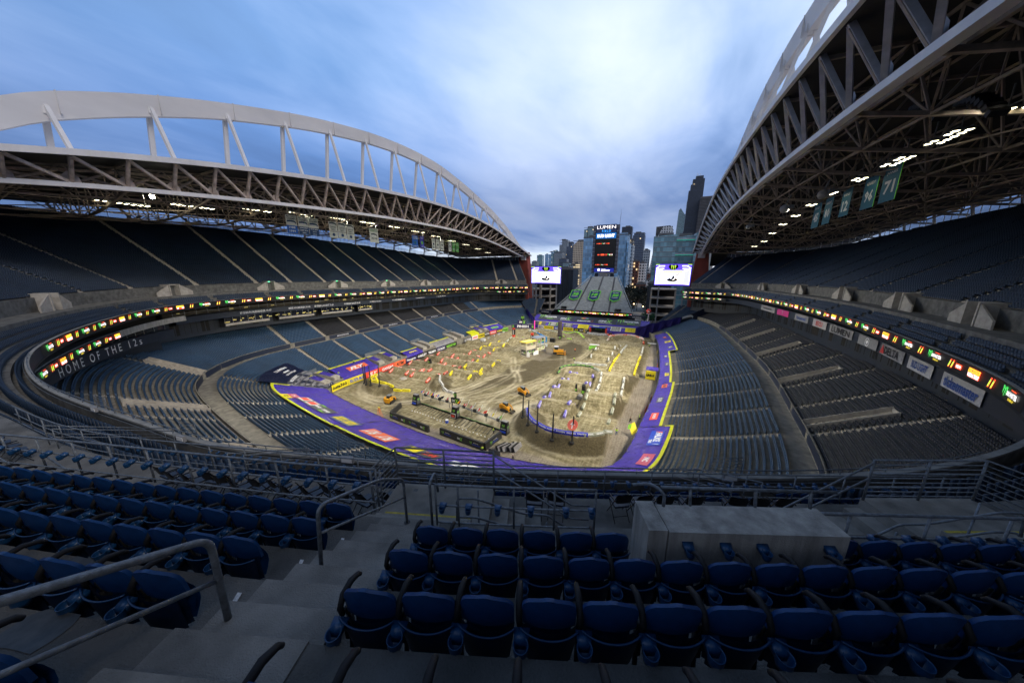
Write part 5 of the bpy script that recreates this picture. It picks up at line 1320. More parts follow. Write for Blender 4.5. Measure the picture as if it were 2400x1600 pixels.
# keep inside the bowl wall
wp=np.array(LW.P[:,:2]); wp=np.concatenate([wp,[[-6,196],[-74,196]]]); pl=np.zeros(XX.shape,bool)
for i in range(len(wp)):
    a=wp[i];b=wp[(i+1)%len(wp)]; c=((a[1]>YY)!=(b[1]>YY)); xi=(b[0]-a[0])*(YY-a[1])/((b[1]-a[1])+1e-9)+a[0]; pl^=c&(XX<xi+.0)
keep=pl.ravel(); kf=keep[F].any(1); F=F[kf]
mbf.vertices.add(len(V)); mbf.vertices.foreach_set('co',V.astype(np.float32).ravel()); mbf.loops.add(len(F)*4); mbf.polygons.add(len(F))
mbf.polygons.foreach_set('loop_start',np.arange(len(F),dtype=np.int32)*4); mbf.polygons.foreach_set('loop_total',np.full(len(F),4,np.int32)); mbf.loops.foreach_set('vertex_index',F.ravel().astype(np.int32))
mbf.polygons.foreach_set('use_smooth',np.ones(len(F),bool))
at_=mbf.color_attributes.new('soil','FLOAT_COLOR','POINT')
cc=np.stack([np.clip(WET_SHADE+.22*vnoise(5,5,77)+.0,0,1).ravel(),np.clip(DRY,0,1).ravel(),CON.ravel(),np.ones(CON.size)],1); at_.data.foreach_set('color',cc.astype(np.float32).ravel())
mbf.update()
M_DIRT=bpy.data.materials.new('dirt'); M_DIRT.use_nodes=True; nt=M_DIRT.node_tree; b=nt.nodes['Principled BSDF']; b.inputs['Roughness'].default_value=.9
va=nt.nodes.new('ShaderNodeVertexColor'); va.layer_name='soil'; sp=nt.nodes.new('ShaderNodeSeparateColor'); nt.links.new(va.outputs['Color'],sp.inputs[0])
f1=noise(nt,.13,10,rough=.66); f2=noise(nt,.8,10,sc3=(2.2,.4,1),rough=.72); f3=noise(nt,.7,10,sc3=(.45,2.0,1),rough=.72); f4=noise(nt,3,8,rough=.7)
tan=ramp(nt,f1,[(.38,(.105,.085,.04)),(.5,(.21,.175,.09)),(.62,(.34,.29,.175))])
tan=mixc(nt,.6,tan,ramp(nt,f2,[(.40,(.085,.068,.03)),(.5,(.22,.185,.10)),(.60,(.50,.44,.30))]))
tan=mixc(nt,.4,tan,ramp(nt,f3,[(.42,(.08,.062,.028)),(.5,(.22,.185,.10)),(.60,(.48,.42,.28))]))
wet=ramp(nt,f4,[(.35,(.045,.034,.015)),(.65,(.10,.078,.038))])  # dark soil colour, also carries the painted shade of the falling faces
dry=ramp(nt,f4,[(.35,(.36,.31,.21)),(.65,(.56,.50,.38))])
con=ramp(nt,f1,[(.35,(.20,.165,.125)),(.65,(.34,.29,.235))]); con=mixc(nt,.3,con,ramp(nt,f2,[(.42,(.13,.105,.07)),(.58,(.34,.30,.25))]))
# slab joints of the bare floor
br=nt.nodes.new('ShaderNodeTexBrick'); tcx=nt.nodes.new('ShaderNodeTexCoord'); nt.links.new(tcx.outputs['Object'],br.inputs['Vector']); br.inputs['Scale'].default_value=.42; br.inputs['Mortar Size'].default_value=.012; br.inputs['Color1'].default_value=(1,1,1,1); br.inputs['Color2'].default_value=(.93,.93,.93,1); br.inputs['Mortar'].default_value=(.35,.33,.3,1)
con=mixc(nt,1.0,con,br.outputs['Color'],'MULTIPLY')
def mth2(op,a,b_):
    n=nt.nodes.new('ShaderNodeMath'); n.operation=op; n.use_clamp=True
    for i,v in enumerate((a,b_)):
        if isinstance(v,(int,float)): n.inputs[i].default_value=v
        else: nt.links.new(v,n.inputs[i])
    return n.outputs[0]
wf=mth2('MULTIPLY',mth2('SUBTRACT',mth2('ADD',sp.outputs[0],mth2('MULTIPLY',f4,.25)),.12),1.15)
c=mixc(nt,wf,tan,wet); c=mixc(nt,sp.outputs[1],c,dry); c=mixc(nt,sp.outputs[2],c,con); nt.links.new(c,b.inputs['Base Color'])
bn=nt.nodes.new('ShaderNodeBump'); bn.inputs['Strength'].default_value=1; bn.inputs['Distance'].default_value=.35
hs=mth2('ADD',mth2('MULTIPLY',f2,.5),mth2('MULTIPLY',f4,.35)); nt.links.new(hs,bn.inputs['Height']); nt.links.new(bn.outputs['Normal'],b.inputs['Normal'])
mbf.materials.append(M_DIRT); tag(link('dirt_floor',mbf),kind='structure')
def gz(x,y):
    i=min(max((x-GX[0])/.4,0),na-1.001); j=min(max((y-GY[0])/.4,0),nb-1.001); a,b=int(i),int(j); fx,fy=i-a,j-b
    return float((Zt[a,b]*(1-fx)+Zt[a+1,b]*fx)*(1-fy)+(Zt[a,b+1]*(1-fx)+Zt[a+1,b+1]*fx)*fy)
mb=MB(); mb.add([(-130,186,-.3),(50,186,-.3),(50,420,-.3),(-130,420,-.3)],[(0,1,2,3)]); tag(mb.build('concourse_floor',M_VOM),kind='structure')
# ================================================================ covers
def vinyl(name,col,rough=.32,spec=.5,bs=1.0):
    if name in MATS: return MATS[name]
    m=mat(name,col,rough,var=.18,scale=.5,spec=spec); nt=m.node_tree; b=nt.nodes['Principled BSDF']
    f=noise(nt,.8,8,sc3=(1,1,1),rough=.7); f2=noise(nt,1.6,6,sc3=(.4,2.4,1),rough=.7); n=nt.nodes.new('ShaderNodeMath'); n.operation='ADD'; nt.links.new(f,n.inputs[0]); nt.links.new(f2,n.inputs[1])
    bn=nt.nodes.new('ShaderNodeBump'); bn.inputs['Strength'].default_value=bs; bn.inputs['Distance'].default_value=.5; nt.links.new(n.outputs[0],bn.inputs['Height']); nt.links.new(bn.outputs['Normal'],b.inputs['Normal']); return m
V_PUR=vinyl('cover_purple',(.075,.045,.46),.24,spec=.7); V_YEL=vinyl('edge_yellow',(.75,.78,.01),.45); V_NAV=vinyl('cover_navy',(.006,.012,.05),.3); V_BLU=vinyl('drape_blue',(.012,.006,.16),.28,bs=1); V_GRY=vinyl('cover_grey',(.32,.31,.34),.35)
V_RED=mat('print_red',(.80,.07,.035),.5,var=.05); V_ORG=mat('print_orange',(.80,.16,.06),.5,var=.05); V_WHT=mat('print_white',(.78,.78,.8),.5,var=.03); V_YLW=mat('print_yellow',(.85,.70,.02),.5,var=.05); V_GRN=mat('print_green',(.25,.62,.06),.5,var=.05); V_BLK=mat('print_black',(.012,.012,.014),.45,var=.05); V_GRD=mat('print_grey',(.09,.09,.10),.5,var=.05); V_BLE=mat('print_blue',(.01,.06,.55),.45,var=.05); V_PNK=mat('print_pink',(.55,.10,.16),.5,var=.05); V_STL=mat('print_steel_blue',(.10,.14,.30),.5,var=.05); V_MAG=emat('neon_pink',(1,.05,.35),1.6); V_NVY=mat('print_navy',(.02,.015,.09),.45,var=.1)
PR=[V_RED,V_ORG,V_WHT,V_YLW,V_GRN,V_BLK,V_GRD,V_BLE,V_PNK,V_STL,V_NVY]
RED,ORG,WHT,YLW,GRN,BLK,GRD,BLE,PNK,STL,NVY=range(11)
def zcov(d): return 3.3+.34*np.maximum(d,0)+.001*d*d
def cover(q0,q1,d1,label,m=V_PUR,d0=-.12,edge=True,edge_side=(),logos=(),grp='covers laid over the front seats',droop=1.0,d1b=None,name='seat_cover'):
    t=thing(name,label,'seat cover',grp); n=max(3,int(abs(q1-q0)/.5)); qs=np.linspace(q0,q1,n); 
    K=14; Vv=np.zeros((K+1,n,3)); r=np.random.RandomState(int(abs(q0*13))%1000)
    dend=np.linspace(d1,d1 if d1b is None else d1b,n)
    for k in range(K+1):
        if k==0: d=np.full(n,d0); zz=np.full(n,3.3-droop)
        else:
            f=(k-1)/(K-1); d=d0+(dend-d0)*f; zz=zcov(d)+.06*np.sin(qs*2.1+k)*math.sin(k*1.7)+.05*r.randn(n)*(0<f<1)
        x,y,z,nx,ny=LW.at(qs,0); Vv[k,:,0]=x+nx*d; Vv[k,:,1]=y+ny*d; Vv[k,:,2]=zz
    mb=MB(); mb.grid(Vv); mb.build('sheet',m,t,smooth=True)
    if edge:
        mb=MB(); V2=np.zeros((2,n,3))
        for k,dd in enumerate((-.32,.3)):
            x,y,z,nx,ny=LW.at(qs,0); d=dend+dd; V2[k,:,0]=x+nx*d; V2[k,:,1]=y+ny*d; V2[k,:,2]=zcov(d)+.07
        mb.grid(V2)
        for e in edge_side:
            qe=q0 if e==0 else q1; a=np.linspace(edge_side[e] if isinstance(edge_side,dict) else 0,dend[0 if e==0 else -1]+.3,12); st=stretch(LW,qe,3)
            V3=np.zeros((2,12,3))
            for k,dq in enumerate((-.28,.28)):
                x,y,z,nx,ny=LW.at(qe+dq/st,0); V3[k,:,0]=x+nx*a; V3[k,:,1]=y+ny*a; V3[k,:,2]=zcov(a)+.075
            mb.grid(V3)
        mb.build('yellow_edge',V_YEL,t)
    mb=MB()
    for (q,d,items) in logos:
        st=stretch(LW,q,d); 
        def fn(X,Y,q=q,d=d,st=st,lift=.1):
            x,y,z,nx,ny=LW.at(q-X/st,0); dd=d+Y*.94; return np.stack([x+nx*dd,y+ny*dd,zcov(dd)+lift],1)
        for l_,it in enumerate(items):
            f_=lambda X,Y,l_=l_,fn=fn,it=it: fn(X+it[1],Y+it[2],lift=.1+.03*l_)
            if it[0]=='q':
                w,h=it[3],it[4]; nxx=max(1,int(w/1.2)); 
                for a in range(nxx):
                    xs=-w/2+w*a/nxx; xe=-w/2+w*(a+1)/nxx; P=f_(np.array([xs,xe,xe,xs]),np.array([-h/2,-h/2,h/2,h/2])); mb.add(P,[(0,1,2,3)],it[5])
            elif it[0]=='t': put_text(mb,it[5],None,None,None,w=it[3],h=it[4],mi=it[6],fn=f_,bold=.05,shear=it[7] if len(it)>7 else 0)
            elif it[0]=='c': claw(mb,(0,0,0),None,None,it[3],it[4],fn=f_)
    if mb.n: mb.build('print',PR,t)
    return t
def q_(x,y): return LW.near(x,y)
def pos(x,y):
    q=LW.near(x,y)
    for _ in range(6):
        # refine: minimise distance to the normal ray
        X,Y,_z,nx,ny=[float(v) for v in LW.at(q)]; tx,ty=-ny,nx; s=(x-X)*tx+(y-Y)*ty; q+= s*(1 if True else -1)*(-1 if ((float(LW.at(q+.1)[0])-X)*tx+(float(LW.at(q+.1)[1])-Y)*ty)<0 else 1)*.7
    X,Y,_z,nx,ny=[float(v) for v in LW.at(q)]; return q,(x-X)*nx+(y-Y)*ny
qE0=q_(-4.4,54.5)
cover(q_(-6,51),q_(-2,69.6),6.0,'purple cover with a large blue tyre logo at the near right of the floor',edge_side={1:5.0},d1b=6.4,logos=[(*pos(1.3,63.6),[('q',0,0,6.6,2.6,BLE),('t',.3,.35,5.6,1.3,'FALKEN',WHT,.25),('q',2.3,.35,.9,1.25,BLE),('t',-2.4,.35,.8,1.3,'F',RED,.25),('t',1.8,-.8,1.6,.6,'TIRES',WHT)]),(*pos(.0,54.8),[('q',0,0,4.4,2.2,PNK),('t',.2,0,1.7,1.1,'NC',WHT)])])
def sq(x,y,w,h,bg,tx,tc,tw,th,sh=0): return (*pos(x,y),[('q',0,0,w,h,bg),('t',0,0,tw,th,tx,tc,sh)])
cover(q_(-1.9,69.8),q_(1.2,101),4.1,'long purple cover with red, white and blue prints on the right side, nearer half',logos=[sq(.7,75.2,4.2,1.7,RED,'HONDA',WHT,3.0,.7),sq(1.7,86.3,3.6,1.5,GRD,'5.11',WHT,2.6,.9),sq(2.7,98,3.2,1.5,ORG,'FOX FOX',BLK,2.0,.7)])
cover(q_(1.25,101.2),q_(.9,141),3.2,'long purple cover with yellow Suzuki print on the right side, farther half',logos=[(*pos(3.3,109.8),[('t',0,0,3.6,1.3,'SUZUKI',YLW,.3)]),sq(3.3,122.3,3.4,1.3,GRD,'YAMAHA',WHT,2.6,.6),sq(2.9,133.7,2.8,1.3,GRD,'GEICO',WHT,2.0,.6)])
cover(q_(.9,141.2),q_(-2.2,179.5),6.2,'wider purple cover with yellow square at the far right of the floor',edge_side={0:3.0},d1b=5.4,logos=[sq(4.6,148,3.2,2.0,GRD,'BELL',WHT,2.2,1.0),sq(3.6,159.7,3.4,2.6,YLW,'RM',BLK,1.6,.8),(*pos(2.2,170),[('t',0,0,3.4,1.5,'FMF',ORG,.2)])])
cover(q_(-91.2,58.2),q_(-87.5,53.8),15.5,'navy and pale grey cover with Lumen lettering in the left corner',m=V_NAV,edge=False,d1b=15.5,logos=[(*pos(-100.6,50.2),[('t',0,1.9,4.4,.9,'LUMEN',WHT),('q',0,.1,2.4,.6,WHT),('t',0,-1.3,4.8,.8,'QUANTUM',WHT,.2)])])
cover(q_(-91.2,58.3),q_(-87.3,53.7),9.2,'pale grey lower half of the corner cover with dark stripes',m=V_GRY,edge=False,logos=[(*pos(-93.6,51.4),[('q',0,.9-k*1.4,8.4,.35,GRD) for k in range(-2,4)]+[('t',0,3.0,4.6,.9,'MICROSOFT',WHT)])],droop=.6)
cover(q_(-87.2,53.6),q_(-55.2,47.4),12.4,'large purple cover with five prints across the left end of the floor',edge_side={0:8.5},d1b=12.4,logos=[
 (*pos(-81.3,40.6),[('q',0,.9,4,1.9,YLW),('q',0,-.9,4,1.9,PNK),('t',0,.9,1.4,1.0,'2',BLK),('t',0,-.9,1.6,.9,'NC',WHT)]),
 (*pos(-75.5,41.6),[('q',0,0,8.2,3.2,GRD),('q',-2,0,3.4,2.4,WHT),('q',2,0,3.4,2.4,WHT),('q',-2,0,2.6,1.5,RED),('q',2,0,2.6,1.5,RED)]),
 (*pos(-68.6,40.4),[('q',0,0,8,3.4,GRD),('t',-2,.2,3,1.1,'Kawasaki',WHT),('t',2,.2,3,1.1,'Kawasaki',WHT),('q',-2,1.3,2,.5,GRN),('q',2,-1.3,2,.5,GRN)]),
 (*pos(-58.4,38.8),[('q',0,0,7.6,3.2,STL),('t',-1.7,0,3.2,2.2,'SUZUKI',YLW,.3),('t',1.8,0,3.2,2.2,'SUZUKI',YLW,.3)])])
cover(q_(-54.9,47.3),q_(-20,46.5),12.2,'purple cover with a big orange and white wing print beneath the near railing',edge_side={},d1b=11.5,logos=[
 (*pos(-47.5,38.0),[('q',0,0,8.2,3.6,ORG),('t',-2,.1,3.6,2.3,'FLY',WHT,.4),('t',2.2,.1,3.6,2.3,'FLY',WHT,.4)]),
 (*pos(-36,37),[('q',0,0,8,3,GRD),('q',1.6,0,2.6,2.4,YLW),('t',-2,0,3,1.6,'RACE',RED,.3)]),(*pos(-27,37),[('q',0,0,5,2.4,WHT)])])
cover(q_(-20,46.5),q_(-6,51),10,'plain purple cover in the near right corner',edge=True)
# left side pieces between the tunnels
cover(q_(-91.8,62),q_(-92,76.4),6.2,'crumpled purple cover with an orange wing print on the left side',logos=[(*pos(-94.8,70),[('q',0,0,7.6,2.4,ORG),('t',0,0,6.2,1.7,'FLY',WHT,.4)])])
cover(q_(-92.1,91),q_(-91.9,100.5),3.2,'small purple cover with gold print on the left side',logos=[(*pos(-93.6,96),[('t',0,0,4.6,.9,'AMSOIL',YLW)])])
cover(q_(-91.8,109),q_(-91.5,122.8),3.4,'white and purple cover in the middle of the left side',m=V_GRY)
cover(q_(-90.8,137),q_(-90,144),3.2,'yellow topped cover on the far left side',m=V_YEL)
cover(q_(-89,153.5),q_(-86.5,166),4.6,'purple cover with a lime print on the far left side',logos=[(*pos(-89.6,160),[('q',0,0,6,1.6,GRN),('t',0,0,4.4,.9,'Kawasaki',BLK)])])
# tunnels on the left side: concrete boxes with small purple lids
for k,(ya,yb) in enumerate(WT):
    if k==0: ya,yb=(54.6,61.5)
    c=(ya+yb)/2; t=thing('field_tunnel','concrete walled field tunnel in the left lower seats, %s from the near corner'%ordn(k),'tunnel','field tunnels on the left side',(-91.8,c,0)); w=yb-ya
    q0=LW.near(-91.8,c); X,Y,_z,nx,ny=[float(v) for v in LW.at(q0)]; t.location=(X,Y,0); n=np.array((nx,ny,0)); u=np.array((-ny,nx,0)); up=np.array((0,0,1.))
    for s in (-1,1):
        mb=MB(); o=u*s*(w/2-1.3); 
        v=[o+u*-1.2+n*.1,o+u*1.2+n*.1,o+u*1.2+n*7.4,o-u*1.2+n*7.4]; mb.add(v+[p+up*(4.3 if i<2 else 5.6) for i,p in enumerate(v)],BFQ); mb.build('wall_block',M_VOM,t)
        mb=MB(); v=[o-u*1.15+n*1.6+up*4.66,o+u*1.15+n*1.6+up*4.66,o+u*1.15+n*5.8+up*5.4,o-u*1.15+n*5.8+up*5.4]; mb.add(v,[(0,1,2,3)]); mb.build('lid_cover',V_PUR if k<2 or k==4 else M_VOM,t)
        mb=MB(); v=[o-u*1.15+n*5.82+up*5.42,o+u*1.15+n*5.82+up*5.42,o+u*1.15+n*6.5+up*5.53,o-u*1.15+n*6.5+up*5.53]; mb.add(v,[(0,1,2,3)]); mb.build('lid_edge',V_YEL if k<2 or k==4 else M_VOM,t)
    mb=MB(); mb.box(n*6.6+up*1.6,(w-5,.3,3.2),(u,n,up)); mb.build('opening',M_DARK,t)
    mb=MB(); mb.box(n*7.9+up*6.0,(w-1.2,.12,1.1),(u,n,up)); mb.build('guard_rail',M_STEELP,t)
    mb=MB(); mb.box(n*3.5+up*.3,(w-5,6.8,.3),(u,n,up)); mb.build('floor',M_STAIR,t)
# ================================================================ boards round the floor
def board(Ya,Yb,bg,txt,tc,label,h=2.15,sh=0,two=None):
    q0,q1=sorted((LW.near(-91.8 if Yb<130 else -86,Ya),LW.near(-91.8 if Yb<130 else -86,Yb))); n=max(2,int((q1-q0)/1.2)+1); qs=np.linspace(q0,q1,n)
    X,Y,_,nx,ny=[float(v) for v in LW.at((q0+q1)/2)]
    t=thing('advertising_board',label,'advertisement','advertising boards along the left side of the floor')
    x,y,z,nx,ny=LW.at(qs,0); Vv=np.zeros((3,n,3))
    for k,(dd,zz) in enumerate(((-.5,.35),(-.5,.35+h),(-.3,.35+h))): Vv[k,:,0]=x+nx*dd; Vv[k,:,1]=y+ny*dd; Vv[k,:,2]=zz
    mb=MB(); mb.grid(Vv); mb.build('board',PR[bg] if isinstance(bg,int) else bg,t)
    mb=MB(); qm=(q0+q1)/2; L=(q1-q0); put_text(mb,txt,None,None,None,w=min(L*.82,len(txt)*h*.62),h=h*.52,mi=tc,fn=curve_fn(LW,qm,-.56,.35+h/2,-1),bold=.04,shear=sh); mb.build('lettering',PR,t)
board(63.3,69.6,YLW,'SUZUKI',BLE,'yellow board with blue SUZUKI lettering')
board(56.3,63.2,YLW,'Insta360',BLK,'yellow board with thin black Insta360 lettering at the near corner')
board(69.8,76.8,RED,'FLY',WHT,'red board with slanted white FLY lettering',sh=.4); board(76.8,83.6,RED,'GASGAS',WHT,'red board with white GASGAS lettering')
board(83.7,89.7,ORG,'KTM',BLK,'orange board with black KTM lettering',sh=.3); board(89.8,96,NVY,'Husqvarna',WHT,'navy board with white Husqvarna lettering')
board(96.2,103,BLK,'OAKLEY',WHT,'black board with white OAKLEY lettering'); board(103,109,BLK,'TRIUMPH',WHT,'black board with white TRIUMPH lettering')
board(109.2,115.5,NVY,'STAR RACING',WHT,'navy board with small white and orange lettering'); board(115.6,124.5,BLK,'MONSTER',GRN,'black board with green claw lettering')
board(130,136.8,GRD,'5.11 TACTICAL',WHT,'dark board with big white number beside the white cart'); board(136.9,142,WHT,'ARMOR',RED,'white board with red lettering',)
board(142.1,148,YLW,'DUNLOP',BLK,'yellow board with black DUNLOP lettering on the far left side'); board(148.1,153,BLK,'ROCKSTAR',WHT,'small black board left of the red board')
board(153.1,159,RED,'HONDA',WHT,'red board with white HONDA lettering'); board(159.1,164.6,NVY,'SUZUKI',YLW,'navy board with yellow lettering'); board(164.7,170,GRN,'Kawasaki',BLK,'lime board with black lettering at the far left end')
# low black padded wall along the near end
t=thing('padded_wall','low black padded barrier along the near end of the floor','barrier')
qa_,qb_=q_(-82,51.8),q_(-12,48.6); qs=np.linspace(qa_,qb_,60); x,y,z,nx,ny=LW.at(qs,0); Vv=np.zeros((4,60,3))
for k,(dd,zz) in enumerate(((-.3,0),(-.35,2.55),(.15,2.6),(.15,1.5))): Vv[k,:,0]=x+nx*dd;Vv[k,:,1]=y+ny*dd;Vv[k,:,2]=zz
mb=MB(); mb.grid(Vv); mb.build('pad',M_BLACK,t)
mb=MB()
for q1_ in np.linspace(qa_,qb_,16):
    X,Y,_,nx,ny=[float(v) for v in LW.at(q1_,-.1)]; mb.bar((X,Y,2.5),(X,Y,3.4),.1,.1)
xs=LW.at(qs,-.1); mb.tube([(a,b,3.35) for a,b in zip(xs[0],xs[1])],.05,5); mb.build('rail',M_BLACK,t)
t=thing('barrier_fence','white panelled low fence on the near right edge of the floor','fence'); mb=MB()
qs=np.linspace(q_(-5.2,53),q_(-2,71),10)
for k in range(9):
    x0_,y0_=[float(v) for v in LW.at(qs[k]+.1,-.45)[:2]]; x1_,y1_=[float(v) for v in LW.at(qs[k+1]-.1,-.45)[:2]]
    mb.bar((x0_,y0_,1.5),(x1_,y1_,1.5),.08,1.2)
mb.build('panel',V_WHT,t)
t=thing('padded_wall','dark padded wall with faded red print along the right edge of the floor','barrier'); qs=np.linspace(q_(-2,72),q_(-2,176),90); x,y,z,nx,ny=LW.at(qs,0); Vv=np.zeros((3,90,3))
for k,(dd,zz) in enumerate(((-.75,0),(-.4,2.5),(.1,2.6))): Vv[k,:,0]=x+nx*dd;Vv[k,:,1]=y+ny*dd;Vv[k,:,2]=zz
mb=MB(); mb.grid(Vv); mb.build('pad',M_BLACK,t)
mb=MB(); 
for y0_,w_,c_ in ((84,5,0),(92,4,1),(128,6,0),(135,5,7),(150,5,3)): 
    fnb=curve_fn(LW,q_(0,y0_),-.72,1.5,-1); quad(mb,None,None,None,w_,1.5,c_,fn=lambda X,Y:fnb(X,Y)+np.array((-.12,0,0)))
mb.build('print',PR,t)
# navy end walls with the long bird emblem, blue drapes over them
def end_wall(q,pts,lab,s,drape):
    t=thing('end_wall',lab,'wall','navy end walls of the lower bowl'); V3=[]
    for d,z0,z1 in pts:
        X,Y,_,nx,ny=[float(v) for v in LW.at(q,d)]; V3.append((X,Y,z0,z1))
    mb=MB(); 
    for i in range(len(V3)-1):
        a,b=V3[i],V3[i+1]; mb.add([(a[0],a[1],a[2]),(b[0],b[1],b[2]),(b[0],b[1],b[3]),(a[0],a[1],a[3]),(a[0],a[1]+.4,a[2]),(b[0],b[1]+.4,b[2]),(b[0],b[1]+.4,b[3]),(a[0],a[1]+.4,a[3])],[(0,1,2,3),(5,4,7,6),(3,2,6,7),(0,3,7,4),(1,5,6,2)])
    mb.build('wall_panel',M_NAVY,t)
    return t,V3
qe=LW.L[-1]-.3
tE,VE=end_wall(qe,[(0,0,6.4),(8,3,9.0),(16,7,11.2),(24,10,14.3),(34,14,19),(46,20,24)],'navy end wall with white bird emblem right of the blue drape',1,None)
tW,VWt=end_wall(.3,[(0,0,6.6),(8,3,8.4),(16,7,10.2),(24,10,12.2),(34,14,16),(46,20,21)],'navy end wall on the far left side with a small bird emblem',-1,None)
mb=MB(); X,Y,_,nx,ny=[float(v) for v in LW.at(qe,21)]; bird(mb,(X-.3,Y-.35,11.6),(nx,ny,.25),(0,0,1),6.0,2,6,2); mb.build('emblem',PR,tE)
mb=MB(); X,Y,_,nx,ny=[float(v) for v in LW.at(.3,20)]; bird(mb,(X+.3,Y-.4,9.5),(-nx,-ny,-.22),(0,0,1),5.0,2,6,2); mb.build('emblem',PR,tW)
def drape(q,d0,d1,label,h0,h1,seed):
    r=np.random.RandomState(seed); n=60; K=14; Vv=np.zeros((K+1,n,3)); dd=np.linspace(d0,d1,n)
    for i,d in enumerate(dd):
        X,Y,_,nx,ny=[float(v) for v in LW.at(q,d)]; f=i/(n-1); top=h0+(h1-h0)*f**.8; bot=max(0.1,(.28*max(d,0)-.3))
        for k in range(K+1):
            g=k/K; fold=.5*math.sin(i*.55+g*2.2)*math.sin(g*3)+.35*math.sin(i*1.3+g*4+1)*g
            Vv[k,i]=(X,Y-.5-.9*g-fold*.7-.2*r.rand(),top+(bot-top)*g+.25*math.sin(i*.4)*(1-g))
    t=thing('drape',label,'drape','glossy blue drapes'); mb=MB(); mb.grid(Vv); mb.build('cloth',V_BLU,t,smooth=True); return t
drape(qe,-7.5,17,'glossy dark blue drape sagging over the far right corner wall',5.2,12.0,3)
tD=drape(.3,-1.5,17,'glossy dark blue drape over the far left corner wall with a pink neon edge',5.4,11.2,5)
X,Y,_,nx,ny=[float(v) for v in LW.at(.3,-1.6)]; mb=MB(); mb.box((X,Y-1.4,2.9),(.35,.2,5.4)); mb.build('neon_strip',V_MAG,tD)
# north end: sloping sponsor covers
tN=thing('sponsor_wall','wide purple cover with black sponsor panels across the far end of the floor','sponsor cover'); 
def NP(x,v):  # v 0 base .. 5
    z=np.interp(v,[0,1,2,3,4],[0,2.2,4.2,5.1,7.4]); yy=np.interp(v,[0,1,2,3,4],[187.2,187.4,190.2,192.2,200]); return (x,yy+0*x,z)
mb=MB(); xs=np.linspace(-78,-6,60); Vv=np.zeros((5,60,3))
for k in range(5):
    for i,x in enumerate(xs): Vv[k,i]=NP(x,k); 
Vv[3,:,2]+=.05*np.sin(np.arange(60)); mb.grid(Vv); mb.build('sheet',V_PUR,tN)
mb=MB(); Vv=np.zeros((2,30,3)); 
for k,vv in enumerate((1.94,2.06)):
    for i,x in enumerate(np.linspace(-76,-10,30)): Vv[k,i]=np.array(NP(x,vv))+(0,-.06,.06)
mb.grid(Vv); mb.build('yellow_edge',V_YEL,tN)
def npan(x0,x1,v0,v1,items,lab,bg=None):
    c=np.array(NP((x0+x1)/2,(v0+v1)/2)); a=np.array(NP(x0,v0)); b=np.array(NP(x0,v1)); uy=(b-a); hh=np.linalg.norm(uy); uy/=hh; ux=np.array((1.,0,0)); nn=np.cross(ux,uy); w=x1-x0
    t=thing('sponsor_banner',lab,'advertisement','sponsor panels across the far end',tuple(c+nn*.12)); mb=MB()
    if bg is not None: mb.box((0,0,0),(w,hh,.06),(ux,uy,nn),bg)
    for l_,it in enumerate(items):
        o=nn*(.06+.02*l_)+ux*it[1]*w+uy*it[2]*hh
        if it[0]=='t': put_text(mb,it[5],o,ux,uy,w=it[3]*w,h=it[4]*hh,mi=it[6],bold=.05,shear=it[7] if len(it)>7 else 0)
        elif it[0]=='c': claw(mb,o,ux,uy,it[3]*hh,GRN)
        elif it[0]=='q': quad(mb,o,ux,uy,it[3]*w,it[4]*hh,it[5])
        elif it[0]=='f':
            for k,cc_ in enumerate((YLW,ORG,RED,PNK,BLE,GRN)):
                an=math.pi*(1-(k+.5)/6); mb.add([o,o+ux*math.cos(an-.22)*it[3]*hh+uy*math.sin(an-.22)*it[3]*hh,o+ux*math.cos(an+.22)*it[3]*hh+uy*math.sin(an+.22)*it[3]*hh],[(0,1,2)],cc_)
    mb.build('panel',PR,t)
mon=[('c',-.36,.1,.62),('t',.12,.1,.62,.22,'MONSTER',WHT),('t',.12,-.22,.34,.12,'ENERGY',GRN)]
smx=[('c',.05,.36,.2),('t',-.16,-.05,.4,.26,'SM',WHT,.2),('t',.14,-.05,.3,.42,'X',GRN,.25),('q',0,-.36,.62,.05,WHT)]
npan(-74.8,-61.7,3,4,mon,'black panel with green claw at the left of the far sponsor wall',BLK); npan(-61.6,-50.6,3,4,smx,'black panel with lime X logo, left of the peacock panel',BLK)
npan(-50.4,-37.6,3,4,[('f',-.02,.12,.3),('t',0,-.26,.66,.26,'peacock',WHT),('q',.4,-.22,.01,.4,RED)],'black panel with peacock lettering and rainbow fan',BLK)
npan(-37.4,-24.4,3,4,smx,'black panel with lime X logo, right of the peacock panel',BLK); npan(-24.2,-11.0,3,4,mon,'black panel with green claw at the right of the far sponsor wall',BLK)
npan(-75,-67.6,1,1.95,[('q',-.0,y_,.22,.2,YLW) for y_ in (-.3,0,.3)],'dark lower panel with three gold emblems',GRD)
npan(-65.4,-59.4,1,1.95,[('t',0,y_,.6,.16,'YAMAHA',WHT) for y_ in (-.3,0,.3)]+[('q',-.45,0,.08,.9,GRN),('q',.45,0,.08,.9,GRN)],'dark lower panel with green sides and three white lines',GRD)
npan(-55.7,-49.9,1,1.95,[('t',.05,y_,.6,.14,'PROGRESSIVE',WHT) for y_ in (-.3,0,.3)],'dark lower panel with three pale lines',GRD)
npan(-46.4,-39.8,1,1.95,[('t',0,y_,.66,.1,'DUNLOP DUNLOP',BLK) for y_ in (-.3,0,.3)],'yellow lower panel left of the red stage',YLW)
npan(-26.7,-20.9,1,1.95,[('t',0,y_,.85,.24,'MONSTER',BLK) for y_ in (-.33,0,.33)],'white lower panel with heavy black lettering',WHT)
npan(-18.6,-11.4,1,1.95,[('t',0,y_,.6,.1,'DUNLOP DUNLOP',BLK) for y_ in (-.3,0,.3)]+[('q',0,0,.015,.8,BLK)],'yellow lower panel at the right of the far wall',YLW)
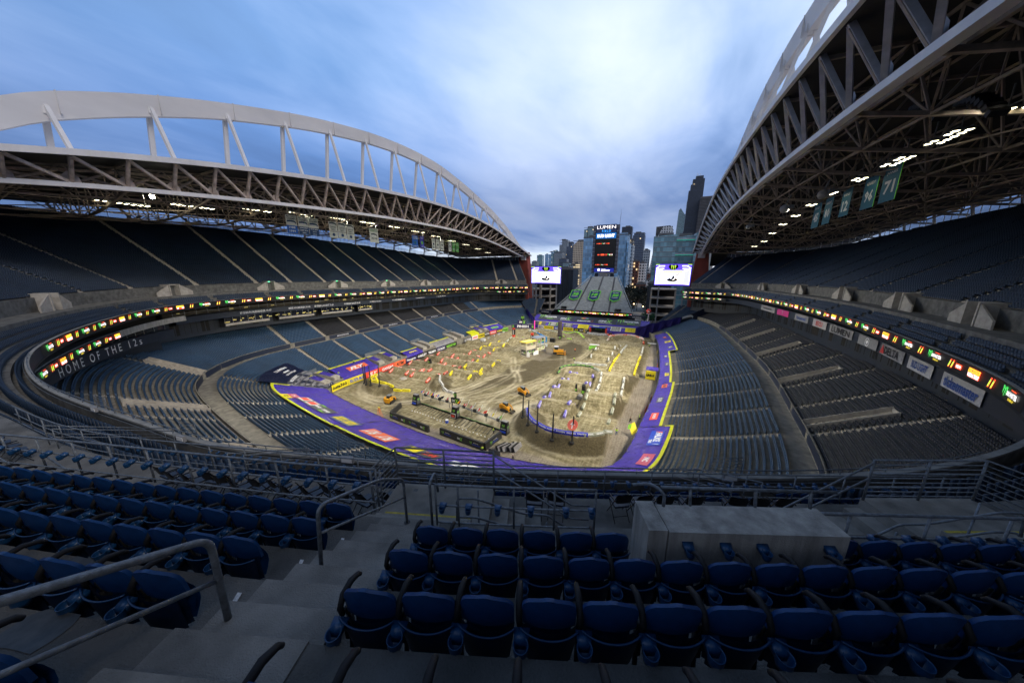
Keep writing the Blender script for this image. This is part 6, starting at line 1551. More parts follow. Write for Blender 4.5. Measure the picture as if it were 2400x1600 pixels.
for x0,x1,bg,tx,tc,lab in ((-72.4,-68.4,WHT,'MOTO',BLK,'small white board at the far left base'),(-68.2,-61.6,YLW,'DUNLOP',BLK,'yellow board at the base of the far wall, leftmost yellow'),(-61.2,-58.7,BLE,'RM',WHT,'blue board left of the dark wrapped pole'),(-55.3,-48.8,YLW,'DUNLOP',BLK,'yellow board right of the dark wrapped pole'),(-48.4,-45.4,BLK,'O',YLW,'small black board with a gold oval'),(-45.3,-42.4,BLK,'3rd',WHT,'small black board with white lettering'),(-42.4,-37.0,YLW,'SUZUKI',BLE,'yellow SUZUKI board beside the white barrier of the far wall')):
    npan(x0,x1,.05,.95,[('t',0,0,.75,.45,tx,tc)],lab,bg)
for x,lab in ((-74,'navy inflatable arch sign at the left of the bleachers'),(-14,'navy inflatable arch sign at the right of the bleachers')):
    t=thing('hospitality_sign',lab,'sign','navy signs beside the bleachers',(x,205,8.8)); mb=MB(); mb.box((0,0,0),(9 if x<-20 else 10,.8,1.9)); mb.build('board',M_NAVY,t); mb=MB(); put_text(mb,'HYUNDAI',(0,-.45,-.2),(1,0,0),(0,0,1),w=5,h=.7); mb.build('lettering',M_LET,t); mb=MB(); mb.box((-3,.2,-4),(.3,.3,7)); mb.build('leg',M_BLACK,t); mb=MB(); mb.box((3,.2,-4),(.3,.3,7)); mb.build('leg',M_BLACK,t)
t=thing('red_globe_sign','round red and white globe sign on a short post','sign',None,(-7.4,200,9.3)); mb=MB(); mb.ball((0,0,4.1),1.35,16,10); mb.build('globe',V_RED,t,smooth=True); mb=MB(); mb.tube([(0,0,-9),(0,0,2.8)],.18,8); mb.box((0,0,2.6),(2.4,1,.25)); mb.build('post',M_WHITE,t)
mb=MB(); put_text(mb,'76',(0,-1.42,4.1),(1,0,0),(0,0,1),w=1.2,h=.9,bold=.05); mb.build('lettering',V_WHT,t)
# ================================================================ track blocks
def blk_mesh(name,m,logo,lc,L=2.5,w=.75,h=.7):
    mb=MB(); sec=[(-w/2,0),(w/2,0),(w/2*.98,h*.45),(w/2*.55,h),(-w/2*.55,h),(-w/2*.98,h*.45)]; V3=[]
    for y,k in ((-L/2,.86),(-L/2+.12,1),(L/2-.12,1),(L/2,.86)): V3.append([(a*k,y,b*(.5+.5*k)) for a,b in sec])
    n=6; v=[p for r in V3 for p in r]; f=[(i*n+j,i*n+(j+1)%n,(i+1)*n+(j+1)%n,(i+1)*n+j) for i in range(3) for j in range(n)]+[tuple(range(n-1,-1,-1)),tuple(3*n+j for j in range(n))]
    mb.add(v,f); o=mb.build(name,m)
    lb=MB(); 
    for s in (-1,1):
        put_text(lb,logo,(s*(w*.38+.03),0,h*.72+.03),(0,s,0),(-s*.38,0,.92),w=L*.72,h=h*.42,bold=.05,res=1)
    lo=lb.build('lettering',lc,o); return o
proto={}
for k,(m,lg,lc,nm) in {'red':(mat('foam_red',(.66,.10,.05),.55,var=.1),'FLY',V_WHT,'orange red'),'yel':(mat('foam_yellow',(.80,.68,.02),.55,var=.08),'DUNLOP',V_BLK,'yellow'),'pur':(mat('foam_violet',(.22,.19,.62),.5,var=.12),'FALKEN',V_WHT,'violet'),'gry':(mat('foam_grey',(.30,.31,.24),.6,var=.2),'SMX',V_WHT,'grey green'),'wht':(mat('foam_white',(.58,.58,.57),.6,var=.1),'SMX',V_BLK,'white'),'lim':(mat('foam_lime',(.42,.72,.05),.55,var=.08),'FLY',V_WHT,'lime'),'drk':(mat('foam_dark',(.05,.08,.05),.6,var=.2),'SMX',V_GRN,'dark green'),'blu':(mat('foam_blue',(.03,.04,.50),.5,var=.1),'FALKEN',V_WHT,'blue violet'),'rwt':(mat('foam_white2',(.62,.6,.58),.6,var=.1),'SMX',V_RED,'white')}.items():
    proto[k]=[blk_mesh('track_block',m,lg,lc),nm,False]
def block(kind,x,y,az,label,group,L=1.0,dz=0):
    o,nm,used=proto[kind]
    if not used: proto[kind][2]=True; r=o
    else:
        r=o.copy(); COL.objects.link(r)
        for ch in o.children: c=ch.copy(); COL.objects.link(c); c.parent=r
    a=R(az); h=1.1*L; z0=gz(x-math.sin(a)*h,y+math.cos(a)*h); z1=gz(x+math.sin(a)*h,y-math.cos(a)*h)
    r.location=(x,y,max((z0+z1)/2,gz(x,y)-.15)+dz-.05); r.rotation_euler=(max(-.30,min(.30,math.atan2(z0-z1,2*h))),0,a); r.scale=(1,L,1)
    return tag(r,label,'track block',group)
RED_S=[(-87.7,78.4),(-80.2,78.6),(-77.6,78.4),(-79.7,85.8),(-77.0,86.9),(-69.7,77.5),(-88.8,89.2),(-86.7,96.2),(-87.2,104.6),(-79.2,97.0),(-76.6,95.2),(-79.4,104.6),(-76.1,103.0),(-75.6,112.1),(-67.8,111.4),(-68.5,103.2),(-68.9,94.5),(-69.6,86.9)]
RED_H=[(-87.4,81.9),(-80.4,81.5),(-76.9,82),(-77.1,92.6),(-69.1,81.8),(-88.1,92.6),(-88.1,100.8),(-86.4,107.9),(-79.9,100.7),(-76.6,99.9),(-76.3,107.6),(-75.3,115.6),(-68.5,107.4),(-67.8,115.6),(-68.9,100.2),(-69.4,91.8)]
YEL_S=[(-66.0,85.6),(-65.0,92),(-66.0,94.5),(-65.5,102.0),(-58.0,85.3),(-57.5,91.4),(-58.6,93.9),(-57.9,102.0),(-75.3,121.0),(-74.8,128.7),(-74.5,137.2),(-67.6,129.4),(-68.3,121.1)]
YEL_H=[(-65.9,89.3),(-66.2,99.1),(-65.0,105.8),(-58.0,88.9),(-58.8,98.9),(-57.6,105.6),(-75.2,124.4),(-75.1,133.8),(-67.7,133.4),(-68.0,124.2)]
def lanes_label(kind,pts,desc,grp,az=4,L=1):
    for i,(x,y) in enumerate(sorted(pts,key=lambda p:p[1])): block(kind,x,y,az+rnd.uniform(-6,6),'%s, %s from the near end'%(desc,ordn(i)),grp,L)
def split(pts,lo,hi): return [p for p in pts if lo<=p[0]<hi]
G1='orange red blocks of the left rhythm lane'
for lo,hi,ds in ((-95,-85,'orange red block nearest the left boards'),(-81,-78.5,'orange red block, left paired middle line'),(-78.5,-74,'orange red block, right paired middle line'),(-74,-60,'orange red block on the inner lane edge')): lanes_label('red',split(RED_S+RED_H,lo,hi),ds,G1)
G2='yellow blocks of the left rhythm lane'
for lo,hi,ds in ((-70,-62,'yellow block on the left edge of the yellow lane'),(-62,-50,'yellow block on the right edge of the yellow lane')): lanes_label('yel',[p for p in split(YEL_S+YEL_H,lo,hi) if p[1]<110],ds,G2)
for lo,hi,ds in ((-80,-72,'yellow block before the finish arch, left edge'),(-72,-60,'yellow block before the finish arch, right edge')): lanes_label('yel',[p for p in split(YEL_S+YEL_H,lo,hi) if p[1]>=115],ds,G2)
def chain(kind,pts,desc,grp,dz=0,L=1,kinds=None):
    n=len(pts)
    for i,(x,y) in enumerate(pts):
        a=pts[max(i-1,0)]; b=pts[min(i+1,n-1)]; az=math.degrees(math.atan2(-(b[0]-a[0]),b[1]-a[1]))
        block(kinds[i%len(kinds)] if kinds else kind,x,y,az,'%s, %s along it'%(desc,ordn(i)),grp,L,dz)
def arc(cx,cy,r,a0,a1,n): return [(cx+r*math.cos(R(a0+(a1-a0)*i/(n-1))),cy+r*math.sin(R(a0+(a1-a0)*i/(n-1)))) for i in range(n)]
chain('yel',[(-84.8,68.6),(-84.2,66.6),(-82.4,65.3),(-80,64.9),(-77.6,65.5),(-75.2,66),(-72.8,66.7),(-70.4,68.0)],'yellow block on the near left banked corner','yellow blocks of the near left corner',.1)
chain('yel',[(-83.0,67.6),(-81,66.5),(-78.8,66.6),(-76.5,67.2)],'inner yellow block on the near left banked corner','yellow blocks of the near left corner',-.1)
chain('wht',[(-65.4,78.6),(-63.6,76.2),(-61.5,74.6),(-59.2,73.4),(-56.8,73)],'white block on the small berm','white berm blocks')
PUR_S=[(-26.5,97.1),(-27.3,89.5),(-27.3,81.5),(-27.5,73.6),(-19.0,96.9),(-19.3,89.8),(-19.8,79.4),(-20.1,72.7)]
PUR_C=[(-26.7,101.2),(-27.1,93.8),(-27.2,85.0),(-27.4,76.9),(-18.9,100.6),(-19.3,93),(-20.0,76.0)]
lanes_label('pur',split(PUR_S+PUR_C,-40,-25),'violet block on the left edge of the near middle lane','violet lane blocks',2); lanes_label('pur',split(PUR_S+PUR_C,-25,-10),'violet block on the right edge of the near middle lane','violet lane blocks',2)
block('pur',-25.2,101.9,60,'violet block turned sideways at the end of the violet lane','violet lane blocks')
chain('gry',[(-17.1,75.7),(-16.8,79),(-16.8,82),(-17.0,84.9),(-17.1,88.0)],'grey green block, left edge of big tabletop','grey green lane blocks')
chain('wht',[(-16.4,93.0),(-16.0,95.6),(-15.9,98.2),(-16.2,100.9)],'pale block on the left edge of the second tabletop','pale tabletop blocks')
chain('gry',[(-9.4,74.9),(-9.3,79.2),(-9.3,82.2),(-9.6,85.2),(-9.6,88)],'grey green block, right edge of big tabletop','grey green lane blocks')
chain('wht',[(-8.8,94.4),(-8.8,97),(-8.9,99.6)],'pale block on the right edge of the second tabletop','pale tabletop blocks')
chain('blu',arc(-17.6,71,11.4,205,294,9),'blue violet block on top of the near banked corner','blocks on the near banked corner',.1,1.05)
chain('gry',arc(-17.6,71,11.4,302,326,3),'grey green block on the right end of the near banked corner','blocks on the near banked corner',.1,1.0)
chain('yel',[(-15.8,117.2),(-15.8,119.6),(-15.7,122),(-15.8,124.5),(-15.8,127),(-15.8,129.5),(-15.7,132),(-15.7,134.5),(-15.6,137.2),(-15.4,140)],'yellow block on the left side of the whoops','yellow whoops blocks',L=.8)
chain('wht',[(-15.2,144.5),(-15.1,148.4),(-14.8,152.0),(-14.6,155.1),(-14.4,158.0)],'white block past the yellow whoops, left side','white whoops blocks')
chain('yel',[(-7,116.4),(-7.0,118.8),(-7.0,121.2),(-7.0,123.6),(-7,126),(-6.9,128.5),(-6.9,131),(-6.9,133.6),(-6.8,136.2),(-6.7,138.9)],'yellow block on the right side of the whoops','yellow whoops blocks',L=.8)
chain('wht',[(-6.6,143.4),(-6.6,147.4),(-6.6,151.4),(-6.7,154.4),(-6.7,157.5)],'white block past the yellow whoops, right side','white whoops blocks')
lanes_label('wht',[(-24.7,157.7),(-24.9,150.3),(-25.4,144.1),(-25.6,139.4),(-25.5,129.6)],'white block on the left edge of the far middle lane','white lane blocks'); lanes_label('wht',[(-17.1,157.5),(-17.3,149.2),(-18.2,146.4),(-18.0,137.8),(-18.2,128.9)],'white block on the right edge of the far middle lane','white lane blocks')
chain('wht',[(-29.1,120.7),(-26.6,121.1),(-24.1,121.6),(-21.6,122.1),(-19.1,122.6)],'pale block in the straight cross row','white cross row blocks')
chain('wht',arc(-16,167,8.9,172,8,12),'white or red block on the far banked corner','white and red blocks of the far corner',.1,.9,kinds=['rwt','rwt','red'])
chain('drk',arc(-24.6,104,7.3,178,60,9),'dark green block on the middle banked corner','dark green corner blocks',.05,.8); chain('gry',arc(-24.6,104,7.3,48,4,4),'grey green block on the middle banked corner','dark green corner blocks',.05,.9)
chain('lim',[(-51.8,179.0),(-49.4,178.5),(-47,177.8),(-44.6,176.4),(-42.4,174.9),(-40.4,172.8),(-38.6,170.4)],'lime block on the far left curve','lime blocks')
for i,(x,y,a) in enumerate([(-58.0,171.4,70),(-49.4,168.3,30),(-44.6,163.4,80)]): block('lim',x,y,a,'loose lime block behind the wrapped pole, %s from the left'%ordn(i),'lime blocks')
chain('gry',arc(-60,160,10.2,20,150,12),'dull block on the berm behind the finish arch','blocks of the finish berm',.05,.8)
chain('gry',[(-70.5,133),(-70.6,136),(-70.4,139),(-70.0,142)],'dark grey block up the left side of the finish ramp','finish ramp blocks')
lanes_label('wht',[(-85.6,y) for y in (140,146,152,158,164)],'small white block along the far left boards','white blocks by the boards',10)
# ================================================================ poles with nets
M_POLE=mat('pole_black',(.018,.018,.02),.7,var=.3,scale=5)
def pole(x,y,h,lab,grp,lean=(0,0)):
    z=gz(x,y); t=thing('net_pole',lab,'pole',grp,(x,y,z-.2)); mb=MB(); mb.tube([(0,0,0),(lean[0]*.5,lean[1]*.5,h*.5),(lean[0],lean[1],h)],[.2,.17,.13],8); mb.build('post',M_POLE,t); mb=MB(); mb.tube([(0,0,.1),(0,0,.5)],.5,10); mb.build('base',M_POLE,t); return t
P1=[(-86.2,65.6),(-83.3,64.0),(-80.3,63.2),(-76.6,63.4)]
for i,(x,y) in enumerate(P1): pole(x,y,6.6,'leaning black net pole by the yellow corner, %s from the left'%ordn(i),'black net poles of the yellow corner',(-.3+.15*i,0))
P2=[(-28.2,63.8),(-25.6,61.0),(-22.6,59.0),(-18.6,57.8),(-14.4,58.2)]
for i,(x,y) in enumerate(P2): pole(x,y,6.4,'black net pole outside the near banked corner, %s from the left'%ordn(i),'black net poles of the near banked corner',(.15,0))
M_NET=mat('net_black',(.03,.03,.03),.8,var=0)
def net(P,i0,i1,z0,z1,lab):
    a=np.array(P[i0]);b=np.array(P[i1]); t=thing('catch_net',lab,'net'); mb=MB(); n=int(np.linalg.norm(b-a)/.35)
    for k in range(n+1):
        p=a+(b-a)*k/n; mb.bar((p[0],p[1],z0),(p[0],p[1],z1),.02,.02)
    for k in range(int((z1-z0)/.35)+1): zz=z0+.35*k; mb.bar((a[0],a[1],zz),(b[0],b[1],zz),.02,.02)
    mb.build('mesh',M_NET,t)
net(P2,3,4,3.0,5.6,'fine black net strung between the last two poles of the near corner')
t=thing('round_sign','round coral red sign with a white arrow on top of the last net pole','sign',None,(-14.4,58.2,6.5)); mb=MB(); n=np.array((-.25,-.75,.6)); n/=np.linalg.norm(n); u=np.array((1.,0,0)); u-=n*(u@n); u/=np.linalg.norm(u); w_=np.cross(n,u)
a=np.linspace(0,2*math.pi,25)[:-1]; c0=np.outer(np.cos(a),u)*1.15+np.outer(np.sin(a),w_)*1.15; mb.add(np.concatenate([c0,c0+n*.1]),[tuple(range(23,-1,-1)),tuple(range(24,48))]+[(i,(i+1)%24,24+(i+1)%24,24+i) for i in range(24)]); mb.build('disc',mat('sign_coral',(.75,.12,.08),.5,var=0),t)
mb=MB(); mb.add([n*.12+u*a_+w_*b_ for a_,b_ in ((-.1,-.8),(.1,-.8),(.12,0),(.5,0),(0,.75),(-.5,0),(-.12,0))],[tuple(range(7))]); mb.build('arrow',V_WHT,t)
# ================================================================ machines
M_CAT=mat('machine_yellow',(.72,.33,.015),.45,var=.12,scale=2); M_TYRE=mat('rubber',(.015,.015,.015),.85,var=.2); M_CABG=mat('cab_glass',(.02,.03,.035),.15,var=0,spec=.8)
def skid(x,y,rz,lab):
    t=thing('skid_steer_loader',lab,'loader','yellow tracked loaders',(x,y,gz(x,y)),R(rz))
    mb=MB(); mb.box((0,-.3,.95),(1.1,2.3,.9)); mb.box((0,-1.35,1.25),(1.3,.6,1.1)); mb.box((0,.75,.8),(1.0,.5,.5)); mb.build('body',M_CAT,t)
    for s in (-1,1):
        mb=MB(); V3=[(-1.25,.1),(-1.0,0),(.9,0),(1.15,.15),(1.15,.45),(.7,.75),(-.9,.8),(-1.25,.5)]; v=[(s*.62,a,b) for a,b in V3]+[(s*1.0,a,b) for a,b in V3]; n=8; mb.add(v,[tuple(range(n)),tuple(range(2*n-1,n-1,-1))]+[(i,(i+1)%n,n+(i+1)%n,n+i) for i in range(n)]); mb.build('track',M_TYRE,t)
        mb=MB(); mb.bar((s*.85,-1.4,1.9),(s*.85,-.2,2.0),.2,.3); mb.bar((s*.85,-.2,2.0),(s*.85,1.3,1.35),.2,.3); mb.bar((s*.85,1.3,1.35),(s*.8,1.7,.5),.2,.28); mb.bar((s*.85,-1.4,1.0),(s*.85,-1.4,1.9),.25,.3); mb.build('lift_arm',M_CAT,t)
    mb=MB(); mb.box((0,-.15,1.85),(1.0,1.2,1.0)); c=mb.build('cab',M_BLACK,t)
    mb=MB(); mb.box((0,-.15,2.42),(1.08,1.35,.14)); mb.build('cab_roof',mat('cab_roof',(.16,.18,.2),.5),c); mb=MB(); mb.box((0,.47,1.9),(.8,.04,.7)); mb.box((0,-.79,2.0),(.8,.04,.5)); mb.build('cab_window',M_CABG,c)
    mb=MB(); mb.box((0,1.95,.35),(1.7,.12,.7)); mb.box((0,2.25,.06),(1.7,.7,.08)); mb.box((-.82,2.25,.3),(.08,.65,.5)); mb.box((.82,2.25,.3),(.08,.65,.5)); mb.build('bucket',mat('bucket_steel',(.10,.09,.08),.6,metal=.5),t)
skid(-68.4,59.6,15,'yellow skid steer loader alone at the near left of the dirt, seen from behind'); skid(-36,81.6,-110,'yellow skid steer loader farther out in the middle of the dirt, side on'); skid(-35.8,69.6,-100,'yellow skid steer loader just beyond the right end of the start gate')
def dozer(x,y,rz,lab,sc=1):
    t=thing('motor_grader' if 0 else 'bulldozer',lab,'bulldozer',None,(x,y,gz(x,y)),R(rz)); t.scale=(sc,sc,sc)
    mb=MB(); mb.box((0,1.0,1.35),(1.1,2.2,1.0)); mb.box((0,-.9,1.3),(1.8,1.6,1.0)); mb.build('body',M_CAT,t)
    for s in (-1,1):
        mb=MB(); V3=[(-1.9,.2),(-1.6,0),(1.6,0),(1.9,.25),(1.8,.75),(-1.2,1.0),(-1.9,.7)]; v=[(s*.85,a,b) for a,b in V3]+[(s*1.35,a,b) for a,b in V3]; n=7; mb.add(v,[tuple(range(n)),tuple(range(2*n-1,n-1,-1))]+[(i,(i+1)%n,n+(i+1)%n,n+i) for i in range(n)]); mb.build('track',M_TYRE,t)
        mb=MB(); mb.bar((s*1.5,-.4,.5),(s*1.5,2.6,.5),.2,.3); mb.build('push_arm',M_CAT,t)
    mb=MB(); mb.box((0,-.7,2.3),(1.5,1.4,1.2)); c=mb.build('cab',M_CABG,t); mb=MB(); mb.box((0,-.7,2.98),(1.75,1.7,.16)); mb.build('cab_roof',mat('cab_roof_lilac',(.5,.48,.6),.5),c)
    mb=MB(); V3=np.zeros((5,2,3))
    for k,(a,b) in enumerate(((2.9,0),(2.7,.3),(2.65,.6),(2.75,.95),(2.95,1.2))): V3[k,0]=(-1.9,a,b); V3[k,1]=(1.9,a,b)
    mb.grid(V3); mb.box((0,2.55,.6),(3.6,.12,.9)); mb.build('blade',M_CAT,t)
    mb=MB(); mb.tube([(.3,1.5,1.8),(.3,1.5,2.6)],.07,6); mb.build('exhaust',M_BLACK,t)
dozer(-40.9,131.5,-75,'yellow bulldozer on the dark wet dirt in the middle of the floor',1.15)
t=thing('excavator','small yellow excavator behind the wooden tower','excavator',None,(-59,157,gz(-59,157)),R(40))
mb=MB(); mb.box((0,0,1.5),(2.2,2.6,1.1)); mb.build('body',M_CAT,t); mb=MB(); mb.box((-.5,.5,2.5),(1,1.3,1.1)); mb.build('cab',M_CABG,t)
for s in (-1,1): mb=MB(); mb.box((s*1,0,.4),(.5,3,.8)); mb.build('track',M_TYRE,t)
mb=MB(); mb.bar((.3,1.2,1.8),(.3,3.4,3.2),.3,.4); mb.bar((.3,3.4,3.2),(.3,4.6,1.2),.25,.3); mb.build('boom',M_CAT,t); mb=MB(); mb.box((.3,4.5,.9),(.9,.7,.7)); mb.build('bucket',M_CAT,t)
# boom lift
M_LBLU=mat('lift_blue',(.01,.22,.62),.45,var=.1)
t=thing('boom_lift','blue articulated boom lift with pale base beside the wooden tower','boom lift',None,(-51.6,139.5,gz(-51.6,139.5)))
mb=MB(); mb.box((0,0,1.5),(5.0,2.3,1.2)); mb.build('counterweight',mat('lift_grey',(.45,.47,.5),.5),t)
for sx in (-1.6,1.6):
    for sy_ in (-1,1): mb=MB(); mb.tube([(sx,sy_*.9,.5),(sx,sy_*1.3,.5)],.5,14); mb.build('wheel',M_TYRE,t)
mb=MB(); mb.bar((-1.8,0,2.3),(1.9,.6,3.3),.5,.55); mb.build('lower_boom',M_LBLU,t)
mb=MB(); mb.bar((1.9,.6,3.0),(1.9,.8,5.4),.5,.6); mb.build('riser',M_LBLU,t)
mb=MB(); mb.bar((2.1,.8,5.2),(-4.5,5,6.3),.45,.5); mb.bar((-4.5,5,6.3),(-11.5,9.5,7.6),.32,.36,1); mb.build('main_boom',[M_LBLU,mat('boom_inner',(.5,.6,.7),.4)],t)
mb=MB()
for p in ((-12.9,9),(-11.3,9),(-12.9,10.2),(-11.3,10.2)): mb.bar((p[0],p[1],7.3),(p[0],p[1],8.4),.07,.07)
for zz in (7.3,8.4): mb.bar((-12.9,9,zz),(-11.3,9,zz),.07,.07); mb.bar((-12.9,10.2,zz),(-11.3,10.2,zz),.07,.07); mb.bar((-12.9,9,zz),(-12.9,10.2,zz),.07,.07); mb.bar((-11.3,9,zz),(-11.3,10.2,zz),.07,.07)
mb.box((-12.1,9.6,7.3),(1.6,1.2,.06)); mb.build('basket',M_LBLU,t)
# ================================================================ finish arch, tower, wrapped pole
def pillar(x,y,t,h=5.2):
    mb=MB(); c0=gz(x+t.location.x,y+t.location.y)-t.location.z
    for k,(m_,a,b) in enumerate(((0,0,.22),(1,.22,.8),(0,.8,1))): mb.prism([(x-.6,y-.6),(x+.6,y-.6),(x+.6,y+.6),(x-.6,y+.6)],c0+h*a,c0+h*b,m_)
    mb.box((x,y-.66,c0+h*.5),(.35,.06,h*.5),mi=2); mb.build('pillar',[V_RED,V_BLK,V_WHT],t)
t=thing('finish_arch','inflatable style finish arch reading FINISH in white on navy over the far left jump','finish arch',None,(-69.5,144.6,gz(-69.5,144.6)))
zr=t.location.z; pillar(0,0,t,5.0-.0); pillar(9.2,3.2,t,5.0)
ux=np.array((9.2,3.2,0)); Lx=np.linalg.norm(ux); ux/=Lx; nn=np.array((ux[1],-ux[0],0)); up=np.array((0,0,1.)); zb=max(5.0,0)+.2
mb=MB(); mb.box(ux*(Lx/2)+up*(zb+.6),(Lx+2,1.3,2.0),(ux,-nn,up)); mb.box(ux*(Lx+.2)+up*(zb-.8),(1.3,1.3,1.6),(ux,-nn,up)); b_=mb.build('crossbeam',V_NVY,t)
mb=MB(); put_text(mb,'FINISH',ux*(Lx/2)+nn*.72+up*(zb+.6),ux,up,w=6.0,h=1.3,mi=2,bold=.06); 
for s in (-.5,.5): quad(mb,ux*(Lx/2+s*(Lx+.4))+nn*.70+up*(zb+.6),ux,up,.9,1.3,4); claw(mb,ux*(Lx/2+s*(Lx+.4))+nn*.74+up*(zb+.6),ux,up,1.1,5)
mb.build('lettering',PR,b_)
mb=MB(); mb.box(ux*(Lx/2-.4)+up*(zb+2.7),(4.6,.8,2.2),(ux,-nn,up)); b2_=mb.build('header',V_NVY,t); mb=MB(); put_text(mb,'SM',ux*(Lx/2-1.2)+nn*.46+up*(zb+2.8),ux,up,w=1.7,h=1.0,mi=2,bold=.05,shear=.2); put_text(mb,'X',ux*(Lx/2+.6)+nn*.46+up*(zb+2.8),ux,up,w=1.7,h=1.6,mi=4,bold=.08,shear=.2); mb.build('lettering',PR,b2_)
mb=MB(); mb.box(ux*(Lx/2-.2)+up*(zb+4.9),(1.7,1.4,2.4),(ux,-nn,up)); b3_=mb.build('can',V_BLK,t); mb=MB(); claw(mb,ux*(Lx/2-.2)+nn*.75+up*(zb+4.9),ux,up,2.0,4); mb.build('emblem',PR,b3_)
# officials tower
M_WOOD=mat('tower_timber',(.55,.50,.40),.7,var=.12,scale=1.5)
t=thing('scoring_tower','two storey pale timber tower with a yellow roof at the middle of the floor','tower',None,(-54,122.4,gz(-54,122.4)),R(-20)); g0=0
for lv,(y0,y1,z0,z1) in enumerate(((0,6,0,3.0),(0,6,3.1,6.0),(7,12.5,1.2,7.0))):
    mb=MB()
    for x in (-1.7,1.7):
        for y in (y0,(y0+y1)/2,y1): mb.bar((x,y,0),(x,y,z1),.3,.3)
    for zz in (z0+.15,z0+1.2,z1):
        for x in (-1.7,1.7): mb.bar((x,y0,zz),(x,y1,zz),.22,.3)
        for y in (y0,y1): mb.bar((-1.7,y,zz),(1.7,y,zz),.22,.3)
    mb.build('frame',M_WOOD,t)
    mb=MB(); 
    if lv==0: mb.box((0,.1,1.5),(2.9,.1,2.4)); mb.box((1.72,3,1.5),(.1,5.4,2.4)); mb.build('wrap',V_GRD,t)
    else: mb.box((0,y0,z0+.6),(3.2,.12,1.1)); mb.box((1.72,(y0+y1)/2,z0+.6),(.12,y1-y0-.2,1.1)); mb.box((0,(y0+y1)/2,z0),(3.4,y1-y0,.15)); mb.build('panel',M_WOOD,t)
mb=MB(); mb.prism([(-2.1,-.5),(2.1,-.5),(2.1,6.6),(-2.1,6.6)],6.15,6.35); mb.build('roof',V_YLW,t)
mb=MB(); [mb.box((x,3,6.38),(.25,7,.05)) for x in (-1,.4)]; mb.build('roof_stripe',V_WHT,t)
mb=MB(); mb.prism([(-2,6.8),(2,6.8),(2,12.9),(-2,12.9)],7.1,7.3); mb.build('roof',mat('roof_blue',(.18,.22,.32),.5),t)
mb=MB(); put_text(mb,'SM',(-.55,.02,1.4),(1,0,0),(0,0,1),w=1.1,h=.7,mi=2,bold=.05); put_text(mb,'X',(.65,.02,1.4),(1,0,0),(0,0,1),w=1.1,h=1.1,mi=4,bold=.08,shear=.2)
for y_,z_ in ((2,1.6),(4.4,1.4),(9,1.8),(11.4,2.4),(3.4,5.2),(8.5,5.5),(11,5.6)): quad(mb,(1.80,y_,z_),(0,1,0),(0,0,1),.9,1.0,4,skew=.1); quad(mb,(1.82,y_,z_),(0,1,0),(0,0,1),.4,.5,5)
mb.build('lettering',PR,t)
for i,(x,y,w_,h_,rz) in enumerate(((-51.4,121.6,1.3,2.4,20),(-49.6,126.5,3.4,2.0,70),(-48.9,133.5,3,1.8,-10))):
    t=thing('sign_board',('white pentagon board in front of the timber tower','wide white board beside the timber tower','grey framed white board beside the blue lift')[i],'sign board','loose boards by the tower',(x,y,gz(x,y)),R(rz)); mb=MB(); mb.add([(-w_/2,0,0),(w_/2,0,0),(w_/2,0,h_*.8),(0,0,h_),(-w_/2,0,h_*.8),(-w_/2,.15,0),(w_/2,.15,0),(w_/2,.15,h_*.8),(0,.15,h_),(-w_/2,.15,h_*.8)],[(0,1,2,3,4),(9,8,7,6,5),(0,5,6,1),(1,6,7,2),(2,7,8,3),(3,8,9,4),(4,9,5,0)]); mb.build('board',V_WHT if i<2 else V_GRY,t)
t=thing('wrapped_column','tall dark brown wrapped column with a logo band at its foot in the far middle','column',None,(-48.9,159.2,gz(-48.9,159.2))); mb=MB(); mb.tube([(0,0,2.6),(0,0,10.2)],1.15,20); mb.build('shaft',mat('wrap_brown',(.075,.06,.065),.6,var=.2,sc3=(1,1,.3)),t,smooth=False); mb=MB(); mb.tube([(0,0,.6),(0,0,2.7)],1.1,20); mb.build('foot',V_BLK,t); mb=MB(); put_text(mb,'SM',(-.3,-1.25,1.7),(1,0,0),(0,0,1),w=.9,h=.6,mi=2); put_text(mb,'X',(.6,-1.2,1.7),(1,0,0),(0,0,1),w=.9,h=1,mi=4,bold=.08); mb.build('lettering',PR,t)
for s in range(3): mb=MB(); a=s*2.1; mb.bar((0,0,1.4),(2.1*math.cos(a),2.1*math.sin(a),0),.12,.12); mb.build('leg',M_LAMPF,t)
t=thing('generator_box','black equipment box left of the wrapped column','generator',None,(-50.6,152.6,gz(-50.6,152.6))); mb=MB(); mb.box((0,0,1.1),(2.6,1.8,1.9)); mb.build('case',M_BLACK,t); mb=MB(); mb.box((0,0,.1),(2.8,2,.2)); mb.build('skid',M_LAMPF,t)
